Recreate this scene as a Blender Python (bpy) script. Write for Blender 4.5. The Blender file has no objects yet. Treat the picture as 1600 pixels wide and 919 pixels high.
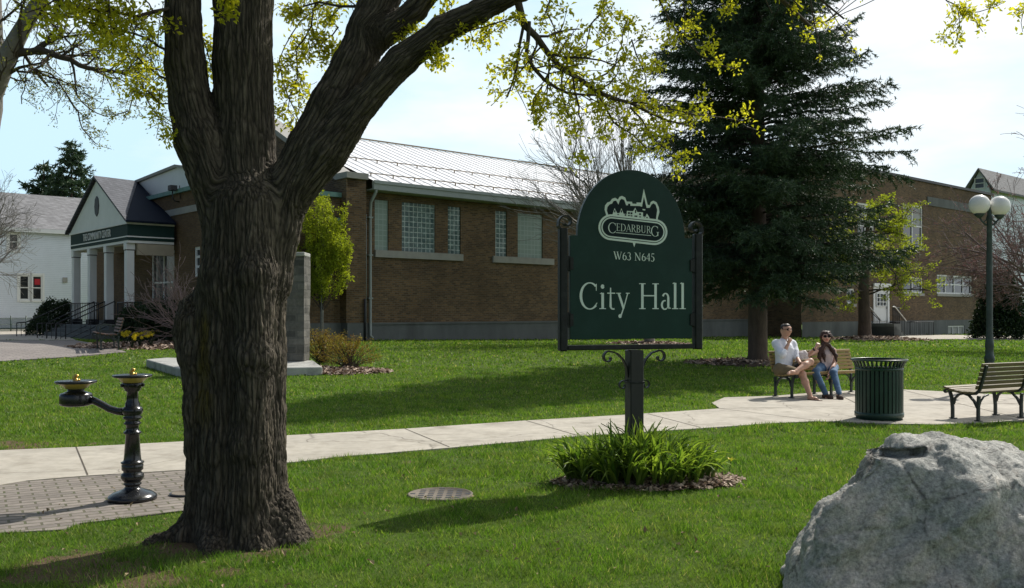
import bpy, bmesh, math, random
import numpy as np
from mathutils import Vector, Matrix
R = math.radians
# ------------------------------------------------------------------ camera, sky, sun, exposure
sc = bpy.context.scene
col = sc.collection
F = 1450.0; HZ = 486.0; CH = 1.55
cam_d = bpy.data.cameras.new('camera'); cam = bpy.data.objects.new('camera', cam_d); col.objects.link(cam)
cam.location = (0, 0, CH); cam.rotation_euler = (R(90), 0, 0)
cam_d.sensor_width = 36; cam_d.lens = F/1600*36; cam_d.shift_y = (HZ-459.5)/1600
cam_d.clip_start = 0.05; cam_d.clip_end = 3000
sc.camera = cam
SUN_EL = R(45.5); SUN_DIR = Vector((0.655, 0.756, 0)).normalized()      # towards the sun, on the map
world = bpy.data.worlds.new('World'); sc.world = world; world.use_nodes = True
nt = world.node_tree; nt.nodes.clear()
wo = nt.nodes.new('ShaderNodeOutputWorld'); bg = nt.nodes.new('ShaderNodeBackground')
sky = nt.nodes.new('ShaderNodeTexSky'); sky.sky_type = 'NISHITA'; sky.sun_disc = False
sky.sun_elevation = SUN_EL; sky.sun_rotation = math.atan2(SUN_DIR.x, SUN_DIR.y)
sky.air_density = 1.0; sky.dust_density = 1.6; sky.ozone_density = 1.2; sky.altitude = 200
tc = nt.nodes.new('ShaderNodeTexCoord'); mp = nt.nodes.new('ShaderNodeMapping'); mp.inputs['Scale'].default_value = (1.0, 1.0, 3.2)
ns = nt.nodes.new('ShaderNodeTexNoise'); ns.inputs['Scale'].default_value = 2.6; ns.inputs['Detail'].default_value = 7; ns.inputs['Roughness'].default_value = .55
ramp = nt.nodes.new('ShaderNodeValToRGB'); ramp.color_ramp.elements[0].position = .50; ramp.color_ramp.elements[1].position = .76
# thin high cloud is thicker on the sunward side of the sky
dot = nt.nodes.new('ShaderNodeVectorMath'); dot.operation = 'DOT_PRODUCT'; dot.inputs[1].default_value = (.86, .40, .30)
add = nt.nodes.new('ShaderNodeMath'); add.operation = 'MULTIPLY_ADD'; add.inputs[1].default_value = .30
mx = nt.nodes.new('ShaderNodeMixRGB'); mx.inputs[2].default_value = (14.2, 14.4, 14.6, 1)
cl = nt.nodes.new('ShaderNodeMath'); cl.operation = 'MULTIPLY'; cl.inputs[1].default_value = .85; cl.use_clamp = True
nt.links.new(tc.outputs['Generated'], mp.inputs['Vector']); nt.links.new(mp.outputs[0], ns.inputs['Vector'])
nt.links.new(tc.outputs['Generated'], dot.inputs[0]); nt.links.new(dot.outputs['Value'], add.inputs[0]); nt.links.new(ns.outputs['Fac'], add.inputs[2])
nt.links.new(add.outputs[0], ramp.inputs[0]); nt.links.new(ramp.outputs[0], cl.inputs[0]); nt.links.new(cl.outputs[0], mx.inputs[0])
# low haze: a pale veil near the horizon, stronger on the sun's side
sp = nt.nodes.new('ShaderNodeSeparateXYZ'); nt.links.new(tc.outputs['Generated'], sp.inputs[0])
hz = nt.nodes.new('ShaderNodeMapRange'); hz.interpolation_type = 'SMOOTHSTEP'; hz.inputs[1].default_value = .92; hz.inputs[2].default_value = .22; nt.links.new(sp.outputs[2], hz.inputs[0])
d2 = nt.nodes.new('ShaderNodeVectorMath'); d2.operation = 'DOT_PRODUCT'; d2.inputs[1].default_value = (SUN_DIR.x, SUN_DIR.y, 0); nt.links.new(tc.outputs['Generated'], d2.inputs[0])
h2 = nt.nodes.new('ShaderNodeMapRange'); h2.interpolation_type = 'SMOOTHSTEP'; h2.inputs[1].default_value = -.35; h2.inputs[2].default_value = .35; h2.inputs[4].default_value = .97; nt.links.new(d2.outputs['Value'], h2.inputs[0])
hm = nt.nodes.new('ShaderNodeMath'); hm.operation = 'MULTIPLY'; nt.links.new(hz.outputs[0], hm.inputs[0]); nt.links.new(h2.outputs[0], hm.inputs[1])
veil = nt.nodes.new('ShaderNodeMixRGB'); veil.inputs[2].default_value = (8.9, 12.3, 14.4, 1); nt.links.new(hm.outputs[0], veil.inputs[0]); nt.links.new(sky.outputs[0], veil.inputs[1])
nt.links.new(veil.outputs[0], mx.inputs[1]); nt.links.new(mx.outputs[0], bg.inputs[0]); bg.inputs[1].default_value = 0.078
nt.links.new(bg.outputs[0], wo.inputs[0])
sd = bpy.data.lights.new('sun', 'SUN'); so = bpy.data.objects.new('sun', sd); col.objects.link(so)
sd.energy = 5.0; sd.angle = R(.53); sd.color = (1, .95, .87)
sv = Vector((SUN_DIR.x*math.cos(SUN_EL), SUN_DIR.y*math.cos(SUN_EL), math.sin(SUN_EL)))
so.rotation_euler = sv.to_track_quat('Z', 'Y').to_euler(); so.location = (20, 20, 40)
sc.view_settings.view_transform = 'Standard'; sc.view_settings.look = 'None'; sc.view_settings.gamma = 1
sc.view_settings.exposure = 0.0
sc.render.engine = 'CYCLES'
sc.cycles.max_bounces = 6; sc.cycles.diffuse_bounces = 3; sc.cycles.transmission_bounces = 4; sc.cycles.transparent_max_bounces = 4
sc.cycles.use_denoising = True

# ------------------------------------------------------------------ terrain and pixel helpers
def ss(a, b, x):
    t = np.clip((x-a)/(b-a), 0, 1); return t*t*(3-2*t)
def tz(x, y):
    return ss(17, 31, y)*np.interp(x, [-5, 3, 16, 30], [.45, .28, .12, 0.0])
def P(px, py, Y):
    return Vector(((px-800)/F*Y, Y, CH-(py-HZ)/F*Y))
def G(px, py, dz=0.0):
    Y = F*CH/max(py-HZ, 8)
    for _ in range(60):
        z = float(tz((px-800)/F*Y, Y)); Yn = F*(CH-z)/max(py-HZ, 8); Y = .5*Y+.5*Yn
    x = (px-800)/F*Y
    return Vector((x, Y, float(tz(x, Y))+dz))
def gz(x, y): return float(tz(x, y))

# ------------------------------------------------------------------ tagging and mesh building
def tag(o, label=None, cat=None, group=None, kind=None):
    if label: o['label'] = label
    if cat: o['category'] = cat
    if group: o['group'] = group
    if kind: o['kind'] = kind
    return o
def empty(name, loc, label, cat, group=None, rz=0):
    o = bpy.data.objects.new(name, None); col.objects.link(o); o.location = loc; o.rotation_euler = (0, 0, rz)
    o.empty_display_size = .2
    o.matrix_basis = Matrix.Translation(Vector(loc)) @ Matrix.Rotation(rz, 4, 'Z')
    return tag(o, label, cat, group)
def wmat(o):
    m = o.matrix_basis.copy()
    while o.parent:
        m = o.parent.matrix_basis @ m
        o = o.parent
    return m
def np_mesh(name, V, Fc, mats, parent=None, smooth=False, attrs=None, origin=None, local=False, mi=None):
    """V (n,3), Fc (m,k) uniform faces, or a list of tuples"""
    V = np.asarray(V, dtype=np.float64)
    if parent is not None and not local:
        M = np.array(wmat(parent).inverted()); V = V @ M[:3, :3].T + M[:3, 3]
    if origin is not None: V = V - np.array(origin)
    me = bpy.data.meshes.new(name)
    if isinstance(Fc, np.ndarray):
        k = Fc.shape[1]; m = Fc.shape[0]
        me.vertices.add(len(V)); me.vertices.foreach_set('co', V.astype(np.float32).ravel())
        me.loops.add(m*k); me.loops.foreach_set('vertex_index', Fc.astype(np.int32).ravel())
        me.polygons.add(m); me.polygons.foreach_set('loop_start', np.arange(0, m*k, k, dtype=np.int32))
        me.update(calc_edges=True)
    else:
        me.from_pydata([tuple(v) for v in V], [], Fc)
    for mt in (mats if isinstance(mats, (list, tuple)) else [mats]): me.materials.append(mt)
    if mi is not None: me.polygons.foreach_set('material_index', np.asarray(mi, dtype=np.int32))
    me.polygons.foreach_set('use_smooth', np.full(len(me.polygons), bool(smooth)))
    if attrs:
        for kx, (ty, arr) in attrs.items():
            a = me.attributes.new(kx, ty, 'POINT'); a.data.foreach_set('vector' if ty == 'FLOAT_VECTOR' else 'value', np.asarray(arr, dtype=np.float32).ravel())
    me.update()
    o = bpy.data.objects.new(name, me); col.objects.link(o)
    if origin is not None: o.location = origin; o.matrix_basis = Matrix.Translation(Vector(origin))
    if parent is not None: o.parent = parent
    return o

class MB:
    def __init__(s): s.v = []; s.f = []; s.m = []; s.sm = []
    def add(s, vs, fs, mi=0, smooth=False):
        b = len(s.v); s.v += [tuple(v) for v in vs]
        for f in fs: s.f.append(tuple(i+b for i in f)); s.m.append(mi); s.sm.append(smooth)
    def box(s, lo, hi, mi=0, M=None):
        x0, y0, z0 = lo; x1, y1, z1 = hi
        vs = [Vector(c) for c in ((x0,y0,z0),(x1,y0,z0),(x1,y1,z0),(x0,y1,z0),(x0,y0,z1),(x1,y0,z1),(x1,y1,z1),(x0,y1,z1))]
        if M is not None: vs = [M @ v for v in vs]
        s.add(vs, [(0,3,2,1),(4,5,6,7),(0,1,5,4),(1,2,6,5),(2,3,7,6),(3,0,4,7)], mi)
    def bbox(s, c, size, mi=0, M=None, bev=.15):
        """a box with bevelled long edges (chamfer = bev * smallest side)"""
        sx, sy, sz = [d/2 for d in size]; b = min(sx, sy, sz)*bev*2
        bm = bmesh.new(); bmesh.ops.create_cube(bm, size=1)
        for v in bm.verts: v.co = Vector((v.co.x*2*sx, v.co.y*2*sy, v.co.z*2*sz))
        bmesh.ops.bevel(bm, geom=bm.edges[:], offset=b, segments=1, affect='EDGES')
        bm.verts.index_update()
        vs = [v.co + Vector(c) for v in bm.verts]
        if M is not None: vs = [M @ v for v in vs]
        fs = [tuple(v.index for v in f.verts) for f in bm.faces]; bm.free()
        s.add(vs, fs, mi)
    def tube(s, pts, rad, n=8, mi=0, cap=True, flat=None):
        pts = [Vector(p) for p in pts]
        if not isinstance(rad, (list, tuple)): rad = [rad]*len(pts)
        ref = None; vs = []
        for i, p in enumerate(pts):
            t = (pts[min(i+1, len(pts)-1)]-pts[max(i-1, 0)])
            if t.length < 1e-9: t = Vector((0, 0, 1))
            t.normalize()
            if ref is None:
                ref = Vector((1, 0, 0)) if abs(t.x) < .8 else Vector((0, 1, 0))
            a = (ref - t*ref.dot(t)); 
            if a.length < 1e-6: a = t.orthogonal()
            a.normalize(); b = t.cross(a); ref = a
            for k in range(n):
                th = 2*math.pi*k/n; vs.append(p + (a*math.cos(th)+b*math.sin(th))*rad[i])
        fs = []
        for i in range(len(pts)-1):
            for k in range(n):
                k2 = (k+1) % n; fs.append((i*n+k, i*n+k2, (i+1)*n+k2, (i+1)*n+k))
        if cap:
            fs.append(tuple(range(n-1, -1, -1))); fs.append(tuple((len(pts)-1)*n+k for k in range(n)))
        s.add(vs, fs, mi, n > 4)
    def lathe(s, c, prof, n=32, mi=0):
        c = Vector(c); vs = []; fs = []
        for r, z in prof:
            for k in range(n):
                th = 2*math.pi*k/n; vs.append(c+Vector((r*math.cos(th), r*math.sin(th), z)))
        for i in range(len(prof)-1):
            for k in range(n):
                k2 = (k+1) % n; fs.append((i*n+k, i*n+k2, (i+1)*n+k2, (i+1)*n+k))
        if prof[0][0] > 1e-4: fs.append(tuple(range(n-1, -1, -1)))
        if prof[-1][0] > 1e-4: fs.append(tuple((len(prof)-1)*n+k for k in range(n)))
        s.add(vs, fs, mi, True)
    def prism(s, poly, thick, mi=0, M=None):
        """poly in local XY, extruded from z=0 to z=thick"""
        n = len(poly); vs = [Vector((p[0], p[1], 0)) for p in poly]+[Vector((p[0], p[1], thick)) for p in poly]
        if M is not None: vs = [M @ v for v in vs]
        s.add(vs, [tuple(range(n-1, -1, -1)), tuple(range(n, 2*n))]+[(i, (i+1) % n, n+(i+1) % n, n+i) for i in range(n)], mi)
    def slab(s, poly, d, mi=0):
        """3-D polygon extruded by the vector d"""
        n = len(poly); vs = [Vector(p) for p in poly]; d = Vector(d); vs += [v+d for v in vs]
        s.add(vs, [tuple(range(n-1, -1, -1)), tuple(range(n, 2*n))]+[(i, (i+1) % n, n+(i+1) % n, n+i) for i in range(n)], mi)
    def build(s, name, mats, parent=None, local=False, origin=None, bevel=0, fixn=True):
        V = np.array(s.v, dtype=np.float64)
        o = np_mesh(name, V, s.f, mats, parent, False, None, origin, local, s.m)
        o.data.polygons.foreach_set('use_smooth', s.sm)
        if fixn and len(s.f) < 60000:
            bm = bmesh.new(); bm.from_mesh(o.data); bmesh.ops.recalc_face_normals(bm, faces=bm.faces); bm.to_mesh(o.data); bm.free()
        if bevel:
            b = o.modifiers.new('bevel', 'BEVEL'); b.width = bevel; b.segments = 2; b.limit_method = 'ANGLE'; b.angle_limit = R(40)
        return o

# ------------------------------------------------------------------ numpy noise, implicit surfaces
def h3(i, j, k, s=0):
    n = (i*374761393 + j*668265263 + k*2147483647*0 + k*1274126177 + s*974634777) & 0xffffffff
    n = ((n ^ (n >> 13))*1274126177) & 0xffffffff; n = n ^ (n >> 16)
    return (n & 0xffffff)/float(0x1000000)
def vnoise(p, s=0):
    p = np.asarray(p); i = np.floor(p).astype(np.int64); f = p-i; f = f*f*(3-2*f); r = 0
    for dx in (0, 1):
        for dy in (0, 1):
            for dz in (0, 1):
                w = (f[:, 0] if dx else 1-f[:, 0])*(f[:, 1] if dy else 1-f[:, 1])*(f[:, 2] if dz else 1-f[:, 2])
                r = r + w*h3(i[:, 0]+dx, i[:, 1]+dy, i[:, 2]+dz, s)
    return r
def fbm(p, o=4, s=0):
    a = .5; r = 0; p = np.asarray(p, dtype=float)
    for k in range(o): r = r+a*(vnoise(p, s+k)-.5)*2; p = p*2.03+17.1; a *= .5
    return r
def worley(p, s=0):
    i = np.floor(p).astype(np.int64); d1 = np.full(len(p), 9.0); d2 = np.full(len(p), 9.0)
    for dx in (-1, 0, 1):
        for dy in (-1, 0, 1):
            for dz in (-1, 0, 1):
                c = i+np.array([dx, dy, dz]); q = np.stack([c[:, 0]+h3(c[:, 0], c[:, 1], c[:, 2], s), c[:, 1]+h3(c[:, 0], c[:, 1], c[:, 2], s+7), c[:, 2]+h3(c[:, 0], c[:, 1], c[:, 2], s+13)], 1)
                d = np.linalg.norm(p-q, axis=1); n1 = np.minimum(d1, d); d2 = np.minimum(d2, np.maximum(d1, d)); d1 = n1
    return d1, d2
def surface_nets(Fd, org, h):
    S = Fd < 0; nx, ny, nz = Fd.shape
    c = lambda A, a, b, d: A[a:nx-1+a, b:ny-1+b, d:nz-1+d]
    cnt = sum(c(S, a, b, d).astype(np.int8) for a in (0, 1) for b in (0, 1) for d in (0, 1))
    mask = (cnt > 0) & (cnt < 8); I = np.argwhere(mask); idx = -np.ones(mask.shape, dtype=np.int64); idx[mask] = np.arange(len(I))
    acc = np.zeros((len(I), 3)); num = np.zeros(len(I))
    g = lambda o: Fd[I[:, 0]+o[0], I[:, 1]+o[1], I[:, 2]+o[2]]
    cs = [(a, b, d) for a in (0, 1) for b in (0, 1) for d in (0, 1)]
    for A in cs:
        for ax in range(3):
            if A[ax] == 0:
                B = list(A); B[ax] = 1; fa = g(A); fb = g(B); m = (fa < 0) != (fb < 0)
                t = np.where(m, fa/np.where(fa-fb == 0, 1, fa-fb), 0)
                for k in range(3): acc[:, k] += np.where(m, A[k]+(t if k == ax else 0), 0)
                num += m
    V = (I+acc/num[:, None])*h+np.array(org)
    fs = []
    for ax in range(3):
        o1, o2 = [(1, 2), (2, 0), (0, 1)][ax]
        sl = [slice(0, None)]*3; lo = [slice(None)]*3; hi = [slice(None)]*3; lo[ax] = slice(0, -1); hi[ax] = slice(1, None)
        a = S[tuple(lo)]; b = S[tuple(hi)]; E = np.argwhere(a != b)
        ok = (E[:, o1] > 0) & (E[:, o2] > 0) & (E[:, o1] < Fd.shape[o1]-1) & (E[:, o2] < Fd.shape[o2]-1); E = E[ok]
        ins = a[E[:, 0], E[:, 1], E[:, 2]]
        def cell(d1, d2):
            Q = E.copy(); Q[:, o1] += d1; Q[:, o2] += d2; return idx[Q[:, 0], Q[:, 1], Q[:, 2]]
        q = np.stack([cell(-1, -1), cell(0, -1), cell(0, 0), cell(-1, 0)], 1)
        q[~ins] = q[~ins][:, ::-1]; fs.append(q)
    Fq = np.concatenate(fs); Fq = Fq[(Fq >= 0).all(1)]
    return V, Fq
def sdf_segments(segs, h, k, pad=.08, zmin=None):
    """segs: (a, b, ra, rb[, scale]); smooth union"""
    pts = np.array([list(s[0]) for s in segs]+[list(s[1]) for s in segs]); rr = max(max(s[2], s[3]) for s in segs)
    lo = pts.min(0)-rr-pad; hi = pts.max(0)+rr+pad
    if zmin is not None: lo[2] = max(lo[2], zmin)
    n = np.ceil((hi-lo)/h).astype(int)+1
    D = np.full(n, 1.0, dtype=np.float32)
    ax = [lo[i]+np.arange(n[i])*h for i in range(3)]
    for s in segs:
        a = np.array(s[0], float); b = np.array(s[1], float); ra, rb = s[2], s[3]; m = max(ra, rb)+k+3*h
        l = np.maximum(((np.minimum(a, b)-m-lo)/h).astype(int), 0); u = np.minimum(((np.maximum(a, b)+m-lo)/h).astype(int)+2, n)
        if (u <= l).any(): continue
        X, Y, Z = np.meshgrid(ax[0][l[0]:u[0]], ax[1][l[1]:u[1]], ax[2][l[2]:u[2]], indexing='ij')
        ab = b-a; L2 = max(ab @ ab, 1e-9)
        t = np.clip(((X-a[0])*ab[0]+(Y-a[1])*ab[1]+(Z-a[2])*ab[2])/L2, 0, 1)
        d = np.sqrt((X-a[0]-t*ab[0])**2+(Y-a[1]-t*ab[1])**2+(Z-a[2]-t*ab[2])**2)-(ra+(rb-ra)*t)
        W = D[l[0]:u[0], l[1]:u[1], l[2]:u[2]]; kk = s[4] if len(s) > 4 else k
        hh = np.clip(.5+.5*(W-d)/kk, 0, 1); D[l[0]:u[0], l[1]:u[1], l[2]:u[2]] = W*(1-hh)+d*hh-kk*hh*(1-hh)
    return surface_nets(D, lo, h)
def vnormals(V, Q):
    n = np.cross(V[Q[:, 2]]-V[Q[:, 0]], V[Q[:, 3]]-V[Q[:, 1]]); N = np.zeros_like(V)
    for k in range(4): np.add.at(N, Q[:, k], n)
    return N/np.maximum(np.linalg.norm(N, axis=1), 1e-9)[:, None]

# ------------------------------------------------------------------ materials
def rgb(c): return (c[0], c[1], c[2], 1)
class NT:
    def __init__(s, name):
        s.m = bpy.data.materials.new(name); s.m.use_nodes = True; s.t = s.m.node_tree
        s.b = s.t.nodes['Principled BSDF']; s.o = s.t.nodes['Material Output']
    def n(s, ty): return s.t.nodes.new('ShaderNode'+ty)
    def l(s, a, b): s.t.links.new(a, b)
    def noise(s, scale, detail=5, rough=.6, vec=None, dist=0):
        x = s.t.nodes.new('ShaderNodeTexNoise'); x.inputs['Scale'].default_value = scale; x.inputs['Detail'].default_value = detail
        x.inputs['Roughness'].default_value = rough; x.inputs['Distortion'].default_value = dist
        if vec is not None: s.l(vec, x.inputs['Vector'])
        return x
    def ramp(s, src, stops):
        x = s.t.nodes.new('ShaderNodeValToRGB'); e = x.color_ramp.elements
        while len(e) < len(stops): e.new(.5)
        for i, (p, c) in enumerate(stops): e[i].position = p; e[i].color = rgb(c) if hasattr(c, '__len__') else (c, c, c, 1)
        s.l(src, x.inputs[0]); return x
    def mix(s, f, a, b, mode='MIX'):
        x = s.t.nodes.new('ShaderNodeMixRGB'); x.blend_type = mode
        for i, v in enumerate((f, a, b)):
            if hasattr(v, 'links') or isinstance(v, bpy.types.NodeSocket): s.l(v, x.inputs[i])
            elif i == 0: x.inputs[0].default_value = v
            else: x.inputs[i].default_value = rgb(v)
        return x
    def bump(s, h, st=.3, dist=.01, prev=None):
        x = s.t.nodes.new('ShaderNodeBump'); x.inputs['Strength'].default_value = st; x.inputs['Distance'].default_value = dist
        s.l(h, x.inputs['Height'])
        if prev is not None: s.l(prev, x.inputs['Normal'])
        s.l(x.outputs[0], s.b.inputs['Normal']); return x
    def obj(s): return s.n('TexCoord').outputs['Object']
def mat(name, c, rough=.6, var=.15, scale=6, bump=.15, bs=60, metal=0, spec=.4, dist=.005, dirt=None, aniso=None):
    x = NT(name); v = x.obj()
    if aniso:
        mp = x.n('Mapping'); mp.inputs['Scale'].default_value = aniso; x.l(v, mp.inputs[0]); v = mp.outputs[0]
    n1 = x.noise(scale, 6, .65, v)
    lo = [k*(1-var) for k in c]; hi = [min(k*(1+var), 1) for k in c]
    r = x.ramp(n1.outputs[0], [(.3, lo), (.7, hi)]); out = r.outputs[0]
    if dirt:
        n3 = x.noise(dirt[1], 4, .6, v); f = x.ramp(n3.outputs[0], [(.52, 0), (.72, dirt[2])]); out = x.mix(f.outputs[0], out, dirt[0]).outputs[0]
    x.l(out, x.b.inputs['Base Color'])
    x.b.inputs['Metallic'].default_value = metal; x.b.inputs['Specular IOR Level'].default_value = spec
    n2 = x.noise(bs, 5, .65, v)
    rr = x.ramp(n2.outputs[0], [(.3, max(rough-.08, .02)), (.7, min(rough+.08, 1))]); x.l(rr.outputs[0], x.b.inputs['Roughness'])
    if bump: x.bump(n2.outputs[0], bump, dist)
    return x.m
def leafmat(name, c0, c1, trans=.45, rough=.5, tc=None, spec=.3):
    """two-tone leaf colour by the 'rnd' attribute, with light passing through the blade"""
    x = NT(name); a = x.n('Attribute'); a.attribute_name = 'rnd'
    r = x.ramp(a.outputs['Fac'], [(0, c0), (1, c1)])
    x.l(r.outputs[0], x.b.inputs['Base Color']); x.b.inputs['Roughness'].default_value = rough; x.b.inputs['Specular IOR Level'].default_value = spec
    t = x.n('BsdfTranslucent'); tt = x.mix(1.0, r.outputs[0], tc or (1.3, 1.35, .7), 'MULTIPLY'); x.l(tt.outputs[0], t.inputs[0])
    m = x.n('MixShader'); m.inputs[0].default_value = trans; x.l(x.b.outputs[0], m.inputs[1]); x.l(t.outputs[0], m.inputs[2]); x.l(m.outputs[0], x.o.inputs[0])
    return x.m
def brickmat(name, c1, c2, mortar, bw, bh, ms, rot=0, offset=.5, floor=False, dark=.25, rough=.85, bump=.5, patch=None):
    x = NT(name); v = x.obj(); sp = x.n('SeparateXYZ'); x.l(v, sp.inputs[0])
    cb = x.n('CombineXYZ')
    if floor:
        mp = x.n('Mapping'); mp.inputs['Rotation'].default_value = (0, 0, rot); x.l(v, mp.inputs[0]); vec = mp.outputs[0]
    else:
        ad = x.n('Math'); ad.operation = 'ADD'; x.l(sp.outputs[0], ad.inputs[0]); x.l(sp.outputs[1], ad.inputs[1])
        x.l(ad.outputs[0], cb.inputs[0]); x.l(sp.outputs[2], cb.inputs[1]); vec = cb.outputs[0]
    b = x.n('TexBrick'); b.offset = offset; x.l(vec, b.inputs['Vector'])
    b.inputs['Color1'].default_value = rgb(c1); b.inputs['Color2'].default_value = rgb(c2); b.inputs['Mortar'].default_value = rgb(mortar)
    b.inputs['Scale'].default_value = 1; b.inputs['Brick Width'].default_value = bw; b.inputs['Row Height'].default_value = bh
    b.inputs['Mortar Size'].default_value = ms; b.inputs['Mortar Smooth'].default_value = .2; b.inputs['Bias'].default_value = 0
    n1 = x.noise(.5, 6, .65, v); r = x.ramp(n1.outputs[0], [(.3, 1-dark), (.7, 1+dark*.5)])
    n2 = x.noise(14, 4, .7, v); r2 = x.ramp(n2.outputs[0], [(.3, .8), (.7, 1.15)])
    o = x.mix(1, b.outputs['Color'], r.outputs[0], 'MULTIPLY'); o = x.mix(1, o.outputs[0], r2.outputs[0], 'MULTIPLY')
    if patch:
        n3 = x.noise(patch[1], 5, .7, v); f = x.ramp(n3.outputs[0], [(.5, 0), (.62, 1)])
        f2 = x.mix(1, f.outputs[0], b.outputs['Fac'], 'MULTIPLY'); o = x.mix(f2.outputs[0], o.outputs[0], patch[0])
    x.l(o.outputs[0], x.b.inputs['Base Color']); x.b.inputs['Roughness'].default_value = rough; x.b.inputs['Specular IOR Level'].default_value = .25
    iv = x.n('Math'); iv.operation = 'SUBTRACT'; iv.inputs[0].default_value = 1; x.l(b.outputs['Fac'], iv.inputs[1])
    bp = x.bump(iv.outputs[0], bump, .006); n4 = x.noise(90, 4, .7, v); x.bump(n4.outputs[0], .25, .003, bp.outputs[0])
    return x.m

def pip(poly, x, y):
    ins = np.zeros(len(x), bool); n = len(poly)
    for i in range(n):
        x0, y0 = poly[i][0], poly[i][1]; x1, y1 = poly[(i+1) % n][0], poly[(i+1) % n][1]
        c = ((y0 > y) != (y1 > y)) & (x < (x1-x0)*(y-y0)/((y1-y0) if y1 != y0 else 1e-9)+x0); ins ^= c
    return ins
def leaves(centers, m, spread, size, seed, fold=.25, up=.3, aspect=.6, sizevar=.4, flat=1.0):
    """m small folded leaves around each centre -> V, quads(as 2 tris sharing a fold), rnd"""
    rs = np.random.RandomState(seed); C = np.asarray(centers, float); N = len(C)*m
    off = rs.normal(size=(N, 3)); off /= np.linalg.norm(off, axis=1)[:, None]+1e-9; off *= (rs.rand(N, 1)**.5)*spread; off[:, 2] *= flat
    c = np.repeat(C, m, axis=0)+off
    d = off/(spread+1e-9)+rs.normal(size=(N, 3))*.7; d /= np.linalg.norm(d, axis=1)[:, None]
    nrm = rs.normal(size=(N, 3)); nrm[:, 2] += up*3
    s = np.cross(d, nrm); s /= np.linalg.norm(s, axis=1)[:, None]+1e-9; nn = np.cross(s, d)
    L = size*(1+sizevar*(rs.rand(N)-.5)*2)[:, None]; W = L*aspect
    v0 = c; v1 = c+d*L*.5+s*W*.5+nn*L*fold; v2 = c+d*L; v3 = c+d*L*.5-s*W*.5+nn*L*fold
    V = np.stack([v0, v1, v2, v3], 1).reshape(-1, 3)
    b = np.arange(N)*4; Fq = np.stack([np.stack([b, b+1, b+2], 1), np.stack([b, b+2, b+3], 1)], 1).reshape(-1, 3)
    cl = np.repeat(rs.rand(len(C)), m)*.6+rs.rand(N)*.4
    return V, Fq, np.repeat(cl, 4)
# ------------------------------------------------------------------ palette
M = {}
M['concrete_walk'] = mat('concrete_walk', (.45, .415, .35), .85, .13, 1.3, .35, 120, dirt=((.24, .21, .165), 2.5, .6))
def concrete(m):
    t = m.node_tree; b = t.nodes['Principled BSDF']; src = b.inputs['Base Color'].links[0].from_socket; n = t.nodes.new; tc = n('ShaderNodeTexCoord'); nz = n('ShaderNodeTexNoise'); nz.inputs['Scale'].default_value = 1.5; nz.inputs['Detail'].default_value = 5
    t.links.new(tc.outputs['Object'], nz.inputs['Vector']); ad = n('ShaderNodeMixRGB'); ad.blend_type = 'ADD'; ad.inputs[0].default_value = .5; t.links.new(tc.outputs['Object'], ad.inputs[1]); t.links.new(nz.outputs['Color'], ad.inputs[2])
    vo = n('ShaderNodeTexVoronoi'); vo.feature = 'DISTANCE_TO_EDGE'; vo.inputs['Scale'].default_value = .42; t.links.new(ad.outputs[0], vo.inputs['Vector']); r = n('ShaderNodeValToRGB'); r.color_ramp.elements[0].color = (.7, .7, .7, 1); r.color_ramp.elements[1].color = (0, 0, 0, 1); r.color_ramp.elements[1].position = .006; t.links.new(vo.outputs['Distance'], r.inputs[0])
    s2 = n('ShaderNodeTexNoise'); s2.inputs['Scale'].default_value = 7; s2.inputs['Detail'].default_value = 6; s2.inputs['Roughness'].default_value = .75; t.links.new(tc.outputs['Object'], s2.inputs['Vector']); r2 = n('ShaderNodeValToRGB'); r2.color_ramp.elements[0].position = .35; r2.color_ramp.elements[0].color = (.82, .81, .79, 1); r2.color_ramp.elements[1].position = .6; t.links.new(s2.outputs[0], r2.inputs[0])
    m1 = n('ShaderNodeMixRGB'); m1.blend_type = 'MULTIPLY'; m1.inputs[0].default_value = 1; t.links.new(src, m1.inputs[1]); t.links.new(r2.outputs[0], m1.inputs[2]); m2 = n('ShaderNodeMixRGB'); m2.inputs[2].default_value = (.10, .085, .065, 1); t.links.new(r.outputs[0], m2.inputs[0]); t.links.new(m1.outputs[0], m2.inputs[1]); t.links.new(m2.outputs[0], b.inputs['Base Color'])
concrete(M['concrete_walk'])
M['joint'] = mat('joint', (.09, .075, .055), .95)
M['foundation'] = mat('foundation', (.13, .14, .135), .85, .18, 1.2, .3, 60, dirt=((.06, .065, .06), .9, .5), aniso=(1, 1, .35))
M['stone_trim'] = mat('stone_trim', (.34, .33, .30), .8, .12, 3, .2, 50)
M['brick'] = brickmat('brick', (.215, .130, .064), (.095, .060, .034), (.16, .135, .098), .21, .0705, .011, dark=.38)
M['brick_tan'] = brickmat('brick_tan', (.20, .125, .062), (.14, .083, .042), (.12, .098, .072), .21, .0705, .011)
M['pavers'] = brickmat('pavers', (.28, .245, .215), (.205, .18, .16), (.125, .115, .08), .205, .105, .010, rot=R(-30), floor=True, dark=.2, patch=((.09, .10, .05), 5.7))
M['plaza_pavers'] = brickmat('plaza_pavers', (.31, .275, .25), (.24, .215, .20), (.15, .14, .13), .42, .2, .014, rot=R(-41), floor=True, dark=.15)
M['white_paint'] = mat('white_paint', (.78, .78, .76), .5, .05, 2, .08, 40)
M['cream'] = mat('cream', (.42, .36, .27), .7, .08, 2, .1, 40)
M['teal_trim'] = mat('teal_trim', (.16, .30, .27), .6, .2, 3, .15, 40, dirt=((.10, .16, .14), 5, .6))
M['gutter'] = mat('gutter', (.30, .34, .325), .45, .06, 2, .06, 40)
M['green_fascia'] = mat('green_fascia', (.004, .030, .026), .7, .1, 3, .05, 40)
M['black_iron'] = mat('black_iron', (.018, .018, .019), .42, .2, 10, .2, 160, spec=.5)
M['dark_trim'] = mat('dark_trim', (.03, .03, .035), .5)
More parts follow.
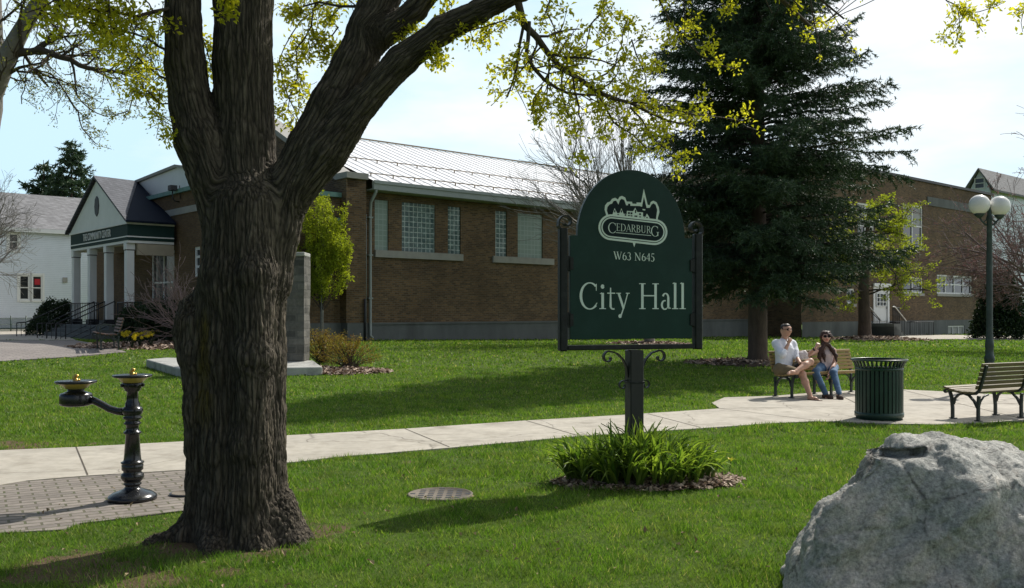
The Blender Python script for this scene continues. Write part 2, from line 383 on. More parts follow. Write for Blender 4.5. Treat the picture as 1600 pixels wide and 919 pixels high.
M['navy_slope'] = mat('navy_slope', (.008, .013, .024), .8, .15, 2, .06, 40, spec=.1)  # porch side slope, a darker blue than the shingle slope it adjoins
M['glass'] = mat('glass', (.025, .032, .038), .07, .5, 1.6, 0, 3, spec=.7)
M['blind'] = mat('blind', (.30, .31, .29), .5, .2, 2, .1, 20, aniso=(1, 1, 14))
M['bronze'] = mat('bronze', (.26, .20, .13), .55)
def shingle(name, c, rot=0):
    x = NT(name); v = x.obj(); b = x.n('TexBrick'); mp = x.n('Mapping'); x.l(v, mp.inputs[0]); mp.inputs['Rotation'].default_value = (R(90), 0, 0)
    sp = x.n('SeparateXYZ'); x.l(v, sp.inputs[0]); ad = x.n('Math'); ad.operation = 'ADD'; x.l(sp.outputs[0], ad.inputs[0]); x.l(sp.outputs[1], ad.inputs[1]); cb = x.n('CombineXYZ')
    x.l(ad.outputs[0], cb.inputs[0]); x.l(sp.outputs[2], cb.inputs[1]); x.l(cb.outputs[0], b.inputs['Vector'])
    b.inputs['Color1'].default_value = rgb([k*1.15 for k in c]); b.inputs['Color2'].default_value = rgb([k*.8 for k in c]); b.inputs['Mortar'].default_value = rgb([k*.45 for k in c])
    b.inputs['Scale'].default_value = 1; b.inputs['Brick Width'].default_value = .33; b.inputs['Row Height'].default_value = .11; b.inputs['Mortar Size'].default_value = .010
    n = x.noise(3, 6, .7, v); r = x.ramp(n.outputs[0], [(.3, .8), (.7, 1.2)]); o = x.mix(1, b.outputs['Color'], r.outputs[0], 'MULTIPLY')
    x.l(o.outputs[0], x.b.inputs['Base Color']); x.b.inputs['Roughness'].default_value = .9; n2 = x.noise(80, 3, .7, v); x.bump(n2.outputs[0], .4, .004); return x.m
M['shingle'] = shingle('shingle', (.10, .105, .12))
M['shingle_pale'] = shingle('shingle_pale', (.215, .215, .22))
def siding():
    x = NT('siding'); v = x.obj(); w = x.n('TexWave'); w.wave_type = 'BANDS'; w.bands_direction = 'Z'; w.wave_profile = 'SAW'
    w.inputs['Scale'].default_value = 1/.18/3.14159*.5*3.14159; x.l(v, w.inputs['Vector'])
    r = x.ramp(w.outputs['Fac'], [(0, (.38, .44, .52)), (.16, (.74, .79, .88)), (1, (.77, .82, .90))]); n = x.noise(1.5, 4, .6, v)
    r2 = x.ramp(n.outputs[0], [(.3, .94), (.7, 1.02)]); o = x.mix(1, r.outputs[0], r2.outputs[0], 'MULTIPLY'); x.l(o.outputs[0], x.b.inputs['Base Color'])
    x.b.inputs['Roughness'].default_value = .6; x.bump(w.outputs['Fac'], .6, .02); return x.m
M['siding'] = siding()
def glassblock():
    x = NT('glass_block'); v = x.obj(); sp = x.n('SeparateXYZ'); x.l(v, sp.inputs[0]); ad = x.n('Math'); ad.operation = 'ADD'; x.l(sp.outputs[0], ad.inputs[0]); x.l(sp.outputs[1], ad.inputs[1])
    cb = x.n('CombineXYZ'); x.l(ad.outputs[0], cb.inputs[0]); x.l(sp.outputs[2], cb.inputs[1])
    b = x.n('TexBrick'); b.offset = 0; x.l(cb.outputs[0], b.inputs['Vector']); b.inputs['Scale'].default_value = 1
    b.inputs['Brick Width'].default_value = .2; b.inputs['Row Height'].default_value = .2; b.inputs['Mortar Size'].default_value = .017; b.inputs['Mortar Smooth'].default_value = .3
    b.inputs['Color1'].default_value = (.055, .10, .10, 1); b.inputs['Color2'].default_value = (.13, .19, .18, 1); b.inputs['Mortar'].default_value = (.40, .46, .44, 1)
    n = x.noise(11, 3, .6, v); r = x.ramp(n.outputs[0], [(.3, .7), (.7, 1.5)]); o = x.mix(1, b.outputs['Color'], r.outputs[0], 'MULTIPLY')
    x.l(o.outputs[0], x.b.inputs['Base Color']); x.b.inputs['Roughness'].default_value = .18
    iv = x.n('Math'); iv.operation = 'SUBTRACT'; iv.inputs[0].default_value = 1; x.l(b.outputs['Fac'], iv.inputs[1]); x.bump(iv.outputs[0], .4, .01); return x.m
M['glass_block'] = glassblock()
def paleblock():
    x = NT('pale_block'); v = x.obj(); sp = x.n('SeparateXYZ'); x.l(v, sp.inputs[0]); ad = x.n('Math'); ad.operation = 'ADD'; x.l(sp.outputs[0], ad.inputs[0]); x.l(sp.outputs[1], ad.inputs[1])
    cb = x.n('CombineXYZ'); x.l(ad.outputs[0], cb.inputs[0]); x.l(sp.outputs[2], cb.inputs[1])
    b = x.n('TexBrick'); b.offset = 0; x.l(cb.outputs[0], b.inputs['Vector']); b.inputs['Scale'].default_value = 1
    b.inputs['Brick Width'].default_value = .2; b.inputs['Row Height'].default_value = .2; b.inputs['Mortar Size'].default_value = .014
    b.inputs['Color1'].default_value = (.20, .28, .24, 1); b.inputs['Color2'].default_value = (.24, .31, .27, 1); b.inputs['Mortar'].default_value = (.30, .38, .34, 1)
    x.l(b.outputs['Color'], x.b.inputs['Base Color']); x.b.inputs['Roughness'].default_value = .4; return x.m
M['pale_block'] = paleblock()
def metalroof():
    x = NT('metal_roof'); v = x.obj(); n = x.noise(1.2, 4, .6, v); r = x.ramp(n.outputs[0], [(.3, (.86, .86, .86)), (.7, (.91, .91, .91))])
    x.l(r.outputs[0], x.b.inputs['Base Color']); x.b.inputs['Roughness'].default_value = .38; return x.m
M['metal_roof'] = metalroof()

# ------------------------------------------------------------------ ground
PX = lambda L: [G(*p) for p in L]
near = [(-260, 785), (0, 761), (41, 754), (137, 746), (287, 737), (466, 724), (532, 716), (702, 702), (900, 684), (1007, 677), (1112, 670), (1212, 663), (1275, 660), (1400, 664), (1464, 665), (1600, 659), (1900, 645)]
far = [(-200, 712), (0, 706), (119, 701), (287, 692), (457, 682), (633, 672), (822, 659), (900, 654.5), (977, 650), (1125, 640), (1112, 631), (1132, 622.5), (1210, 620), (1300, 612.5), (1410, 610), (1473, 613), (1540, 617), (1700, 621), (1900, 615)]
walk_poly = PX(near)+PX(far)[::-1]
brick_poly = PX([(-200, 870), (0, 835), (97, 830), (125, 820), (200, 811), (287, 800), (345, 792), (360, 731.5)])+PX([(287, 736.5), (137, 745.5), (41, 753.5), (0, 760.5), (-260, 784.5)])
plaza_poly = PX([(-140, 569), (0, 566), (110, 559), (197, 551), (160, 541), (118, 533), (-140, 533)])
slab_poly = PX([(-140, 532.6), (118, 532.6), (95, 522), (62, 513), (-140, 513)])
entry_walk = PX([(1376, 529), (1450, 531), (1700, 531), (1700, 525), (1445, 524), (1376, 525)])
M['soil_green'] = None
def groundmat():
    x = NT('lawn_soil'); v = x.obj()
    n1 = x.noise(.35, 6, .6, v); n2 = x.noise(6, 6, .7, v); n3 = x.noise(60, 4, .7, v)
    g = x.ramp(n2.outputs[0], [(.3, (.050, .085, .014)), (.7, (.095, .145, .024))]); g2 = x.ramp(n3.outputs[0], [(.3, .7), (.7, 1.25)])
    o = x.mix(1, g.outputs[0], g2.outputs[0], 'MULTIPLY')
    s = x.ramp(n3.outputs[0], [(.3, (.085, .06, .036)), (.7, (.17, .125, .075))])
    a = x.n('Attribute'); a.attribute_name = 'bare'
    ad = x.n('Math'); ad.operation = 'MULTIPLY_ADD'; x.l(n2.outputs[0], ad.inputs[0]); ad.inputs[1].default_value = 1.0; x.l(a.outputs['Fac'], ad.inputs[2])
    f = x.ramp(ad.outputs[0], [(.85, 0), (1.2, 1)]); o = x.mix(f.outputs[0], o.outputs[0], s.outputs[0])
    x.l(o.outputs[0], x.b.inputs['Base Color']); x.b.inputs['Roughness'].default_value = .95; x.b.inputs['Specular IOR Level'].default_value = .1
    x.bump(n3.outputs[0], .8, .02); return x.m
TREE = Vector(((372-800)/F*6.35, 6.35, 0))
# bare earth spots: (x, y, radius)
bare = [(TREE.x, TREE.y, .62)]+[(G(*p).x, G(*p).y, r) for p, r in (((110, 880), .30), ((170, 900), .26), ((240, 905), .22), ((505, 825), .13), ((530, 825), .10), ((480, 765), .10), ((50, 697), .30), ((10, 694), .3), ((140, 694), .12), ((640, 722), .10), ((60, 900), .2), ((350, 895), .12))]
def barefield(x, y):
    b = np.zeros_like(x)
    for bx, by, r in bare: b = np.maximum(b, np.clip(1.25-np.hypot(x-bx, y-by)/r*.75, 0, 1)*.8)
    return b*(.75+.5*vnoise(np.stack([x*7, y*7, x*0], 1), 5))
def axis(a, b, near_lo, near_hi, step):
    inner = np.arange(near_lo, near_hi, step)
    o1 = -np.geomspace(-(near_lo), -a, 22)[::-1][:-1] if near_lo < 0 else np.array([a, -20., -6.])
    o2 = np.geomspace(near_hi, b, 22); return np.concatenate([o1, inner, o2])
xs = axis(-1500, 1500, -24, 36, .4); ys = np.concatenate([[-400, -60, -20, -8], np.arange(-3, 3, 1.0), np.arange(3, 14, .12), np.arange(14, 66, .5), np.geomspace(66, 2200, 24)])
xs = np.unique(np.concatenate([xs, np.arange(-6, 6, .12)]))
XX, YY = np.meshgrid(xs, ys, indexing='ij'); ZZ = tz(XX.ravel(), YY.ravel())
nx_, ny_ = len(xs), len(ys); ii, jj = np.meshgrid(np.arange(nx_-1), np.arange(ny_-1), indexing='ij'); b0 = (ii*ny_+jj).ravel()
gnd = np_mesh('ground', np.stack([XX.ravel(), YY.ravel(), ZZ], 1), np.stack([b0, b0+ny_, b0+ny_+1, b0+1], 1), groundmat(), smooth=True,
              attrs={'bare': ('FLOAT', barefield(XX.ravel(), YY.ravel()))})
tag(gnd, kind='structure')
def drape(name, poly, mt, dz, thick=0.0, extra=None, cell=1.0):
    """flat sheet following the terrain: polygon cut into cells, with a small edge skirt"""
    bm = bmesh.new(); vs = [bm.verts.new((p.x, p.y, 0)) for p in poly]; bm.faces.new(vs)
    x0 = min(p.x for p in poly); x1 = max(p.x for p in poly); y0 = min(p.y for p in poly); y1 = max(p.y for p in poly)
    for ax, a, b in ((0, x0, x1), (1, y0, y1)):
        k = a+cell
        while k < b:
            co = (k, 0, 0) if ax == 0 else (0, k, 0); no = (1, 0, 0) if ax == 0 else (0, 1, 0)
            bmesh.ops.bisect_plane(bm, geom=bm.verts[:]+bm.edges[:]+bm.faces[:], plane_co=co, plane_no=no); k += cell
    bmesh.ops.recalc_face_normals(bm, faces=bm.faces)
    if bm.faces[:][0].normal.z < 0: bmesh.ops.reverse_faces(bm, faces=bm.faces)
    be = [e for e in bm.edges if len(e.link_faces) == 1]
    for v in bm.verts: v.co.z = gz(v.co.x, v.co.y)+dz
    r = bmesh.ops.extrude_edge_only(bm, edges=be)
    for v in r['geom']:
        if isinstance(v, bmesh.types.BMVert): v.co.z -= .09
    if extra:
        for q in extra:
            vv = [bm.verts.new((c[0], c[1], gz(c[0], c[1])+dz+.003)) for c in q]; f = bm.faces.new(vv); f.material_index = 1
            f.normal_update()
            if f.normal.z < 0: f.normal_flip()
    me = bpy.data.meshes.new(name); bm.to_mesh(me); bm.free()
    for m_ in (mt if isinstance(mt, list) else [mt]): me.materials.append(m_)
    o = bpy.data.objects.new(name, me); col.objects.link(o); tag(o, kind='structure'); return o
def strip(a, b, w):
    a = Vector((a.x, a.y)); b = Vector((b.x, b.y)); d = (b-a).normalized(); n = Vector((-d.y, d.x))*w/2
    return [a+n, a-n, b-n, b+n]
joints = [strip(G(*a), G(*b), .014) for a, b in (((119, 701.3), (137, 745.5)), ((633, 672.3), (702, 701)), ((822, 659.4), (903, 683)), ((1012, 648.5), (1095, 670.3)), ((1125, 640.2), (1275, 659)), ((1300, 613), (1400, 663)), ((1125, 640.2), (1600, 632)), ((-95, 710), (-110, 770)), ((1410, 611), (1600, 657)), ((333, 689.7), (375, 729)))]
drape('sidewalk', walk_poly, [M['concrete_walk'], M['joint']], .018, extra=joints)
drape('brick_paving', brick_poly, [M['pavers']], .012)
drape('plaza', plaza_poly, [M['plaza_pavers']], .03)
drape('concrete_pad', slab_poly, [M['concrete_walk']], .035)
drape('path', entry_walk, [M['concrete_walk']], .04)

# ------------------------------------------------------------------ mulch rings (bark chips)
M['chips'] = leafmat('chips', (.13, .08, .05), (.55, .43, .34), .05, .8, (1, 1, 1), .2)
M['mulch_base'] = mat('mulch_base', (.075, .048, .034), .95, .4, 9, .8, 40, dist=.02)
discs = []   # (x, y, rx, ry, rot) for the grass to avoid
def mulch(c, rx, ry, n, size, rot=0, height=.05, seed=1, zmul=1):
    rs = np.random.RandomState(seed); th = np.linspace(0, 2*np.pi, 41)[:-1]; wob = 1+.10*np.sin(3*th+seed)+.07*np.sin(7*th+2*seed)
    ca, sa = math.cos(rot), math.sin(rot); V = [(c[0], c[1], gz(c[0], c[1])+height)]; Fc = []
    for ring, hz in ((.5, height*.85), (.85, height*.4), (1.0, -.01)):
        for t, w in zip(th, wob):
            a, b = rx*ring*w*math.cos(t), ry*ring*w*math.sin(t); x, y = c[0]+a*ca-b*sa, c[1]+a*sa+b*ca; V.append((x, y, gz(x, y)+hz+.006))
    for k in range(40):
        k2 = (k+1) % 40; Fc.append((0, 1+k, 1+k2))
        for r_ in range(2): Fc.append((1+r_*40+k, 1+(r_+1)*40+k, 1+(r_+1)*40+k2, 1+r_*40+k2))
    nb = len(V); mi = [0]*len(Fc)
    for _ in range(n):
        rr = rs.rand()**.5*1.04; t = rs.rand()*6.283; a, b = rx*rr*math.cos(t), ry*rr*math.sin(t); x, y = c[0]+a*ca-b*sa, c[1]+a*sa+b*ca
        z = gz(x, y)+height*max(0, 1-rr**2)+.012+rs.rand()*.012; an = rs.rand()*6.283; L = size*(.5+rs.rand()); W = L*(.25+.3*rs.rand())
        d = np.array([math.cos(an), math.sin(an), rs.normal()*.35])*L/2; s = np.array([-math.sin(an), math.cos(an), rs.normal()*.35])*W/2; q = np.array([x, y, z])
        b_ = len(V); V += [q-d-s, q+d-s, q+d+s, q-d+s]; Fc.append((b_, b_+1, b_+2, b_+3)); mi.append(1)
    V = np.array(V); rn = np.zeros(len(V)); rn[nb:] = np.repeat(rs.rand(n), 4)
    o = np_mesh('mulch', V, Fc, [M['mulch_base'], M['chips']], attrs={'rnd': ('FLOAT', rn)}, mi=mi)
    tag(o, kind='stuff'); discs.append((c[0], c[1], rx, ry, rot)); return o
POST = Vector(((991-800)/F*8.65, 8.65, 0))
tag(mulch((POST.x+.10, POST.y-.24), .86, .44, 2200, .05, R(6), .04, 3), 'bark mulch around the leafy clump at the foot of the sign post', 'mulch')
c = G(545, 581); tag(mulch((c.x-.35, c.y), 1.35, .75, 1500, .10, 0, .06, 5), 'bark mulch ring under the bronze shrub beside the stone pillar', 'mulch')
c = G(1015, 538); tag(mulch((c.x, c.y), 1.6, .9, 900, .14, 0, .08, 6), 'bark mulch ring under the bare tree behind the sign', 'mulch')
SPR = G(1184, 568)
tag(mulch((SPR.x, SPR.y), 1.9, 1.0, 1800, .11, 0, .10, 7), 'bark mulch ring at the foot of the tall dark spruce', 'mulch')
c = G(1352, 531); tag(mulch((c.x+.6, c.y), 2.6, 1.8, 1300, .16, 0, .14, 8), 'bark mulch ring under the small leafing tree by the entrance steps', 'mulch')
c = G(228, 543); tag(mulch((c.x, c.y+.6), 2.6, 1.7, 1800, .14, 0, .10, 9), 'bark mulch bed with yellow daffodils beside the porch', 'mulch')

# ------------------------------------------------------------------ grass blades
M['grass'] = None
def grassmat():
    x = NT('grass_blades'); a = x.n('Attribute'); a.attribute_name = 'rnd'; g = x.n('NewGeometry')
    r = x.ramp(a.outputs['Fac'], [(0, (.048, .108, .018)), (.5, (.135, .250, .030)), (.93, (.255, .360, .068)), (1, (.48, .42, .23))])
    n = x.noise(.8, 5, .6, g.outputs['Position']); r2 = x.ramp(n.outputs[0], [(.3, (.68, .82, .78)), (.7, (1.12, 1.05, 1.0))]); o = x.mix(1, r.outputs[0], r2.outputs[0], 'MULTIPLY'); n5 = x.noise(4.2, 5, .7, g.outputs['Position']); f5 = x.ramp(n5.outputs[0], [(.48, 0), (.70, .70)]); o = x.mix(f5.outputs[0], o.outputs[0], (.26, .29, .10)); n6 = x.noise(2.3, 5, .7, g.outputs['Position'], .6); f6 = x.ramp(n6.outputs[0], [(.5, 1.0), (.68, .6)]); o = x.mix(1, o.outputs[0], f6.outputs[0], 'MULTIPLY')
    x.l(o.outputs[0], x.b.inputs['Base Color']); x.b.inputs['Roughness'].default_value = .5; x.b.inputs['Specular IOR Level'].default_value = .22
    t = x.n('BsdfTranslucent'); tt = x.mix(1, o.outputs[0], (1.25, 1.35, .6), 'MULTIPLY'); x.l(tt.outputs[0], t.inputs[0])
    m = x.n('MixShader'); m.inputs[0].default_value = .45; x.l(x.b.outputs[0], m.inputs[1]); x.l(t.outputs[0], m.inputs[2]); x.l(m.outputs[0], x.o.inputs[0]); return x.m
rs = np.random.RandomState(11); GX = []; GY = []; GH = []; GW = []
for y0, y1, dens, h, w in ((3.3, 5.5, 8500, .036, .0028), (5.5, 8, 6000, .037, .0034), (8, 11.5, 3200, .038, .0048), (11.5, 16, 1600, .040, .0075), (16, 23, 700, .042, .012), (23, 37, 220, .050, .021), (37, 66, 36, .06, .05)):
    hw0 = y0*.575+.6; hw1 = y1*.575+.6; n = int((hw0+hw1)*(y1-y0)*dens); y = y0+rs.rand(n)*(y1-y0); x = (rs.rand(n)*2-1)*hw1; k = np.abs(x) < y*.575+.6; x = x[k]; y = y[k]
    keep = np.ones(len(x), bool)
    for poly in (walk_poly, brick_poly, plaza_poly, slab_poly, entry_walk): keep &= ~pip(poly, x, y)
    q = np.stack([x*6, y*6, x*0], 1); no = fbm(q, 3, 3)*.5+.5; bf = barefield(x, y)
    keep &= ~((no+bf > 1.0) & (rs.rand(len(x)) < .70)); keep &= rs.rand(len(x)) < .72+.6*fbm(np.stack([x*2.2, y*2.2, x*0], 1), 3, 9)+.2
    for dx, dy, rx, ry, ro in discs:
        a = (x-dx)*math.cos(ro)+(y-dy)*math.sin(ro); b = -(x-dx)*math.sin(ro)+(y-dy)*math.cos(ro); d_ = (a/rx)**2+(b/ry)**2
        keep &= ~((d_ < 1.0) & (rs.rand(len(x)) < .985))
    keep &= np.hypot(x-TREE.x, y-TREE.y) > .40
    mh = G(688, 774); keep &= ((x-mh.x)/.29)**2+((y-mh.y)/.29)**2 > 1
    x = x[keep]; y = y[keep]; hv = .55+1.0*vnoise(np.stack([x*4, y*4, x*0], 1), 4)**1.5
    GX.append(x); GY.append(y); GH.append(h*(.55+.9*rs.rand(len(x)))*hv); GW.append(w*(.7+.6*rs.rand(len(x))))
gx = np.concatenate(GX); gy = np.concatenate(GY); gh = np.concatenate(GH); gw = np.concatenate(GW); N = len(gx)
an = rs.rand(N)*6.283; ln = gh*(.25+.75*rs.rand(N)); la = rs.rand(N)*6.283; g0 = tz(gx, gy)
base = np.stack([gx, gy, g0-.004], 1); sd_ = np.stack([np.cos(an)*gw, np.sin(an)*gw, an*0], 1)
tip = base+np.stack([np.cos(la)*ln, np.sin(la)*ln, gh], 1)
V = np.stack([base-sd_, base+sd_, tip], 1).reshape(-1, 3)
rnd = np.clip(rs.rand(N)*.72+.30*vnoise(np.stack([gx*9, gy*9, gx*0], 1), 8), 0, .94); rnd[rs.rand(N) < .03+.10*np.clip(fbm(np.stack([gx*1.7, gy*1.7, gx*0], 1), 3, 12), 0, 1)] = 1.0
lawn = np_mesh('grass', V, np.arange(3*N).reshape(-1, 3), grassmat(), attrs={'rnd': ('FLOAT', np.repeat(rnd, 3))})
tag(lawn, 'short bright green lawn grass', 'grass', kind='stuff')
print('grass blades', N)
# ------------------------------------------------------------------ buildings: one shared street direction
UL = math.hypot(1650, 1450); U = Vector((1650/UL, 1450/UL)); Vv = Vector((-U.y, U.x)); RZ = math.atan2(U.y, U.x)
O3 = G(580, 532); O = Vector((O3.x, O3.y))
def Sx(px, w=0.0):
    k = (px-800)/F; return (k*(O.y+w*Vv.y)-(O.x+w*Vv.x))/(U.x-k*U.y)
def Wx(px, s):
    k = (px-800)/F; return (k*(O.y+s*U.y)-(O.x+s*U.x))/(Vv.x-k*Vv.y)
def Zy(py, s, w): return CH-(py-HZ)/F*(O.y+s*U.y+w*Vv.y)
def wld(s, w, z=0): return Vector((O.x+s*U.x+w*Vv.x, O.y+s*U.y+w*Vv.y, z))
def bld(name, label, s=0, w=0): return empty(name, wld(s, w), label, 'building', rz=RZ)
class BM(MB):
    """mesh in street coordinates (s along the walls, w away from the camera, z up) of an empty at (s0, w0)"""
    def __init__(b, s0=0, w0=0): MB.__init__(b); b.s0 = s0; b.w0 = w0
    def add(b, vs, fs, mi=0, smooth=False): MB.add(b, [(v[0]-b.s0, v[1]-b.w0, v[2]) for v in vs], fs, mi, smooth)
    def wall(b, plane, c, a0, a1, z0, z1, ops=(), depth=.18, mi=0):
        A = sorted(set([a0, a1]+[v for o in ops for v in o[:2]])); Z = sorted(set([z0, z1]+[v for o in ops for v in o[2:]]))
        pt = (lambda a, d, z: (a, c+d, z)) if plane == 'w' else (lambda a, d, z: (c+d, a, z))
        for i in range(len(A)-1):
            for j in range(len(Z)-1):
                m = ((A[i]+A[i+1])/2, (Z[j]+Z[j+1])/2)
                if any(o[0] < m[0] < o[1] and o[2] < m[1] < o[3] for o in ops): continue
                b.add([pt(A[i], 0, Z[j]), pt(A[i+1], 0, Z[j]), pt(A[i+1], 0, Z[j+1]), pt(A[i], 0, Z[j+1])], [(0, 1, 2, 3)], mi)
        for o in ops:
            a, e, z, y = o
            for p, q in (((a, z), (e, z)), ((e, z), (e, y)), ((e, y), (a, y)), ((a, y), (a, z))):
                b.add([pt(p[0], 0, p[1]), pt(q[0], 0, q[1]), pt(q[0], depth, q[1]), pt(p[0], depth, p[1])], [(0, 1, 2, 3)], mi)
    def b3(b, s0, s1, w0, w1, z0, z1, mi=0): b.box((s0, w0, z0), (s1, w1, z1), mi)
    def build(b, name, mats, parent, **k):
        return MB.build(b, name, mats, parent, local=True, **k)
def window(par, org, plane, c, a0, a1, z0, z1, nx=1, nz=1, fr='white_paint', pane='glass', fw=.06, name='window', label=None, d=.10, blind=0):
    f = BM(*org); g = BM(*org); dep = .05
    def bar(a, e, z, y, th=dep):
        if plane == 'w': f.b3(a, e, c+d-th, c+d, z, y)
        else: f.b3(c+d-th, c+d, a, e, z, y)
    bar(a0, a0+fw, z0, z1); bar(a1-fw, a1, z0, z1); bar(a0+fw, a1-fw, z0, z0+fw); bar(a0+fw, a1-fw, z1-fw, z1)
    for i in range(1, nx):
        m = a0+(a1-a0)*i/nx; bar(m-fw*.45, m+fw*.45, z0+fw, z1-fw, dep-.008)
    for j in range(1, nz):
        m = z0+(z1-z0)*j/nz; bar(a0+fw, a1-fw, m-fw*.4, m+fw*.4, dep-.014)
    o = f.build(name, M[fr], par)
    if label: o['label'] = label
    pt = (lambda a, z, e: (a, c+d+e, z)) if plane == 'w' else (lambda a, z, e: (c+d+e, a, z))
    g.add([pt(a0, z0, .01), pt(a1, z0, .01), pt(a1, z1, .01), pt(a0, z1, .01), pt(a0, z0, .03), pt(a1, z0, .03), pt(a1, z1, .03), pt(a0, z1, .03)], [(0, 1, 2, 3), (4, 5, 6, 7), (0, 1, 5, 4), (1, 2, 6, 5), (2, 3, 7, 6), (3, 0, 4, 7)])
    gp = g.build('pane', M[pane], None); gp.parent = o
    if blind:
        k = BM(*org); m = z1-fw-(z1-z0)*blind
        k.add([pt(a0+fw, m, .004), pt(a1-fw, m, .004), pt(a1-fw, z1-fw, .004), pt(a0+fw, z1-fw, .004)], [(0, 1, 2, 3)]); kk = k.build('blind', M['blind'], None); kk.parent = o
    return o
# ---- gym hall
sG0, sG1 = Sx(570), Sx(1251); Ybase = .1
gym = bld('sports_hall', 'long dark brick hall with white metal roof and glass block windows behind the sign', 0, 0); og = (0, 0)
zE = Zy(298, Sx(575), 0); zR = 9.6; wR = 8.0
zt = Zy(318, Sx(654), 0); zb = Zy(394, Sx(654), 0); zb2 = zb
wins = [(585.5, 607, 'pale_block'), (628, 680, 'glass_block'), (700, 720, 'glass_block'), (774, 792, 'glass_block'), (809, 848, 'pale_block'), (905, 960, 'glass_block')]
ops = [(Sx(a), Sx(b), zb, zt) for a, b, _ in wins]
zF = Zy(504.2, Sx(600), 0)
b = BM(); b.wall('w', 0, sG0, sG1, zF, zE-.05, ops, .14); b.wall('w', 16, sG0, sG1, 0, zE); b.wall('s', sG1, 0, 16, 0, zE); b.build('wall', M['brick'], gym)
b = BM(); b.b3(sG0, sG1, -.06, .3, -.3, zF); b.b3(sG0, sG1, -.10, -.06, zF-.07, zF-.003); b.build('foundation', M['foundation'], gym)
for (a, e, m), o_ in zip(wins, ops):
    g = BM(); g.b3(o_[0], o_[1], .05, .13, zb, zt); w_ = g.build('window', M[m], gym); w_['label'] = 'glass block window' if m[0] == 'g' else 'pale frosted block window'
for a, e in ((585, 722), (769, 864), (900, 965)):
    g = BM(); g.b3(Sx(a), Sx(e), -.09, .10, zb-.27, zb-.003); g.build('sill', M['stone_trim'], gym)
g = BM(); g.b3(sG0, sG1, -.62, -.50, zE-.02, zE+.30); g.b3(sG0, sG1, -.66, -.62, zE+.20, zE+.32); g.b3(sG0, sG1, -.50, .0, zE-.03, zE+.02); g.build('gutter', M['gutter'], gym)
g = BM(); sl = (zR-zE-.3)/(wR+.6)
def rz_(w): return zE+.30+(w+.6)*sl
g.add([(sG0, -.6, rz_(-.6)), (sG1, -.6, rz_(-.6)), (sG1, wR, zR), (sG0, wR, zR), (sG0, 2*wR+.6, rz_(-.6)), (sG1, 2*wR+.6, rz_(-.6))], [(0, 1, 2, 3), (3, 2, 5, 4)])
k = sG0+.3
while k < sG1:
    g.add([(k-.02, -.6, rz_(-.6)+.003), (k+.02, -.6, rz_(-.6)+.003), (k+.02, wR, zR+.003), (k-.02, wR, zR+.003), (k-.009, -.6, rz_(-.6)+.028), (k+.009, -.6, rz_(-.6)+.028), (k+.009, wR, zR+.028), (k-.009, wR, zR+.028)], [(4, 5, 6, 7), (0, 4, 7, 3), (1, 5, 6, 2), (0, 1, 5, 4)]); k += .5
roof = g.build('roof', M['metal_roof'], gym)
for wv in (0.05, 2.7):
    g = BM(); g.tube([(sG0+.2, wv, rz_(wv)+.13), (sG1-.2, wv, rz_(wv)+.13)], .022, 6); k = sG0+.3
    while k < sG1-.3: g.b3(k-.014, k+.014, wv-.02, wv+.03, rz_(wv)+.01, rz_(wv)+.13); k += 1.0
    x_ = g.build('snow_rail', M['bronze'], None); x_.parent = roof
g = BM(); g.b3(sG0, sG1, wR-.08, wR+.08, zR+.045, zR+.085); x_ = g.build('ridge_cap', M['bronze'], None); x_.parent = roof
sP0, sP1 = Sx(540, -.35), Sx(571, -.35); zP = Zy(282, sP1, -.35)
b = BM(); b.b3(sP0, sP1, -.40, .5, zF, zP); b.build('pier', M['brick'], gym)
b = BM(); b.b3(sP0+.02, sP1+.02, -.44, .5, -.3, zF-.004); b.build('pier_foot', M['foundation'], gym)
g = BM(); q = [(-.40, zP+.004), (.35, zP+.004), (wR, zR+.55), (2*wR, zP), (2*wR, 0), (.5, 0), (.5, zP-.3), (-.40, zP-.3)]
vs = [(sP0+.05, a, z) for a, z in q]+[(sP1-.1, a, z) for a, z in q]; n = len(q)
g.add(vs, [tuple(range(n)), tuple(range(2*n-1, n-1, -1))]+[(i, (i+1) % n, n+(i+1) % n, n+i) for i in range(n)]); g.build('gable_wall', M['brick'], gym)
g = BM(); q = [(-.52, zP+.01), (.30, zP+.01), (wR, zR+.56), (2*wR, zP+.01)]; up = [(a, z+.22) for a, z in q][::-1]; q = q+up; n = len(q)
vs = [(sP0-.05, a, z) for a, z in q]+[(sP1+.03, a, z) for a, z in q]
g.add(vs, [tuple(range(n)), tuple(range(2*n-1, n-1, -1))]+[(i, (i+1) % n, n+(i+1) % n, n+i) for i in range(n)]); g.build('coping', M['stone_trim'], gym)
sD = Sx(579.5, -.2); g = BM(); g.tube([(sD, -.55, zE+.02), (sD, -.55, zE-.1), (sD, -.20, zE-.45), (sD, -.16, zE-.9), (sD, -.16, Zy(524, sD, -.2)), (sD+.05, -.25, Zy(528.5, sD, -.2))], .055, 10)
for zz in (2.0, 3.6, 5.0): g.b3(sD-.09, sD+.09, -.22, -.0, zz, zz+.05)
g.tube([(sD-.16, -.13, zE-.9), (sD-.16, -.13, .6)], .02, 6); g.build('downspout', M['gutter'], gym)
sQ = Sx(570, -.45); g = BM(); g.tube([(sQ, -.47, .4), (sQ, -.47, 2.0)], .045, 8); g.build('standpipe', M['dark_trim'], gym)
sD = Sx(1245, -.2); g = BM(); g.tube([(sD, -.16, zE), (sD, -.16, .45), (sD+.1, -.3, .3)], .06, 10); g.build('downspout', M['gutter'], gym)
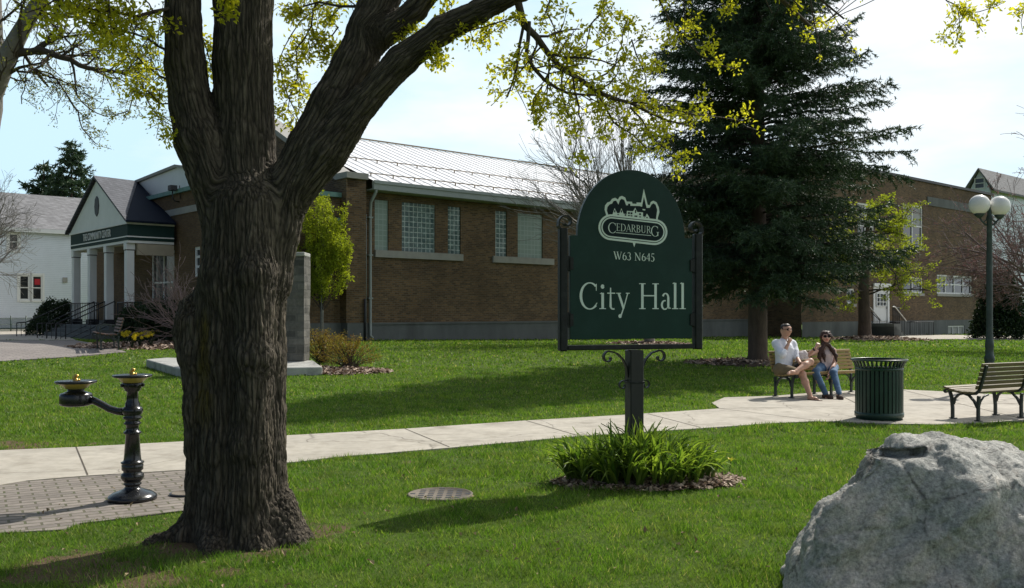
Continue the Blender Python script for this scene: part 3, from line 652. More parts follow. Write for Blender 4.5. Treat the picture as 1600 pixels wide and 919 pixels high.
# ---- community centre: low brick block, white upper storey, columned porch
s0 = Sx(400); wD = Wx(278, s0); wE = Wx(137, s0); cc = bld('community_center', 'tan brick community center with white columned porch and dark green fascia', s0, 0); oc = (s0, 0)
zC = Zy(303, s0, wD); zC2 = Zy(306, Sx(500), 0)
wF0, wF1 = Wx(236, s0), Wx(272.5, s0); dZ0 = .95; dzt = Zy(391, s0, wF1)
nw0, nw1 = Wx(312.5, s0), Wx(303, s0); nz0, nz1 = Zy(432, s0, nw0), Zy(385, s0, nw0)
wd0, wd1 = Wx(178, s0), Wx(164, s0)
wd0, wd1 = min(wd0, wd1), max(wd0, wd1); wf0, wf1 = min(wF0, wF1), max(wF0, wF1); nw0, nw1 = min(nw0, nw1), max(nw0, nw1)
b = BM(*oc); b.wall('s', s0, 0, wE, 0, zC, [(wf0, wf1, dZ0+.5, dzt), (nw0, nw1, nz0, nz1), (wd0, wd1, dZ0, 3.2)], .2); b.wall('w', 0, s0, Sx(470), 0, zC)
b.wall('w', wE, s0, s0+9, 0, zC); b.build('wall', M['brick_tan'], cc)
b = BM(*oc); b.wall('w', 0.03, Sx(430), sP0, zF, zC2); b.build('link_wall', M['brick'], cc)
b = BM(*oc); b.b3(s0-.05, sP0, -.06, .3, -.3, zF-.002); b.b3(s0-.05, s0+.2, .3, wE, -.3, zF-.002); b.build('foundation', M['foundation'], cc)
b = BM(*oc); b.b3(s0-.14, s0+.3, -.14, wE, zC, zC+.16); b.b3(s0+.3, Sx(470), -.14, .3, zC, zC+.16); b.b3(Sx(470)+.01, sP0-.01, -.10, .3, zC2, zC2+.17); b.build('coping', M['teal_trim'], cc)
b = BM(*oc); b.b3(Sx(527, -.1), sP0-.01, -.08, .0, Zy(352, Sx(533), 0), Zy(341, Sx(533), 0)); b.build('ledge', M['teal_trim'], cc)
b = BM(*oc); zz = Zy(336, s0, wD); b.b3(s0-.04, s0, 0, wE, zz, zz+.26); b.build('stone_band', M['stone_trim'], cc)
b = BM(*oc); b.b3(s0+.3, sP0, .3, 12, zC-.35, zC-.25); b.build('flat_roof', M['dark_trim'], cc)
window(cc, oc, 's', s0, wf0, wf1, dZ0+.5, dzt, 2, 2, fw=.09, label='large white framed window in the shade of the porch')
window(cc, oc, 's', s0, nw0, nw1, nz0, nz1, 1, 3, fw=.12, label='narrow white window beside the tree trunk')
g = BM(*oc); g.b3(s0+.10, s0+.15, wd0, wd1, dZ0, 3.2); dr = g.build('door', M['bronze'], cc); window(dr, oc, 's', s0, wd0+.15, wd1-.15, dZ0+.9, 3.0, 1, 1, d=.09, name='window')
up = s0+.35; pz = lambda px, py: (Wx(px, up), Zy(py, up, Wx(px, up)))
q = [pz(205, 348), pz(211, 288), pz(277, 262), pz(300, 265.5), pz(330, 269), pz(330, 300), pz(279, 305)]
g = BM(*oc); n = len(q); vs = [(up, a, z) for a, z in q]+[(up+5, a, z) for a, z in q]
g.add(vs, [tuple(range(n)), tuple(range(2*n-1, n-1, -1))]+[(i, (i+1) % n, n+(i+1) % n, n+i) for i in range(n)]); g.build('upper_wall', M['white_paint'], cc)
g = BM(*oc)
for i in (1, 2, 3):
    a, c_ = q[i], q[i+1]; g.add([(up-.12, a[0], a[1]+.005), (up-.12, c_[0], c_[1]+.005), (up+5, c_[0], c_[1]+.005), (up+5, a[0], a[1]+.005), (up-.12, a[0], a[1]+.12), (up-.12, c_[0], c_[1]+.12), (up+5, c_[0], c_[1]+.12), (up+5, a[0], a[1]+.12)], [(0, 1, 2, 3), (4, 5, 6, 7), (0, 1, 5, 4), (3, 2, 6, 7)])
g.build('roof_edge', M['stone_trim'], cc)
# porch
sf = Sx(199, wD); wL = Wx(110.5, sf); zf0 = Zy(375, sf, wD); zf1 = Zy(350, sf, wD); wM = (wD+wL)/2; zA = Zy(281, sf, Wx(150, sf)); fl = .98
print('porch', s0, sf, wD, wL, zf0, zf1, zA, zC, zE)
b = BM(*oc); b.b3(sf, s0-.145, wD, wL, zf0, zf1); b.build('fascia', M['green_fascia'], cc)
b = BM(*oc)
b.b3(sf-.02, s0-.15, wD-.02, wL+.02, zf0+.12, zf0+.165); b.b3(sf-.05, s0-.15, wD-.05, wL+.05, zf1-.003+.006, zf1+.08); b.b3(sf+.02, s0-.15, wD+.02, wL-.02, zf0-.10, zf0-.003)
b.build('white_trim', M['white_paint'], cc)
g = BM(*oc); ge = .12
g.add([(sf, wD-ge, zf1+.08), (sf, wL+ge, zf1+.08), (sf, wM, zA), (sf+.12, wD-ge, zf1+.08), (sf+.12, wL+ge, zf1+.08), (sf+.12, wM, zA)], [(0, 1, 2), (3, 5, 4), (0, 2, 5, 3), (1, 4, 5, 2), (0, 3, 4, 1)])
gab = g.build('gable', M['white_paint'], cc)
g = BM(*oc); rr_ = .55; vz = Zy(323, sf, Wx(149.5, sf)); g.add([(sf-.03, wM+.27*math.cos(t), vz+.42*math.sin(t)) for t in np.linspace(0, 6.283, 9)[:-1]]+[(sf, wM+.27*math.cos(t), vz+.42*math.sin(t)) for t in np.linspace(0, 6.283, 9)[:-1]], [tuple(range(8))]+[(i, (i+1) % 8, 8+(i+1) % 8, 8+i) for i in range(8)])
x_ = g.build('vent', M['dark_trim'], None); x_.parent = gab
eL, eR = (wL+.35, zf1+.04), (wD-.22, zf1+.06); sr = s0+.36
A0, A1 = (sf-.15, wM, zA+.06), (sr, wM-.3, Zy(286, sr, Wx(215, sr))+.02)
A1 = (sr, Wx(215, sr), Zy(286, sr, Wx(215, sr)))
g = BM(*oc); C0 = (sf-.15, eR[0], eR[1]); C1 = (s0-.16, eR[0], eR[1])
g.slab([A0, C0, A1], (0, 0, .09)); g.slab([A0, A1, (sr, eL[0], eL[1]), (sf-.15, eL[0], eL[1])], (0, 0, .09)); g.build('porch_roof', M['shingle'], cc)
g = BM(*oc); g.slab([(C0[0]+.01, C0[1]-.01, C0[2]-.01), (C1[0], C1[1]-.01, C1[2]-.01), (A1[0], A1[1]-.03, A1[2]-.02)], (0, 0, .08)); g.build('side_roof', M['navy_slope'], cc)
for px in (119, 144, 170, 202):
    wc = Wx(px, sf+.18); g = BM(*oc); zt_ = zf0-.10
    for (hw, a, c_) in ((.145, fl+.22, zt_-.28), (.165, zt_-.25, zt_-.002)): g.b3(sf+.18-hw, sf+.18+hw, wc-hw, wc+hw, a, c_)
    cl_ = g.build('column', M['white_paint'], cc, bevel=.012)
    g = BM(*oc); g.b3(sf+.18-.19, sf+.18+.19, wc-.19, wc+.19, fl, fl+.218); x_ = g.build('column_base', M['dark_trim'], None); x_.parent = cl_; g = BM(*oc); g.b3(sf+.18-.155, sf+.18+.155, wc-.155, wc+.155, zt_-.279, zt_-.251); x_ = g.build('column_band', M['dark_trim'], None); x_.parent = cl_
b = BM(*oc); b.b3(sf-.1, s0-.002, wD-.1, wL+.1, 0, fl-.003)
for i in range(6): b.b3(sf-.1-.32*(i+1), sf-.1-.32*i, wD+.8, wL+.1, 0, fl-.165*(i+1)+.16)
b.build('porch_steps', M['foundation'], cc)
b = BM(*oc); b.b3(sf+.35, s0-.2, wD-.0+.1, wL-.1, zf0-.13, zf0-.105); b.build('soffit', M['cream'], cc)
b = BM(*oc); b.b3(sf+.4, s0-.15, wD+.02, wD+.2, zf0-.55, zf0-.13); b.build('beam', M['cream'], cc)
def rail(par, org, pts, nb, r=.02, h=.9, mt='black_iron', name='railing', top=None):
    g = BM(*org); P3 = [Vector(p) for p in pts]
    for a, c_ in zip(P3[:-1], P3[1:]):
        g.tube([a+Vector((0, 0, h)), c_+Vector((0, 0, h))], r*1.2, 6); g.tube([a+Vector((0, 0, .12)), c_+Vector((0, 0, .12))], r*.8, 6)
        for i in range(nb+1):
            p = a.lerp(c_, i/nb); g.tube([p, p+Vector((0, 0, h))], r*(.55 if 0 < i < nb else 1), 5)
    return g.build(name, M[mt], par)
rail(cc, oc, [(sf+.0, wL, fl), (sf+.0, wD+3.4, fl)], 16); rail(cc, oc, [(sf+.02, wD, fl), (s0-.3, wD, fl)], 12); rail(cc, oc, [(sf, wD+.0, fl), (sf, wD+1.1, fl)], 8)
for wv in (wD+1.1, wD+2.3, wD+3.6, wL-.4): rail(cc, oc, [(sf-.1, wv, fl), (sf-1.9, wv, .12), (sf-2.25, wv, .1)], 2, h=.95)
def words(txt, size, mt, par, M4, name='lettering', squeeze=1.0, extr=.008, align='CENTER', sp=1.0):
    cu = bpy.data.curves.new(name, 'FONT'); cu.body = txt; cu.size = size; cu.extrude = extr; cu.align_x = align; cu.align_y = 'CENTER'; cu.space_character = sp; cu.offset = -size*.004
    o = bpy.data.objects.new(name, cu); col.objects.link(o); dg = bpy.context.evaluated_depsgraph_get(); me = bpy.data.meshes.new_from_object(o.evaluated_get(dg)); bpy.data.objects.remove(o)
    me.transform(Matrix.Diagonal((squeeze, 1, 1, 1))); me.transform(M4); me.materials.clear(); me.materials.append(mt); o = bpy.data.objects.new(name, me); col.objects.link(o); o.parent = par; return o
def facing_s(s, w, z):   # text lying on a wall that faces -s, reading to the viewer's right (= -w)
    return Matrix(((0, 0, -1, s), (-1, 0, 0, w), (0, 1, 0, z), (0, 0, 0, 1)))
words('THE COMMUNITY CENTER', .43, M['white_paint'], cc, facing_s(sf-s0-.012, Wx(151, sf), (zf0+zf1)/2+.07), squeeze=.67, extr=.01)
words('ENTRANCE', .22, M['dark_trim'], cc, Matrix(((1, 0, 0, (sf+s0)/2-s0+.1), (0, 0, 1, wD-.0), (0, 1, 0, zf0-.32), (0, 0, 0, 1))) @ Matrix.Identity(4)) if False else None
# floodlight on its bent conduit
wq = Wx(279, s0); g = BM(*oc); zq = Zy(316, s0, wq); g.tube([(s0-.02, wq-.12, zq), (s0-.2, wq-.12, zq+.02), (s0-.28, wq-.1, zq+.15), (s0-.28, wq-.1, zq+.5)], .025, 6)
g.box((s0-.42, wq-.28, zq+.42), (s0-.16, wq+.02, zq+.62)); g.tube([(s0-.05, wq-.3, zq+.1), (s0-.08, wq-.3, zq+.62)], .022, 6); g.build('floodlight', M['dark_trim'], cc)
# ---- white clapboard house on the left
yH = 56.0; xH = (70-800)/F*yH; sH = (xH-O.x)*U.x+(yH-O.y)*U.y; wH = (xH-O.x)*Vv.x+(yH-O.y)*Vv.y
hs = bld('white_house', 'white clapboard house with pale shingle roof left of the community center', sH, wH); oh = (sH, wH)
hS0, hS1 = Sx(-160, wH), Sx(190, wH); eZ = Zy(361, sH, wH); rZ = 8.9
lw = [(Sx(30, wH), Sx(46, wH), Zy(469, sH, wH), Zy(431, sH, wH)), (Sx(50, wH), Sx(66, wH), Zy(469, sH, wH), Zy(431, sH, wH)), (Sx(13.5, wH), Sx(29, wH), Zy(393, sH, wH), Zy(359.5, sH, wH)-.3)]
b = BM(*oh); b.wall('w', wH, hS0, hS1, -.2, eZ, lw, .08); b.wall('s', hS1, wH, wH+9, -.2, eZ); b.build('wall', M['siding'], hs)
b = BM(*oh); b.b3(hS0, hS1, wH-.03, wH+.2, -.3, .55); b.build('foundation', M['foundation'], hs)
WN = []
for i, (a, e, z, y) in enumerate(lw):
    w_ = window(hs, oh, 'w', wH, a, e, z, y, 1, 2, fw=.07, d=.06); WN.append(w_)
for (a, e, z, y), w_ in zip(lw, WN):
    b = BM(*oh); b.b3(a-.12, a-.003, wH-.035, wH, z-.12, y+.14); b.b3(e+.003, e+.12, wH-.035, wH, z-.12, y+.14); b.b3(a, e, wH-.035, wH, y+.003, y+.14); b.b3(a, e, wH-.06, wH, z-.12, z-.003); b.build('trim', M['white_paint'], None).parent = w_
b = BM(*oh); dpt = 4.5
b.slab([(hS0-.4, wH-.35, eZ-.05), (hS1+.4, wH-.35, eZ-.05), (hS1+.4, wH+dpt, rZ), (hS0-.4, wH+dpt, rZ)], (0, 0, .14)); b.slab([(hS0-.4, wH+2*dpt+.35, eZ-.05), (hS1+.4, wH+2*dpt+.35, eZ-.05), (hS1+.4, wH+dpt, rZ), (hS0-.4, wH+dpt, rZ)], (0, 0, .139)); b.build('roof', M['shingle_pale'], hs)
b = BM(*oh); b.b3(hS0-.4, hS1+.4, wH-.39, wH-.355, eZ-.16, eZ+.08); b.build('eave_board', M['white_paint'], hs)
M['red'] = mat('red_sign', (.45, .02, .03), .5)
b = BM(*oh); c_ = lw[1]; b.b3(c_[0]+.15, c_[1]-.1, wH+.045, wH+.055, c_[3]-.55, c_[3]-.2); b.build('window_sign', M['red'], hs)
b = BM(*oh); a = Sx(98, wH); b.b3(a, a+.25, wH-.08, wH, Zy(441, sH, wH), Zy(433, sH, wH)); b.build('meter_box', M['stone_trim'], hs)
# ---- two storey wing on the right
wW = -2.5; sW0, sW1 = Sx(1252, wW), Sx(1549, wW); sWm = Sx(1440, wW); wg = bld('school_wing', 'two storey brown brick wing with white windows and a side door behind the lamp post', sWm, wW); ow = (sWm, wW)
zz = lambda py, px: Zy(py, Sx(px, wW), wW)
zTop = zz(296, 1500); zFw = zz(501, 1420)
def rc(a, e, y1, y0): return (Sx(a, wW), Sx(e, wW), zz(y1, (a+e)/2), zz(y0, (a+e)/2))
wu = rc(1411, 1442, 386, 320); wl = rc(1411, 1442, 458, 433); wq4 = rc(1464, 1519, 459.5, 430.5); ws = rc(1323, 1335.5, 474.5, 451); wdr = rc(1364, 1389, 505, 447); wb = rc(1480, 1506, 524, 509)
wu2 = rc(1340, 1366, 388, 318)
b = BM(*ow); b.wall('w', wW, sW0, sW1, zFw, zTop, [wu, wl, wq4, ws, wdr, wu2], .12); b.wall('s', sW0, wW, 10, 0, zTop); b.wall('s', sW1, wW, 12, 0, zTop); b.build('wall', M['brick'], wg)
b = BM(*ow); b.wall('w', wW-.05, sW0, sW1, -.6, zFw, [wb, (wdr[0], wdr[1], wdr[2], zFw)], .1); b.build('foundation', M['foundation'], wg)
zb_ = zz(326, 1480); b = BM(*ow); b.b3(Sx(1448, wW), Sx(1528, wW), wW-.06, wW, zb_, zb_+.55); b.build('stone_band', M['foundation'], wg)
b = BM(*ow); b.b3(sW0-.05, sW1+.08, wW-.10, wW+.35, zTop, zTop+.16); b.b3(sW0, sW1, wW+.35, 12, zTop-.5, zTop-.4); b.build('coping', M['dark_trim'], wg)
window(wg, ow, 'w', wW, *wu, 2, 2, fw=.10, blind=.45, label='tall white upper window'); window(wg, ow, 'w', wW, *wl, 2, 1, fw=.10, blind=.1); window(wg, ow, 'w', wW, *wu2, 2, 2, fw=.10, blind=.4)
window(wg, ow, 'w', wW, *wq4, 4, 2, fw=.09, blind=.12, label='row of four white sash windows'); window(wg, ow, 'w', wW, *ws, 1, 2, fw=.09, label='small narrow window left of the door'); window(wg, ow, 'w', wW-.05, *wb, 3, 1, fw=.08, label='low basement window', pane='blind')
for q in (wl, wq4, ws, wu): b = BM(*ow); b.b3(q[0]-.08, q[1]+.08, wW-.08, wW, q[2]-.17, q[2]-.003); b.build('sill', M['stone_trim'], wg)
dmid = (wdr[0]+wdr[1])/2; dh = wdr[3]-wdr[2]
b = BM(*ow); b.b3(wdr[0]+.003, wdr[0]+.22, wW-.04, wW+.1, wdr[2], wdr[3]-.003); b.b3(wdr[1]-.22, wdr[1]-.003, wW-.04, wW+.1, wdr[2], wdr[3]-.003); b.b3(wdr[0]+.22, wdr[1]-.22, wW-.03, wW+.1, wdr[3]-.25, wdr[3]-.006); b.b3(wdr[0]-.1, wdr[1]+.1, wW-.15, wW-.045, wdr[3]-.05, wdr[3]+.15); b.build('door_frame', M['white_paint'], wg)
b = BM(*ow); b.b3(wdr[0]+.223, wdr[1]-.223, wW+.03, wW+.07, wdr[2], wdr[3]-.26); dr = b.build('door', M['white_paint'], wg); q = (wdr[0]+.38, wdr[1]-.38, wdr[2]+dh*.45, wdr[3]-.42)
w_ = window(dr, ow, 'w', wW, *q, 3, 3, fw=.05, d=.012, name='window'); g = BM(*ow); g.tube([(wdr[1]-.3, wW-.02, wdr[2]+dh*.38), (wdr[1]-.3, wW-.02, wdr[2]+dh*.46)], .02, 6); g.build('handle', M['dark_trim'], None).parent = dr
lz = wdr[2]; wl0 = wW-1.8; g = BM(*ow); sA, sB = wdr[0]-.2, Sx(1397, wl0); g.b3(sA, sB, wl0, wW-.055, -.4, lz)
nst = 5; rise = (lz-(-.02))/nst
for i in range(nst-1): g.b3(sB+.36*i, sB+.36*(i+1), wl0, wW-.055, -.4, lz-rise*(i+1))
g.build('entrance_steps', M['foundation'], wg)
rail(wg, ow, [(sA, wl0+.08, lz), (sB, wl0+.08, lz)], 12); rail(wg, ow, [(sB, wl0+.08, lz), (sB+.36*4, wl0+.08, .1)], 7); rail(wg, ow, [(sB, wW-.2, lz), (sB+.36*4, wW-.2, .1)], 7)
M['steel'] = mat('steel', (.6, .6, .58), .35, .1, 4, 0, 20, metal=.8)
for wv in (wl0+.08, wW-.2):
    g = BM(*ow); g.tube([(sB-.1, wv-.04, lz+.98), (sB+.2, wv-.04, lz+.95), (sB+.36*4+.1, wv-.04, .98)], .035, 6); g.build('handrail', M['steel'], wg)
rail(wg, ow, [(sB+2.2, wl0+.3, -.05), (sB+5.6, wl0+.3, -.05)], 14, h=.95); rail(wg, ow, [(sB+5.6, wl0+.3, -.05), (sB+5.6, wW-.06, -.05)], 5, h=.95)
g = BM(*ow); g.b3(sB+2.9, sB+3.3, wW-.5, wW-.1, -.1, .9); g.build('utility_box', M['dark_trim'], wg)
# ---- house beyond the wing
yB = 92.0; xB = (1565-800)/F*yB; sB_ = (xB-O.x)*U.x+(yB-O.y)*U.y; wB_ = (xB-O.x)*Vv.x+(yB-O.y)*Vv.y
fh = bld('gabled_house', 'distant house with white gable and brown roof beyond the brick wing', sB_, wB_); of = (sB_, wB_)
def pf(px, py, w): s = Sx(px, w); return (s, w, Zy(py, s, w))
gs = Sx(1548, wB_); WB = Wx(1514, gs)-wB_
ap = (gs, wB_+WB/2); az = Zy(266, ap[0], ap[1]); ez = Zy(300, gs, wB_+WB)
b = BM(*of); L_ = 16
b.add([(gs, wB_, -.5), (gs, wB_+WB, -.5), (gs, wB_+WB, ez), (gs, wB_+WB/2, az), (gs, wB_, ez)], [(0, 1, 2, 3, 4)]); b.wall('w', wB_, gs, gs+L_, -.5, ez); b.wall('w', wB_+WB, gs, gs+L_, -.5, ez); b.build('wall', M['siding'], fh)
b = BM(*of); b.slab([(gs-.4, wB_-.5, ez-.2), (gs+L_, wB_-.5, ez-.2), (gs+L_, wB_+WB/2, az), (gs-.4, wB_+WB/2, az)], (0, 0, .2)); b.slab([(gs-.4, wB_+WB+.5, ez-.2), (gs+L_, wB_+WB+.5, ez-.2), (gs+L_, wB_+WB/2, az), (gs-.4, wB_+WB/2, az)], (0, 0, .199)); b.build('roof', M['shingle_pale'], fh)
window(fh, of, 's', gs-.12, wB_+WB/2-.5, wB_+WB/2+.5, ez+.2, ez+1.3, 1, 2, fw=.1)
# ------------------------------------------------------------------ the City Hall sign
M['sign_green'] = mat('sign_green', (.004, .032, .024), .42, .18, 1.5, .05, 30, spec=.22, dirt=((.012, .045, .038), 3, .6))
M['sign_pale'] = mat('sign_pale', (.66, .78, .72), .55, .06, 8, 0)
M['sign_dark'] = mat('sign_dark', (.006, .018, .020), .5, spec=.15)
M['wrought'] = mat('wrought', (.012, .015, .015), .5, .25, 9, .35, 70, spec=.25, dirt=((.04, .05, .047), 12, .4))
M['post_paint'] = mat('post_paint', (.020, .022, .020), .5, .25, 6, .3, 40, dirt=((.060, .035, .025), 3, .5), aniso=(1, 1, .2))
SR = R(18); sign = empty('city_hall_sign', POST, 'arched dark green sign with pale City Hall lettering on a black post', 'sign', rz=SR)
sx = Vector((math.cos(SR), math.sin(SR), 0)); sy = Vector((-math.sin(SR), math.cos(SR), 0))
def SP(px, py, off=0.0):
    d = Vector(((px-800)/F, 1, -(py-HZ)/F)); o = Vector((0, 0, CH)); p0 = POST+sy*off; t = (p0-o).dot(sy)/d.dot(sy); q = o+d*t-POST
    return (q.dot(sx), q.z)
yf = -.025
aL = SP(889.5, 450)[0]; aR = SP(1079.5, 450)[0]; zB = SP(978, 529.5)[1]; zS = SP(893, 368)[1]; zA_ = SP(978, 266)[1]; iL, iR = SP(901, 350)[0], SP(1068, 350)[0]
pl = [(aL, zB), (aR, zB), (aR, zS), (iR, zS)]; cxs = (iL+iR)/2; hw = (iR-iL)/2
pl += [(cxs+hw*math.cos(t), zS+.002+(zA_-zS)*math.sin(t)) for t in np.linspace(0, math.pi, 41)][1:-1]+[(iL, zS), (aL, zS)]
g = MB(); Mx = Matrix(((1, 0, 0, 0), (0, 0, 1, yf), (0, 1, 0, 0), (0, 0, 0, 1))); g.prism(pl, .05, 0, Mx); panel = g.build('sign_panel', M['sign_green'], sign, local=True, bevel=.003)
class Flat:
    """flat vinyl shapes on the panel face; every layer sits a little proud of the last"""
    def __init__(s): s.m = MB(); s.k = 0
    def poly(s, pts, lay, mi):
        d = yf-.0012*lay; s.k += 1
        from mathutils.geometry import tessellate_polygon
        s.m.add([(p[0], d, p[1]) for p in pts], [tuple(t) for t in tessellate_polygon([[Vector((p[0], p[1], 0)) for p in pts]])], mi)
    def ribbon(s, pts, lay, mi, xf):
        d = yf-.0012*lay-.00012*(s.k % 9); s.k += 1; V = []; n = len(pts)
        for i, (x, y, w) in enumerate(pts):
            a = pts[max(i-1, 0)]; b = pts[min(i+1, n-1)]; t = Vector((b[0]-a[0], b[1]-a[1])); t.normalize(); nn = Vector((-t.y, t.x))*w/2
            for sg in (1, -1): X, Z = xf(x+nn.x*sg, y+nn.y*sg); V.append((X, d, Z))
        s.m.add(V, [(2*i, 2*i+1, 2*i+3, 2*i+2) for i in range(n-1)], mi)
T_, t_ = .125, .045
def ar(cx, cy, rx, ry, a0, a1, T=T_, t=t_, n=22):
    L = []
    for k in range(n+1):
        a = R(a0+(a1-a0)*k/n); c_ = abs(math.cos(a))*1.0; L.append((cx+rx*math.cos(a), cy+ry*math.sin(a), t+(T-t)*c_**1.3))
    return L
def ln(x0, y0, x1, y1, w, w2=None): return [(x0, y0, w), (x1, y1, w2 or w)]
def sf_(x, y, h=.15): return ln(x-h, y, x+h, y, .035)
def stem(x, y0, y1, b=True, t=True, w=T_): return [ln(x, y0, x, y1, w)]+([sf_(x, y0+.015)] if b else [])+([sf_(x, y1-.015)] if t else [])
GL = {
 'C': (.86, [ar(.47, .5, .40, .50, 48, 315), ln(.76, .70, .76, .96, .03, .05), ln(.745, .17, .80, .24, .05, .03)]),
 'G': (.95, [ar(.47, .5, .40, .50, 48, 312), ln(.76, .70, .76, .96, .03, .05)]+[ln(.77, .06, .77, .42, T_)]+[sf_(.77, .42)]),
 'i': (.34, stem(.17, 0, .62, True, False)+[ln(.05, .58, .14, .62, .03, .05), ar(.165, .86, .045, .045, 0, 360, .085, .085, 10)]),
 't': (.42, [ln(.17, .10, .17, .82, T_*.9, .05), ln(.02, .61, .38, .61, .045)]+[ar(.29, .13, .12, .13, 180, 300, .10, .05, 10)]),
 'y': (.60, [ln(.10, .61, .33, .02, T_*.85), ln(.52, .61, .33, .02, .05), ln(.33, .04, .20, -.27, .05, .07), sf_(.10, .61, .11), sf_(.52, .61, .09), ar(.165, -.27, .04, .04, 0, 360, .08, .08, 10)]),
 'H': (1.02, stem(.20, 0, 1)+stem(.82, 0, 1)+[ln(.20, .52, .82, .52, .05)]),
 'a': (.52, [ln(.38, .06, .38, .46, T_*.9), ar(.25, .44, .13, .17, 5, 160, .10, .05, 12), ar(.22, .16, .145, .17, 75, 300, .10, .05, 14), ln(.30, .02, .40, .12, .04), ln(.38, .05, .50, .03, .07, .03)]),
 'l': (.34, stem(.17, 0, 1.03, True, False)+[ln(.05, 1.0, .14, 1.03, .03, .05)]),
 'E': (.72, stem(.20, 0, 1)+[ln(.2, .98, .62, .98, .045), ln(.2, .52, .52, .52, .045), ln(.2, .02, .66, .02, .045), ln(.62, .86, .62, .99, .04), ln(.66, .01, .67, .17, .04), ln(.52, .43, .52, .60, .035)]),
 'D': (.92, stem(.20, 0, 1)+[[(.2, .98, .045), (.35, .98, .045)]+ar(.38, .5, .44, .48, 88, -88)+[(.35, .02, .045), (.2, .02, .045)]]),
 'A': (.86, [ln(.43, 1.0, .78, .02, T_), ln(.43, .98, .12, .02, .05), ln(.22, .34, .64, .34, .04), sf_(.12, .015, .11), sf_(.78, .015, .13)]),
 'R': (.84, stem(.20, 0, 1)+[[(.2, .98, .045), (.34, .98, .045)]+ar(.36, .75, .25, .23, 88, -88)+[(.34, .52, .045), (.2, .52, .045)], ln(.40, .52, .74, .02, T_*.9), sf_(.78, .015, .08)]),
 'B': (.80, stem(.20, 0, 1)+[[(.2, .98, .045), (.34, .98, .045)]+ar(.36, .76, .22, .22, 88, -88)+[(.2, .54, .045)], [(.2, .53, .045)]+ar(.38, .27, .28, .25, 88, -88)+[(.2, .02, .045)]]),
 'U': (.92, [ln(.20, .98, .20, .32, T_), ar(.45, .33, .25, .31, 180, 360), ln(.70, .32, .70, .98, .055), sf_(.20, .985, .14), sf_(.70, .985, .12)]),
 'W': (1.15, [ln(.10, .98, .36, .02, T_), ln(.36, .02, .56, .95, .05), ln(.50, .98, .78, .02, T_), ln(.78, .02, 1.02, .98, .05), sf_(.10, .985, .12), sf_(.52, .985, .12), sf_(1.02, .985, .10)]),
 'N': (.98, [ln(.20, 0, .20, .98, .05), ln(.18, .98, .78, .02, T_), ln(.78, .02, .78, 1, .05), sf_(.20, .015, .13), sf_(.14, .985, .10), sf_(.78, .985, .13)]),
 '6': (.60, [ar(.30, .29, .21, .28, 0, 360), ar(.50, .30, .42, .66, 110, 180, .10, .05, 12)]),
 '3': (.56, [ar(.26, .74, .17, .23, 150, -75, .10, .05, 14), ar(.25, .27, .21, .27, 82, -150, .12, .05, 16)]),
 '4': (.60, [ln(.40, 0, .40, .98, T_*.9), ln(.40, .96, .05, .30, .045), ln(.05, .29, .56, .29, .055)]),
 '5': (.56, [ln(.17, .96, .48, .96, .09), ln(.16, .97, .13, .56, .04), ar(.22, .29, .23, .30, 105, -140, .12, .05, 16)]),
 ' ': (.36, [])}
FL = Flat()
def write(txt, L, Rr, cap, lay=1, mi=0, heavy=1.0, gap=.02):
    """txt between two photo points on the baseline; cap height in photo pixels"""
    w = sum(GL[c][0]+gap for c in txt)-gap; a = SP(*L); b = SP(*Rr); ch = abs(SP(L[0], L[1])[1]-SP(L[0], L[1]-cap)[1]); k = (b[0]-a[0])/w; sl = (b[1]-a[1])/(b[0]-a[0]); x = 0
    for c in txt:
        for st in GL[c][1]:
            st = [(p[0], p[1], p[2]*heavy) for p in st]
            FL.ribbon(st, lay, mi, lambda X, Y, x=x: (a[0]+(x+X)*k, a[1]+(x+X)*k*sl+Y*ch))
        x += GL[c][0]+gap
write('City Hall', (903.5, 483), (1070, 483), 41, 1, 0, .95)
cq = lambda X, Y: (900+X/7.07, 290+Y/7.07)
CP = lambda L: [SP(*cq(*p)) for p in L]
write('W63 N645', cq(402, 818), cq(856, 840), 12.4, 1, 0, 1.05)
def stad(X0, Y0, X1, Y1, r): 
    a = math.atan2(Y1-Y0, X1-X0); return [(X1+r*math.cos(a+t), Y1+r*math.sin(a+t)) for t in np.linspace(-math.pi/2, math.pi/2, 17)]+[(X0+r*math.cos(a+t), Y0+r*math.sin(a+t)) for t in np.linspace(math.pi/2, 3*math.pi/2, 17)]
FL.poly(CP([(330, 420), (318, 320), (303, 270), (308, 222), (335, 190), (365, 180), (385, 150), (420, 138), (450, 158), (468, 128), (495, 118), (530, 135), (547, 180), (605, 183), (610, 203), (655, 206), (655, 190), (706, 192), (735, 38), (778, 215), (800, 220), (812, 185), (840, 170), (875, 188), (900, 240), (908, 300), (892, 350), (880, 440)]), 1, 0)
FL.poly(CP([(350, 420), (345, 335), (328, 280), (335, 240), (360, 210), (385, 205), (400, 175), (430, 170), (455, 215), (470, 170), (490, 150), (520, 165), (540, 222), (560, 222), (562, 205), (585, 205), (587, 228), (690, 230), (715, 240), (736, 128), (765, 250), (800, 250), (820, 215), (840, 200), (865, 215), (882, 270), (875, 330), (862, 430)]), 2, 1)
FL.poly(CP([(380, 420), (380, 350), (412, 252), (440, 308), (465, 308), (487, 256), (512, 315), (545, 320), (548, 283), (615, 288), (640, 248), (662, 296), (725, 300), (725, 345), (752, 350), (768, 312), (795, 355), (800, 380), (822, 372), (826, 430)]), 3, 0)
FL.poly(CP([(718, 262), (752, 266), (748, 280), (722, 276)]), 3, 0)
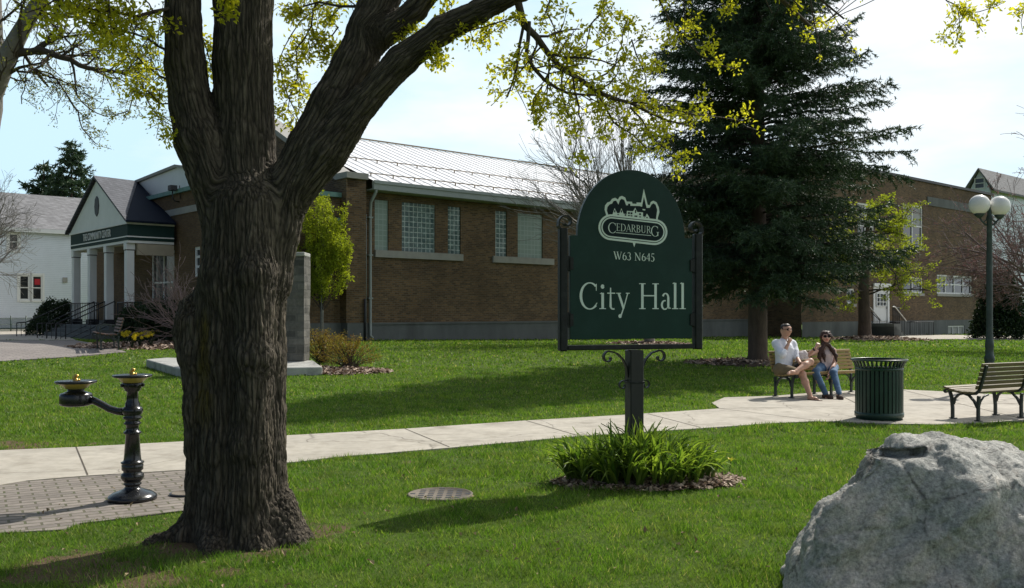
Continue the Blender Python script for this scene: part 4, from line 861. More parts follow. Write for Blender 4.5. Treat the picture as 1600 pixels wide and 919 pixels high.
for (x0, y0, x1, y1) in ((441, 320, 461, 345), (522, 322, 541, 350), (558, 297, 580, 318), (587, 300, 608, 321), (558, 330, 580, 353), (587, 332, 608, 356), (630, 335, 662, 385), (682, 310, 702, 330), (682, 345, 702, 385), (407, 275, 421, 300), (480, 276, 494, 302), (636, 272, 650, 308), (735, 355, 745, 400), (762, 350, 776, 400), (371, 300, 375, 360), (838, 340, 842, 400), (852, 340, 856, 400)):
    FL.poly(CP([(x0, y1), (x0, y0), (x1, y0), (x1, y1)]), 4, 1)
FL.poly(CP(stad(375, 464, 850, 517, 143)), 5, 0); FL.poly(CP([(600, 600), (627, 684), (655, 600)]), 4.6, 0)
FL.poly(CP(stad(375, 464, 850, 517, 120)), 6, 1); FL.poly(CP(stad(375, 464, 850, 517, 112)), 7, 0); FL.poly(CP(stad(375, 464, 850, 517, 97)), 8, 1)
write('C', cq(336, 525), cq(428, 530), 16, 9, 0, .85); write('EDARBUR', cq(424, 502), cq(812, 535), 11.5, 9, 0, .8, -.02); write('G', cq(808, 562), cq(902, 568), 16, 9, 0, .85)
FL.poly(CP([(425, 520), (810, 553), (810, 559), (425, 526)]), 9, 0)
lt = FL.m.build('lettering', [M['sign_pale'], M['sign_dark']], None, local=True, fixn=False); lt.parent = panel
def scroll(c, r0, turns, a0, sgn, n=26):
    L = []
    for k in range(n+1):
        t = k/n; r = r0*(1-.72*t); a = a0+sgn*turns*2*math.pi*t; L.append((c[0]+r*math.cos(a), 0, c[1]+r*math.sin(a)))
    return L
def flatbar(g, pts, w, th):
    """strip of flat iron in the XZ plane, w deep (local y), th thick"""
    V = []; n = len(pts)
    for i, p in enumerate(pts):
        a = Vector(pts[max(i-1, 0)]); b = Vector(pts[min(i+1, n-1)]); t = (b-a).normalized(); nn = Vector((-t.z, 0, t.x))*th/2
        for sy_, sn in ((-1, 1), (1, 1), (1, -1), (-1, -1)): V.append(Vector(p)+nn*sn+Vector((0, sy_*w/2, 0)))
    Fc = [(4*i+k, 4*i+(k+1) % 4, 4*i+4+(k+1) % 4, 4*i+4+k) for i in range(n-1) for k in range(4)]+[(0, 1, 2, 3), tuple(4*(n-1)+k for k in (3, 2, 1, 0))]
    g.add(V, Fc, 0)
fL0, fL1 = SP(873, 450)[0], SP(885.5, 450)[0]; fR0, fR1 = SP(1083.5, 450)[0], SP(1095.5, 450)[0]; zb0 = SP(990, 546)[1]; zb1 = SP(990, 538.5)[1]; zT = SP(880, 357)[1]; zT2 = SP(1090, 366)[1]
g = MB(); g.bbox(((fL0+fL1)/2, 0, (zb0-.005+zT)/2), (fL1-fL0, .075, zT-zb0+.01)); fp = g.build('frame_post', M['wrought'], sign, local=True)
g = MB(); g.bbox(((fR0+fR1)/2, 0, (zb0-.005+zT2)/2), (fR1-fR0, .075, zT2-zb0+.01)); fp2 = g.build('frame_post', M['wrought'], sign, local=True)
g = MB(); g.bbox(((fL1+fR0)/2, 0, (zb0+zb1)/2), (fR0-fL1+.004, .065, zb1-zb0)); g.build('frame_bar', M['wrought'], sign, local=True)
for p, xc, zt_, sg in ((fp, (fL0+fL1)/2, zT, 1), (fp2, (fR0+fR1)/2, zT2, -1)):
    g = MB(); r = .072; pts = [(xc-sg*.025, 0, zt_-.01), (xc-sg*.045, 0, zt_+.02)]+scroll((xc+sg*.03, zt_+.055), r, .92, math.pi*(.98 if sg > 0 else .02), -sg); flatbar(g, pts, .06, .014)
    x_ = g.build('scroll', M['wrought'], None, local=True); x_.parent = p
    for z in (SP(887, 412)[1], SP(887, 500)[1]):
        g = MB(); g.bbox((xc+sg*.052, 0, z), (.05, .055, .14)); g.bbox((xc+sg*.075, -.03, z), (.035, .012, .11))
        x_ = g.build('bracket', M['wrought'], None, local=True); x_.parent = p
pw = .135; g = MB(); g.bbox((0, 0, (zb0-.005)/2-.1), (pw, pw, zb0+.195), bev=.06); post = g.build('post', M['post_paint'], sign, local=True)
for sg in (-1, 1):
    g = MB(); L = [(sg*pw/2, 0, zb0-.26), (sg*(pw/2+.012), 0, zb0-.17), (sg*(pw/2+.05), 0, zb0-.09), (sg*(pw/2+.11), 0, zb0-.035), (sg*(pw/2+.19), 0, zb0-.012)]
    L += scroll((sg*(pw/2+.195), zb0-.075), .062, .80, math.pi/2, -sg)[1:]; flatbar(g, L, .045, .012); x_ = g.build('scroll_bracket', M['wrought'], sign, local=True)
    g = MB(); zc_ = SP(991, 602)[1]; L = scroll((sg*(pw/2+.048), zc_), .045, .85, math.pi*(.5), -sg); flatbar(g, [(sg*(pw/2), 0, zc_+.05)]+L, .03, .008); g.build('small_scroll', M['wrought'], sign, local=True)
g = MB(); g.bbox((0, 0, SP(991, 597)[1]), (pw+.012, pw+.012, .02)); g.build('band', M['wrought'], sign, local=True)

# ------------------------------------------------------------------ drinking fountain
FC = Vector(((207-800)/F*7.57, 7.57, .012)); fo = empty('drinking_fountain', FC, 'black cast iron two level drinking fountain with brass bowls on the brick paving', 'fountain')
M['gloss_black'] = mat('gloss_black', (.012, .013, .015), .24, .2, 8, .08, 40, spec=.6)
M['brass'] = mat('brass', (.62, .42, .12), .30, .2, 9, .1, 30, metal=.9)
M['brass_paint'] = mat('brass_paint', (.48, .38, .08), .38, .12, 9, .05, 30, spec=.6)
k_ = 1/3.282/191.5; zc = lambda Y: (768-Y)*k_; rc_ = lambda r: r*k_
pr = [(118, 768), (120, 752), (116, 745), (95, 730), (60, 718), (42, 710), (36, 700), (36, 693), (44, 690), (44, 683), (38, 678), (48, 668), (56, 655), (57, 645), (53, 634), (44, 628), (44, 620), (52, 614), (53, 588), (49, 584), (56, 580), (56, 574), (45, 570), (42, 560), (33, 435), (40, 430), (46, 424), (40, 418), (34, 414), (30, 405), (32, 385), (44, 378), (38, 372), (32, 360), (46, 352), (46, 344), (38, 338), (50, 322), (52, 308), (46, 296), (36, 290), (36, 275), (30, 262), (27, 215), (40, 208), (40, 200), (47, 196), (50, 180), (50, 168), (34, 162), (30, 155)]
g = MB(); g.lathe((0, 0, 0), [(rc_(r), zc(y)) for r, y in pr], 36); ped = g.build('pedestal', M['gloss_black'], fo, local=True)
for kk in range(8):
    a = kk*math.pi/4; g = MB(); g.tube([(rc_(50)*math.cos(a), rc_(50)*math.sin(a), zc(182)), (rc_(60)*math.cos(a), rc_(60)*math.sin(a), zc(182))], .012, 8); x_ = g.build('bolt', M['gloss_black'], None, local=True); x_.parent = ped
def bowl(cx, zt, r):
    g = MB(); g.lathe((cx, 0, 0), [(.045, zt-.062), (.08, zt-.055), (r*.72, zt-.025), (r*.97, zt-.006), (r, zt), (r*.97, zt+.006), (r*.93, zt+.003), (r*.6, zt-.018), (.02, zt-.026)], 40); bo = g.build('bowl', M['brass_paint'], fo, local=True)
    g = MB(); g.lathe((cx, 0, 0), [(.03, zt-.024), (.026, zt+.01), (.018, zt+.02), (.014, zt+.03)], 16); g.tube([(cx, 0, zt), (cx-.012, 0, zt+.03), (cx+.002, 0, zt+.052), (cx+.022, 0, zt+.047)], [.016, .017, .015, .009], 10); g.tube([(cx+.01, -.002, zt+.005), (cx+.035, -.01, zt+.018)], .010, 8)
    x_ = g.build('bubbler', M['brass'], None, local=True); x_.parent = bo
    g = MB(); g.lathe((cx, 0, 0), [(r*.985, zt-.012), (r*1.02, zt-.008), (r*1.03, zt+.001), (r*1.01, zt+.008)], 40); x_ = g.build('rim', M['gloss_black'], None, local=True); x_.parent = bo
bowl(0, zc(133), rc_(94)); cx2 = (197-487)*k_; bowl(cx2, zc(164), rc_(98))
g = MB(); g.lathe((cx2, 0, 0), [(rc_(60), zc(288)), (rc_(76), zc(282)), (rc_(79), zc(270)), (rc_(79), zc(236)), (rc_(75), zc(224)), (rc_(60), zc(219)), (rc_(40), zc(212)), (rc_(42), zc(195)), (rc_(36), zc(180))], 32); hd = g.build('side_head', M['gloss_black'], fo, local=True)
g = MB(); g.bbox((cx2-rc_(72), 0, zc(255)), (.02, .07, .05)); x_ = g.build('push_button', M['gloss_black'], None, local=True); x_.parent = hd
q = lambda X, Y, dy=0: ((X-487)*k_, dy, zc(Y)); g = MB(); g.tube([q(270, 256), q(300, 266), q(335, 284), q(370, 304), q(410, 316), q(455, 318)], [.032, .030, .029, .029, .030, .034], 14); g.build('arm', M['gloss_black'], fo, local=True)

# ------------------------------------------------------------------ litter bin
YC = 13.22; BC = Vector(((1373.5-800)/F*YC, YC, .02)); tr = empty('litter_bin', BC, 'round dark green slatted metal litter bin with flared rim by the walk', 'litter bin')
M['bin_green'] = mat('bin_green', (.012, .045, .032), .38, .15, 9, .1, 60, spec=.5)
rb = .322; zt = .845; g = MB(); n = 34
for i in range(n):
    a = 2*math.pi*i/n; ca, sa = math.cos(a), math.sin(a); pts = []
    for r, z in ((rb, .05), (rb, .60), (rb, .72), (rb+.012, .77), (rb+.03, .80), (rb+.052, .83)): pts.append((r, z))
    V = []; w = .0215
    for r, z in pts:
        for s_, dr in ((-1, 0), (1, 0), (1, -.007), (-1, -.007)): V.append((ca*(r+dr)-sa*w*s_*(1 if z < .74 else .55), sa*(r+dr)+ca*w*s_*(1 if z < .74 else .55), z))
    m_ = len(pts); g.add(V, [(4*j+k, 4*j+(k+1) % 4, 4*j+4+(k+1) % 4, 4*j+4+k) for j in range(m_-1) for k in range(4)]+[(0, 1, 2, 3), tuple(4*(m_-1)+k for k in (3, 2, 1, 0))])
g.build('slats', M['bin_green'], tr, local=True)
g = MB(); tor = lambda R_, r_, z, n1=56, n2=10: [(R_+r_*math.cos(t), z+r_*math.sin(t)) for t in np.linspace(0, 2*math.pi, n2+1)]
g.lathe((0, 0, 0), tor(rb+.054, .013, .838), 56); g.build('rim', M['bin_green'], tr, local=True)
g = MB(); g.lathe((0, 0, 0), [(rb-.05, 0), (rb-.01, 0), (rb-.01, .03), (rb+.008, .035), (rb+.010, .095), (rb-.004, .10), (rb-.02, .10)], 48); g.build('base_ring', M['bin_green'], tr, local=True)
g = MB(); g.lathe((0, 0, 0), [(rb-.012, .69), (rb+.004, .692), (rb+.004, .725), (rb-.012, .727)], 48); g.build('hoop', M['bin_green'], tr, local=True)
g = MB(); g.lathe((0, 0, 0), [(.001, .10), (rb-.045, .10), (rb-.03, .70), (rb-.045, .70), (rb-.055, .12), (.001, .12)], 40); g.build('liner', M['dark_trim'], tr, local=True)

# ------------------------------------------------------------------ benches
def wood(name, c, rough=.6):
    return mat(name, c, rough, .28, 5, .3, 50, aniso=(.35, 9, 9), dirt=([k*.45 for k in c], 6, .6))
M['wood_gold'] = wood('wood_gold', (.36, .25, .10)); M['wood_olive'] = wood('wood_olive', (.16, .125, .055)); M['wood_dark'] = wood('wood_dark', (.16, .085, .06))
M['bench_iron'] = mat('bench_iron', (.028, .038, .036), .45, .2, 9, .2, 90)
def bench(name, origin, rz, L, label, woodm, arms=False, nseat=6, nback=6, inset=.02, frames=None, back_h=.80):
    """local: x along the length, -y is the side one sits down from, origin below the front left leg"""
    e = empty(name, origin, label, 'bench', 'park benches', rz)
    fr = frames or [inset, L/2, L-inset]
    for xf in fr:
        g = MB(); w = .045
        def bar(pts, th):
            V = []; n = len(pts)
            for i, p in enumerate(pts):
                a = Vector(pts[max(i-1, 0)]); b = Vector(pts[min(i+1, n-1)]); t = (b-a).normalized(); nn = Vector((-t.y, t.x))*th/2
                for sx_, sn in ((-1, 1), (1, 1), (1, -1), (-1, -1)): V.append((xf+sx_*w/2, p[0]+nn.x*sn, p[1]+nn.y*sn))
            g.add(V, [(4*i+k, 4*i+(k+1) % 4, 4*i+4+(k+1) % 4, 4*i+4+k) for i in range(n-1) for k in range(4)]+[(0, 1, 2, 3), tuple(4*(n-1)+k for k in (3, 2, 1, 0))])
        bar([(0, 0), (.0, .15), (-.015, .30), (-.05, .395)], .036); bar([(.40, 0), (.40, .20), (.41, .35)], .036)
        bar([(.012, .20), (.04, .29), (.10, .345), (.18, .365), (.26, .345), (.34, .27), (.39, .18)], .026)
        bar([(-.10, .405), (-.05, .408), (.10, .385), (.25, .365), (.36, .375), (.42, .43), (.46, .55), (.50, .68), (.525, back_h-.02)], .034)
        bar([(-.10, .405), (-.125, .395), (-.13, .375), (-.11, .36), (-.09, .37)], .022)
        g.box((xf-.03, -.04, 0), (xf+.03, .06, .012)); g.box((xf-.03, .35, 0), (xf+.03, .45, .012))
        if arms: bar([(-.02, .41), (-.03, .52), (-.01, .60), (.08, .635), (.25, .63), (.44, .60)], .030)
        g.build('frame', M['bench_iron'], e, local=True, bevel=.004)
        if not arms and xf in (fr[0], fr[-1]):
            g = MB(); sg = 1 if xf == fr[0] else -1; pts = [(xf+sg*.01, .40, .18), (xf+sg*.05, .40, .27), (xf+sg*.12, .40, .335), (xf+sg*.22, .40, .36)]; g.tube(pts, .014, 8); g.build('brace', M['bench_iron'], e, local=True)
    ys = np.linspace(-.075, .33, nseat); zs = lambda y: .428-.055*math.sin(max(0, min(1, (y+.1)/.40))*math.pi*.62)
    for i, y in enumerate(ys):
        g = MB(); z = zs(y)+.014; sl = math.atan2(zs(y+.01)-zs(y-.01), .02); Mt = Matrix.Translation((L/2, y, z)) @ Matrix.Rotation(sl, 4, 'X')
        g.bbox((0, 0, 0), (L+.10, .064, .028), 0, Mt, bev=.18); x_ = g.build('seat_slat', woodm, e, local=True)
    bz = np.linspace(.47, back_h-.02, nback)
    for z in bz:
        t = (z-.43)/(back_h-.43); y = .425+.105*t-.02; g = MB(); Mt = Matrix.Translation((L/2, y, z)) @ Matrix.Rotation(R(-16), 4, 'X'); g.bbox((0, 0, 0), (L+.10, .026, .052), 0, Mt, bev=.18); g.build('back_slat', woodm, e, local=True)
    return e
BO = G(1236, 624); BO = Vector((BO.x, BO.y, .02)); bR = R(28)
bench1 = bench('park_bench', BO, bR, 1.95, 'gold slatted park bench the couple sits on at the walk', M['wood_gold'])
rb_ = G(1527, 660.5); ang = R(28)+math.pi
# far end frame: rear leg seen at px 1527; the bench runs off to the right and is seen from behind
ux, uy = math.cos(R(28)), math.sin(R(28)); L2 = 1.95
fx = Vector((rb_.x+ux*L2, rb_.y+uy*L2, .02)); fx = fx+Vector((-uy, ux, 0))*.40
bench('park_bench', fx, ang, L2, 'olive slatted park bench seen from behind at the right edge', M['wood_olive'])
lb = G(157, 551); bdir = R(108)     # length runs away from the camera, sitters face left
lb = lb - Vector((math.cos(R(-62)), math.sin(R(-62)), 0))*1.26
bl = bench('park_bench', Vector((lb.x, lb.y, gz(lb.x, lb.y)+.03)), R(-62), 1.30, 'dark park bench with curved armrests on the plaza near the porch', M['wood_dark'], arms=True, nseat=5, nback=5, frames=[.04, 1.26])
bl.scale = (1.15, 1.15, 1.15)
# ------------------------------------------------------------------ lamp post
YL = 18.7; LP = Vector(((1546-800)/F*YL, YL, gz(9.6, 18.7))); lp = empty('lamp_post', LP, 'green cast iron lamp post with two white globes behind the right bench', 'lamp post')
M['lamp_green'] = mat('lamp_green', (.035, .055, .052), .45, .25, 9, .2, 50, dirt=((.09, .14, .125), 5, .5))
M['globe'] = mat('globe', (.85, .84, .80), .25, .03, 5, 0)
zg = lambda py: CH-(py-HZ)/F*YL-LP.z
g = MB(); pr = [(.19, 0), (.19, .06), (.16, .10), (.13, .14), (.125, .30), (.105, .34), (.10, zg(572)), (.085, zg(566)), (.10, zg(562)), (.10, zg(558)), (.082, zg(555)), (.075, zg(545)), (.088, zg(541)), (.080, zg(536)), (.068, zg(528)), (.062, zg(515)), (.058, zg(420)), (.050, zg(345)), (.062, zg(343)), (.062, zg(340)), (.045, zg(336)), (.04, zg(328)), (.02, zg(322)), (.001, zg(318))]
g.lathe((0, 0, 0), pr, 20); g.build('pole', M['lamp_green'], lp, local=True)
for sg in (-1, 1):
    gx_ = sg*.203; zgc = zg(320 if sg < 0 else 322); g = MB(); g.tube([(0, 0, zg(352)), (sg*.08, 0, zg(351)), (sg*.16, 0, zg(345)), (gx_, 0, zgc-.24), (gx_, 0, zgc-.20)], .02, 8); g.tube([(0, 0, zg(342)), (sg*.07, 0, zg(344)), (sg*.13, 0, zg(348))], .012, 6); am = g.build('arm', M['lamp_green'], lp, local=True)
    g = MB(); g.lathe((gx_, 0, 0), [(.03, zgc-.27), (.07, zgc-.23), (.10, zgc-.195), (.09, zgc-.17)], 20); x_ = g.build('collar', M['lamp_green'], None, local=True); x_.parent = am
    g = MB(); r_ = .2; g.lathe((gx_, 0, zgc), [(r_*math.sin(t), -r_*math.cos(t)) for t in np.linspace(.35, math.pi-.001, 22)], 36); g.build('globe', M['globe'], lp, local=True)
# ------------------------------------------------------------------ cast iron covers in the ground
def cover(c, r, label, holes):
    e = empty('manhole_cover', c, label, 'manhole cover'); g = MB(); g.lathe((0, 0, 0), [(r, -.03), (r, .010), (r*.97, .014), (r*.93, .014), (r*.92, .009), (.001, .009)], 40); g.build('cover', M['rust_iron'], e, local=True)
    g = MB(); st = .078
    if holes:
        for i in range(-3, 4):
            for j in range(-3, 4):
                if math.hypot(i, j)*st < r*.86: g.box((i*st-.024, j*st-.016, .0095), (i*st+.024, j*st+.016, .0115))
        g.build('holes', M['dark_trim'], e, local=True)
    else: g.lathe((0, 0, 0), [(r*1.12, -.02), (r*1.12, .012), (r*1.02, .012), (r*1.02, -.02)], 40); g.build('ring', M['dark_trim'], e, local=True)
    return e
M['rust_iron'] = mat('rust_iron', (.16, .135, .105), .8, .25, 9, .6, 90, dirt=((.09, .06, .04), 8, .6))
c_ = G(688, 774); cover((c_.x, c_.y, .004), .275, 'round cast iron drain grate with square holes in the lawn', True)
c_ = G(289, 775); cover((c_.x, c_.y, .016), .11, 'small round iron cover in the brick paving beside the tree trunk', False)
# ------------------------------------------------------------------ stone monument and its raised kerb
def rough(o, amp, sc_, seed=0):
    me = o.data; n = len(me.vertices); V = np.zeros(n*3); me.vertices.foreach_get('co', V); V = V.reshape(-1, 3); N = np.zeros(n*3); me.vertices.foreach_get('normal', N); N = N.reshape(-1, 3)
    V += N*(fbm(V*sc_+seed, 4, seed)*amp)[:, None]; me.vertices.foreach_set('co', V.ravel()); me.update()
def subd(o, cuts):
    bm = bmesh.new(); bm.from_mesh(o.data); bmesh.ops.subdivide_edges(bm, edges=bm.edges[:], cuts=cuts, use_grid_fill=True); bm.to_mesh(o.data); bm.free()
M['rubble'] = brickmat('rubble', (.21, .20, .175), (.085, .085, .078), (.15, .145, .13), .42, .19, .03, dark=.45, bump=1)
M['lime'] = mat('lime', (.40, .40, .37), .85, .2, 2, .5, 30, dirt=((.16, .16, .15), 3, .7), dist=.02)
pc = P(450, 575, 22.3); mo = empty('stone_monument', (pc.x, pc.y, gz(pc.x, pc.y)), 'grey rubble stone pillar on a pale stone kerb behind the big tree', 'monument')
z0 = gz(pc.x, pc.y); e0, e1 = P(404, 500, 22.3).x-pc.x, P(475.5, 500, 22.3).x-pc.x; pt_ = P(480, 394, 22.3).z-z0
g = MB(); g.box((e0, 0, -.1), (e1, .62, pt_-.10)); o_ = g.build('pillar', M['rubble'], mo, local=True); subd(o_, 11); o_.data.update(); rough(o_, .05, 3.0, 4)
g = MB(); g.box((e0-.02, -.02, pt_-.098), (e1+.01, .64, pt_)); o_ = g.build('capstone', M['lime'], mo, local=True, bevel=.02)
kp = [G(228, 573.5), G(282, 589.5), G(504, 586.5), G(490, 575.5), G(260, 570.5)]
g = MB(); g.slab([(p.x-pc.x, p.y-pc.y, -.1+p.z-z0) for p in kp], (0, 0, .29)); o_ = g.build('kerb', M['lime'], mo, local=True, bevel=.03)
# ------------------------------------------------------------------ boulder
def boulder():
    pts = []
    A = lambda px, py, Y: pts.append(P(px, py, Y))
    for a in ((1400, 684, 4.80), (1388, 688, 4.62), (1425, 686, 4.9), (1372, 706, 4.50), (1450, 697, 4.75), (1490, 685, 5.0), (1530, 697, 5.1), (1570, 708, 5.2), (1640, 745, 5.2), (1760, 850, 5.2), (1850, 1000, 5.0),
              (1322, 760, 4.50), (1278, 815, 4.45), (1272, 832, 4.43), (1264, 900, 4.38), (1256, 1000, 4.32), (1300, 1010, 4.27), (1420, 1020, 4.24), (1560, 1040, 4.2), (1700, 1050, 4.15), (1850, 1010, 4.5),
              (1405, 770, 4.44), (1440, 735, 4.50), (1478, 704, 4.62), (1530, 762, 4.44), (1600, 850, 4.34), (1700, 960, 4.26), (1350, 850, 4.36), (1290, 930, 4.3)): A(*a)
    for x, y in ((1.6, 5.5), (2.4, 5.9), (3.2, 5.6), (3.6, 5.0)): pts.append(Vector((x, y, 0))); pts.append(Vector((x*.9+.3, y*.95, .45)))
    for p in pts: p.z = max(p.z, -.12)
    bm = bmesh.new(); vs = [bm.verts.new(p) for p in pts]; bmesh.ops.convex_hull(bm, input=vs)
    lo = [v for v in bm.verts if not v.link_faces]; bmesh.ops.delete(bm, geom=lo, context='VERTS')
    bmesh.ops.recalc_face_normals(bm, faces=bm.faces); me = bpy.data.meshes.new('boulder'); bm.to_mesh(me); bm.free()
    o = bpy.data.objects.new('boulder', me); col.objects.link(o)
    r = o.modifiers.new('r', 'REMESH'); r.mode = 'VOXEL'; r.voxel_size = .013
    # natural ledge: a narrow undercut near the top left
    dg = bpy.context.evaluated_depsgraph_get(); me2 = bpy.data.meshes.new_from_object(o.evaluated_get(dg)); o.modifiers.clear(); o.data = me2
    n = len(me2.vertices); V = np.zeros(n*3); me2.vertices.foreach_get('co', V); V = V.reshape(-1, 3)
    bm = bmesh.new(); bm.from_mesh(me2)
    for _ in range(1): bmesh.ops.smooth_vert(bm, verts=bm.verts, factor=.5, use_axis_x=True, use_axis_y=True, use_axis_z=True)
    bm.to_mesh(me2); bm.free(); me2.vertices.foreach_get('co', Vr := np.zeros(n*3)); V = Vr.reshape(-1, 3)
    N = np.zeros(n*3); me2.vertices.foreach_get('normal', N); N = N.reshape(-1, 3)
    # layered, slightly tilted strata plus broad dents and grain
    q = V.copy(); rot = Matrix.Rotation(R(35), 3, 'Y') @ Matrix.Rotation(R(-20), 3, 'X'); q = q @ np.array(rot).T
    st = fbm(q*np.array([2.2, 2.2, 12]), 4, 31); big = fbm(V*2.4, 4, 5); fine = fbm(V*19, 3, 9); crack, c2 = worley(V*np.array([2.1, 2.1, 2.1])+fbm(V*3, 2, 3)[:, None]*.5, 4); cr = np.clip(1-(c2-crack)/.035, 0, 1)
    w1, w2 = worley(q*np.array([3.2, 3.2, 6.5])+fbm(V*2.5, 2, 7)[:, None]*.6, 21); chip = np.floor(fbm(q*np.array([3, 3, 9]), 3, 41)*7)/7; ridg = 1-np.abs(fbm(V*5.5, 4, 15))*2.2
    V2 = V+N*(big*.050+st*.034+chip*.060+w1*.055-.025+ridg*.012+fine*.010-cr*.010)[:, None]
    me2.vertices.foreach_set('co', V2.ravel().astype(np.float32)); me2.update()
    me3 = me2; ppx = 800+V2[:, 0]/V2[:, 1]*F; ppy = HZ-(V2[:, 2]-CH)/V2[:, 1]*F; mid = 709.5-(ppx-1370)*.02+1.5*np.sin(ppx*.09)
    slot = np.clip((1-np.abs(ppy-mid)/8)*4, 0, 1)*(ppx > 1364)*np.clip((1448-ppx)/8, 0, 1)*(V2[:, 1] < 4.75); V2[:, 1] += slot*.10; V2[:, 2] -= slot*.012
    me2.vertices.foreach_set('co', V2.ravel().astype(np.float32)); me2.update()
    me3.materials.clear(); me3.materials.append(rockmat()); me3.polygons.foreach_set('use_smooth', np.full(len(me3.polygons), True)); me3.update()
    tag(o, 'large grey weathered boulder with a dark ledge at the lower right', 'boulder'); return o
def rockmat():
    x = NT('boulder'); v = x.obj(); n1 = x.noise(1.6, 7, .65, v, .4); n2 = x.noise(9, 7, .7, v); n3 = x.noise(60, 5, .75, v)
    b = x.ramp(n1.outputs[0], [(.3, (.27, .275, .255)), (.5, (.44, .435, .40)), (.62, (.52, .475, .41)), (.75, (.68, .65, .61))])
    s = x.ramp(n3.outputs[0], [(.3, .5), (.5, 1.0), (.72, 1.6)]); o = x.mix(1, b.outputs[0], s.outputs[0], 'MULTIPLY')
    r = x.ramp(n2.outputs[0], [(.58, 0), (.72, .6)]); o = x.mix(r.outputs[0], o.outputs[0], (.20, .13, .075))
    w = x.noise(4.5, 6, .72, v, 1.2); wf = x.ramp(w.outputs[0], [(.62, 0), (.70, .7)]); o = x.mix(wf.outputs[0], o.outputs[0], (.42, .42, .40))
    d = x.noise(2.7, 5, .7, v, .5); df = x.ramp(d.outputs[0], [(.60, 0), (.72, .7)]); o = x.mix(df.outputs[0], o.outputs[0], (.035, .04, .042))
    nd = x.noise(2.5, 4, .6, v); vm = x.mix(.22, v, nd.outputs['Color'], 'ADD'); vo = x.n('TexVoronoi'); vo.feature = 'DISTANCE_TO_EDGE'; vo.inputs['Scale'].default_value = 1.55; x.l(vm.outputs[0], vo.inputs['Vector']); cf = x.ramp(vo.outputs['Distance'], [(0, .75), (.018, 0)]); cg = x.mix(1, cf.outputs[0], x.ramp(n2.outputs[0], [(.42, 0), (.55, 1)]).outputs[0], 'MULTIPLY'); o = x.mix(cg.outputs[0], o.outputs[0], (.05, .045, .04))
    x.l(o.outputs[0], x.b.inputs['Base Color']); x.b.inputs['Roughness'].default_value = .72; x.b.inputs['Specular IOR Level'].default_value = .3
    n7 = x.noise(22, 6, .8, v, .3); p = x.bump(n2.outputs[0], .9, .03); p = x.bump(n7.outputs[0], .8, .014, p.outputs[0]); x.bump(n3.outputs[0], .8, .006, p.outputs[0]); return x.m
boulder()
# ------------------------------------------------------------------ the big maple
def barkmat(name, c_lo, c_hi, moss=True, sc_=1.0):
    x = NT(name); a = x.n('Attribute'); a.attribute_name = 'bark'; v = a.outputs['Vector']
    d = x.n('Attribute'); d.attribute_name = 'depth'
    n1 = x.noise(26*sc_, 6, .7, v); n2 = x.noise(3.5*sc_, 5, .6, v); n3 = x.noise(90*sc_, 4, .75, v)
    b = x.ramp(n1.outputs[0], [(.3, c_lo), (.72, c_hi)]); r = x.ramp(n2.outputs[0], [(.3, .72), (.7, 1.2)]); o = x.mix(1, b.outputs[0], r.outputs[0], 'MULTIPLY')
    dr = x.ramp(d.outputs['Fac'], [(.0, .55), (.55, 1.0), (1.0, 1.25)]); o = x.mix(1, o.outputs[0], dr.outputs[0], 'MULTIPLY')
    if moss:
        m = x.n('Attribute'); m.attribute_name = 'moss'; ad = x.n('Math'); ad.operation = 'MULTIPLY'; x.l(m.outputs['Fac'], ad.inputs[0]); x.l(n1.outputs[0], ad.inputs[1]); f = x.ramp(ad.outputs[0], [(.25, 0), (.55, .85)])
        o = x.mix(f.outputs[0], o.outputs[0], (.115, .085, .012))
    x.l(o.outputs[0], x.b.inputs['Base Color']); x.b.inputs['Roughness'].default_value = .88; x.b.inputs['Specular IOR Level'].default_value = .25
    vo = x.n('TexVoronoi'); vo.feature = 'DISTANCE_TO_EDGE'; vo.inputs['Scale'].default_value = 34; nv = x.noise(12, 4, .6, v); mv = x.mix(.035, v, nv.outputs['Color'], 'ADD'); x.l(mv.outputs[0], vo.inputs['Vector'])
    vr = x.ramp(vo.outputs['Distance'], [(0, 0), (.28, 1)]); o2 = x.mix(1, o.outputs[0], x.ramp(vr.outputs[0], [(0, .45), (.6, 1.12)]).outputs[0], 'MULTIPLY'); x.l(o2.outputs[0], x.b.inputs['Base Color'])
    p = x.bump(vr.outputs[0], .8, .02); p = x.bump(n1.outputs[0], .7, .02, p.outputs[0]); x.bump(n3.outputs[0], .6, .006, p.outputs[0]); return x.m
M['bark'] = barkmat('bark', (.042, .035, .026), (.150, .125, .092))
M['twig'] = mat('twig', (.065, .050, .038), .85, .2, 6, .3, 40)
Y0 = 6.35
def pp(px, py, dy=0.0): return P(px, py, Y0+dy)
def rp(r): return r/F*Y0
lb_ = []; GRP = []
def limb(L, k=None, grp='trunk', grow_=1.0):
    pts = [pp(*a[:2], a[3] if len(a) > 3 else 0) for a in L]; r = [rp(a[2])*grow_ for a in L]
    for i in range(len(L)-1):
        s = [pts[i], pts[i+1], r[i], r[i+1]]
        if k: s.append(k)
        lb_.append(s)
    GRP.append((grp, pts, r))
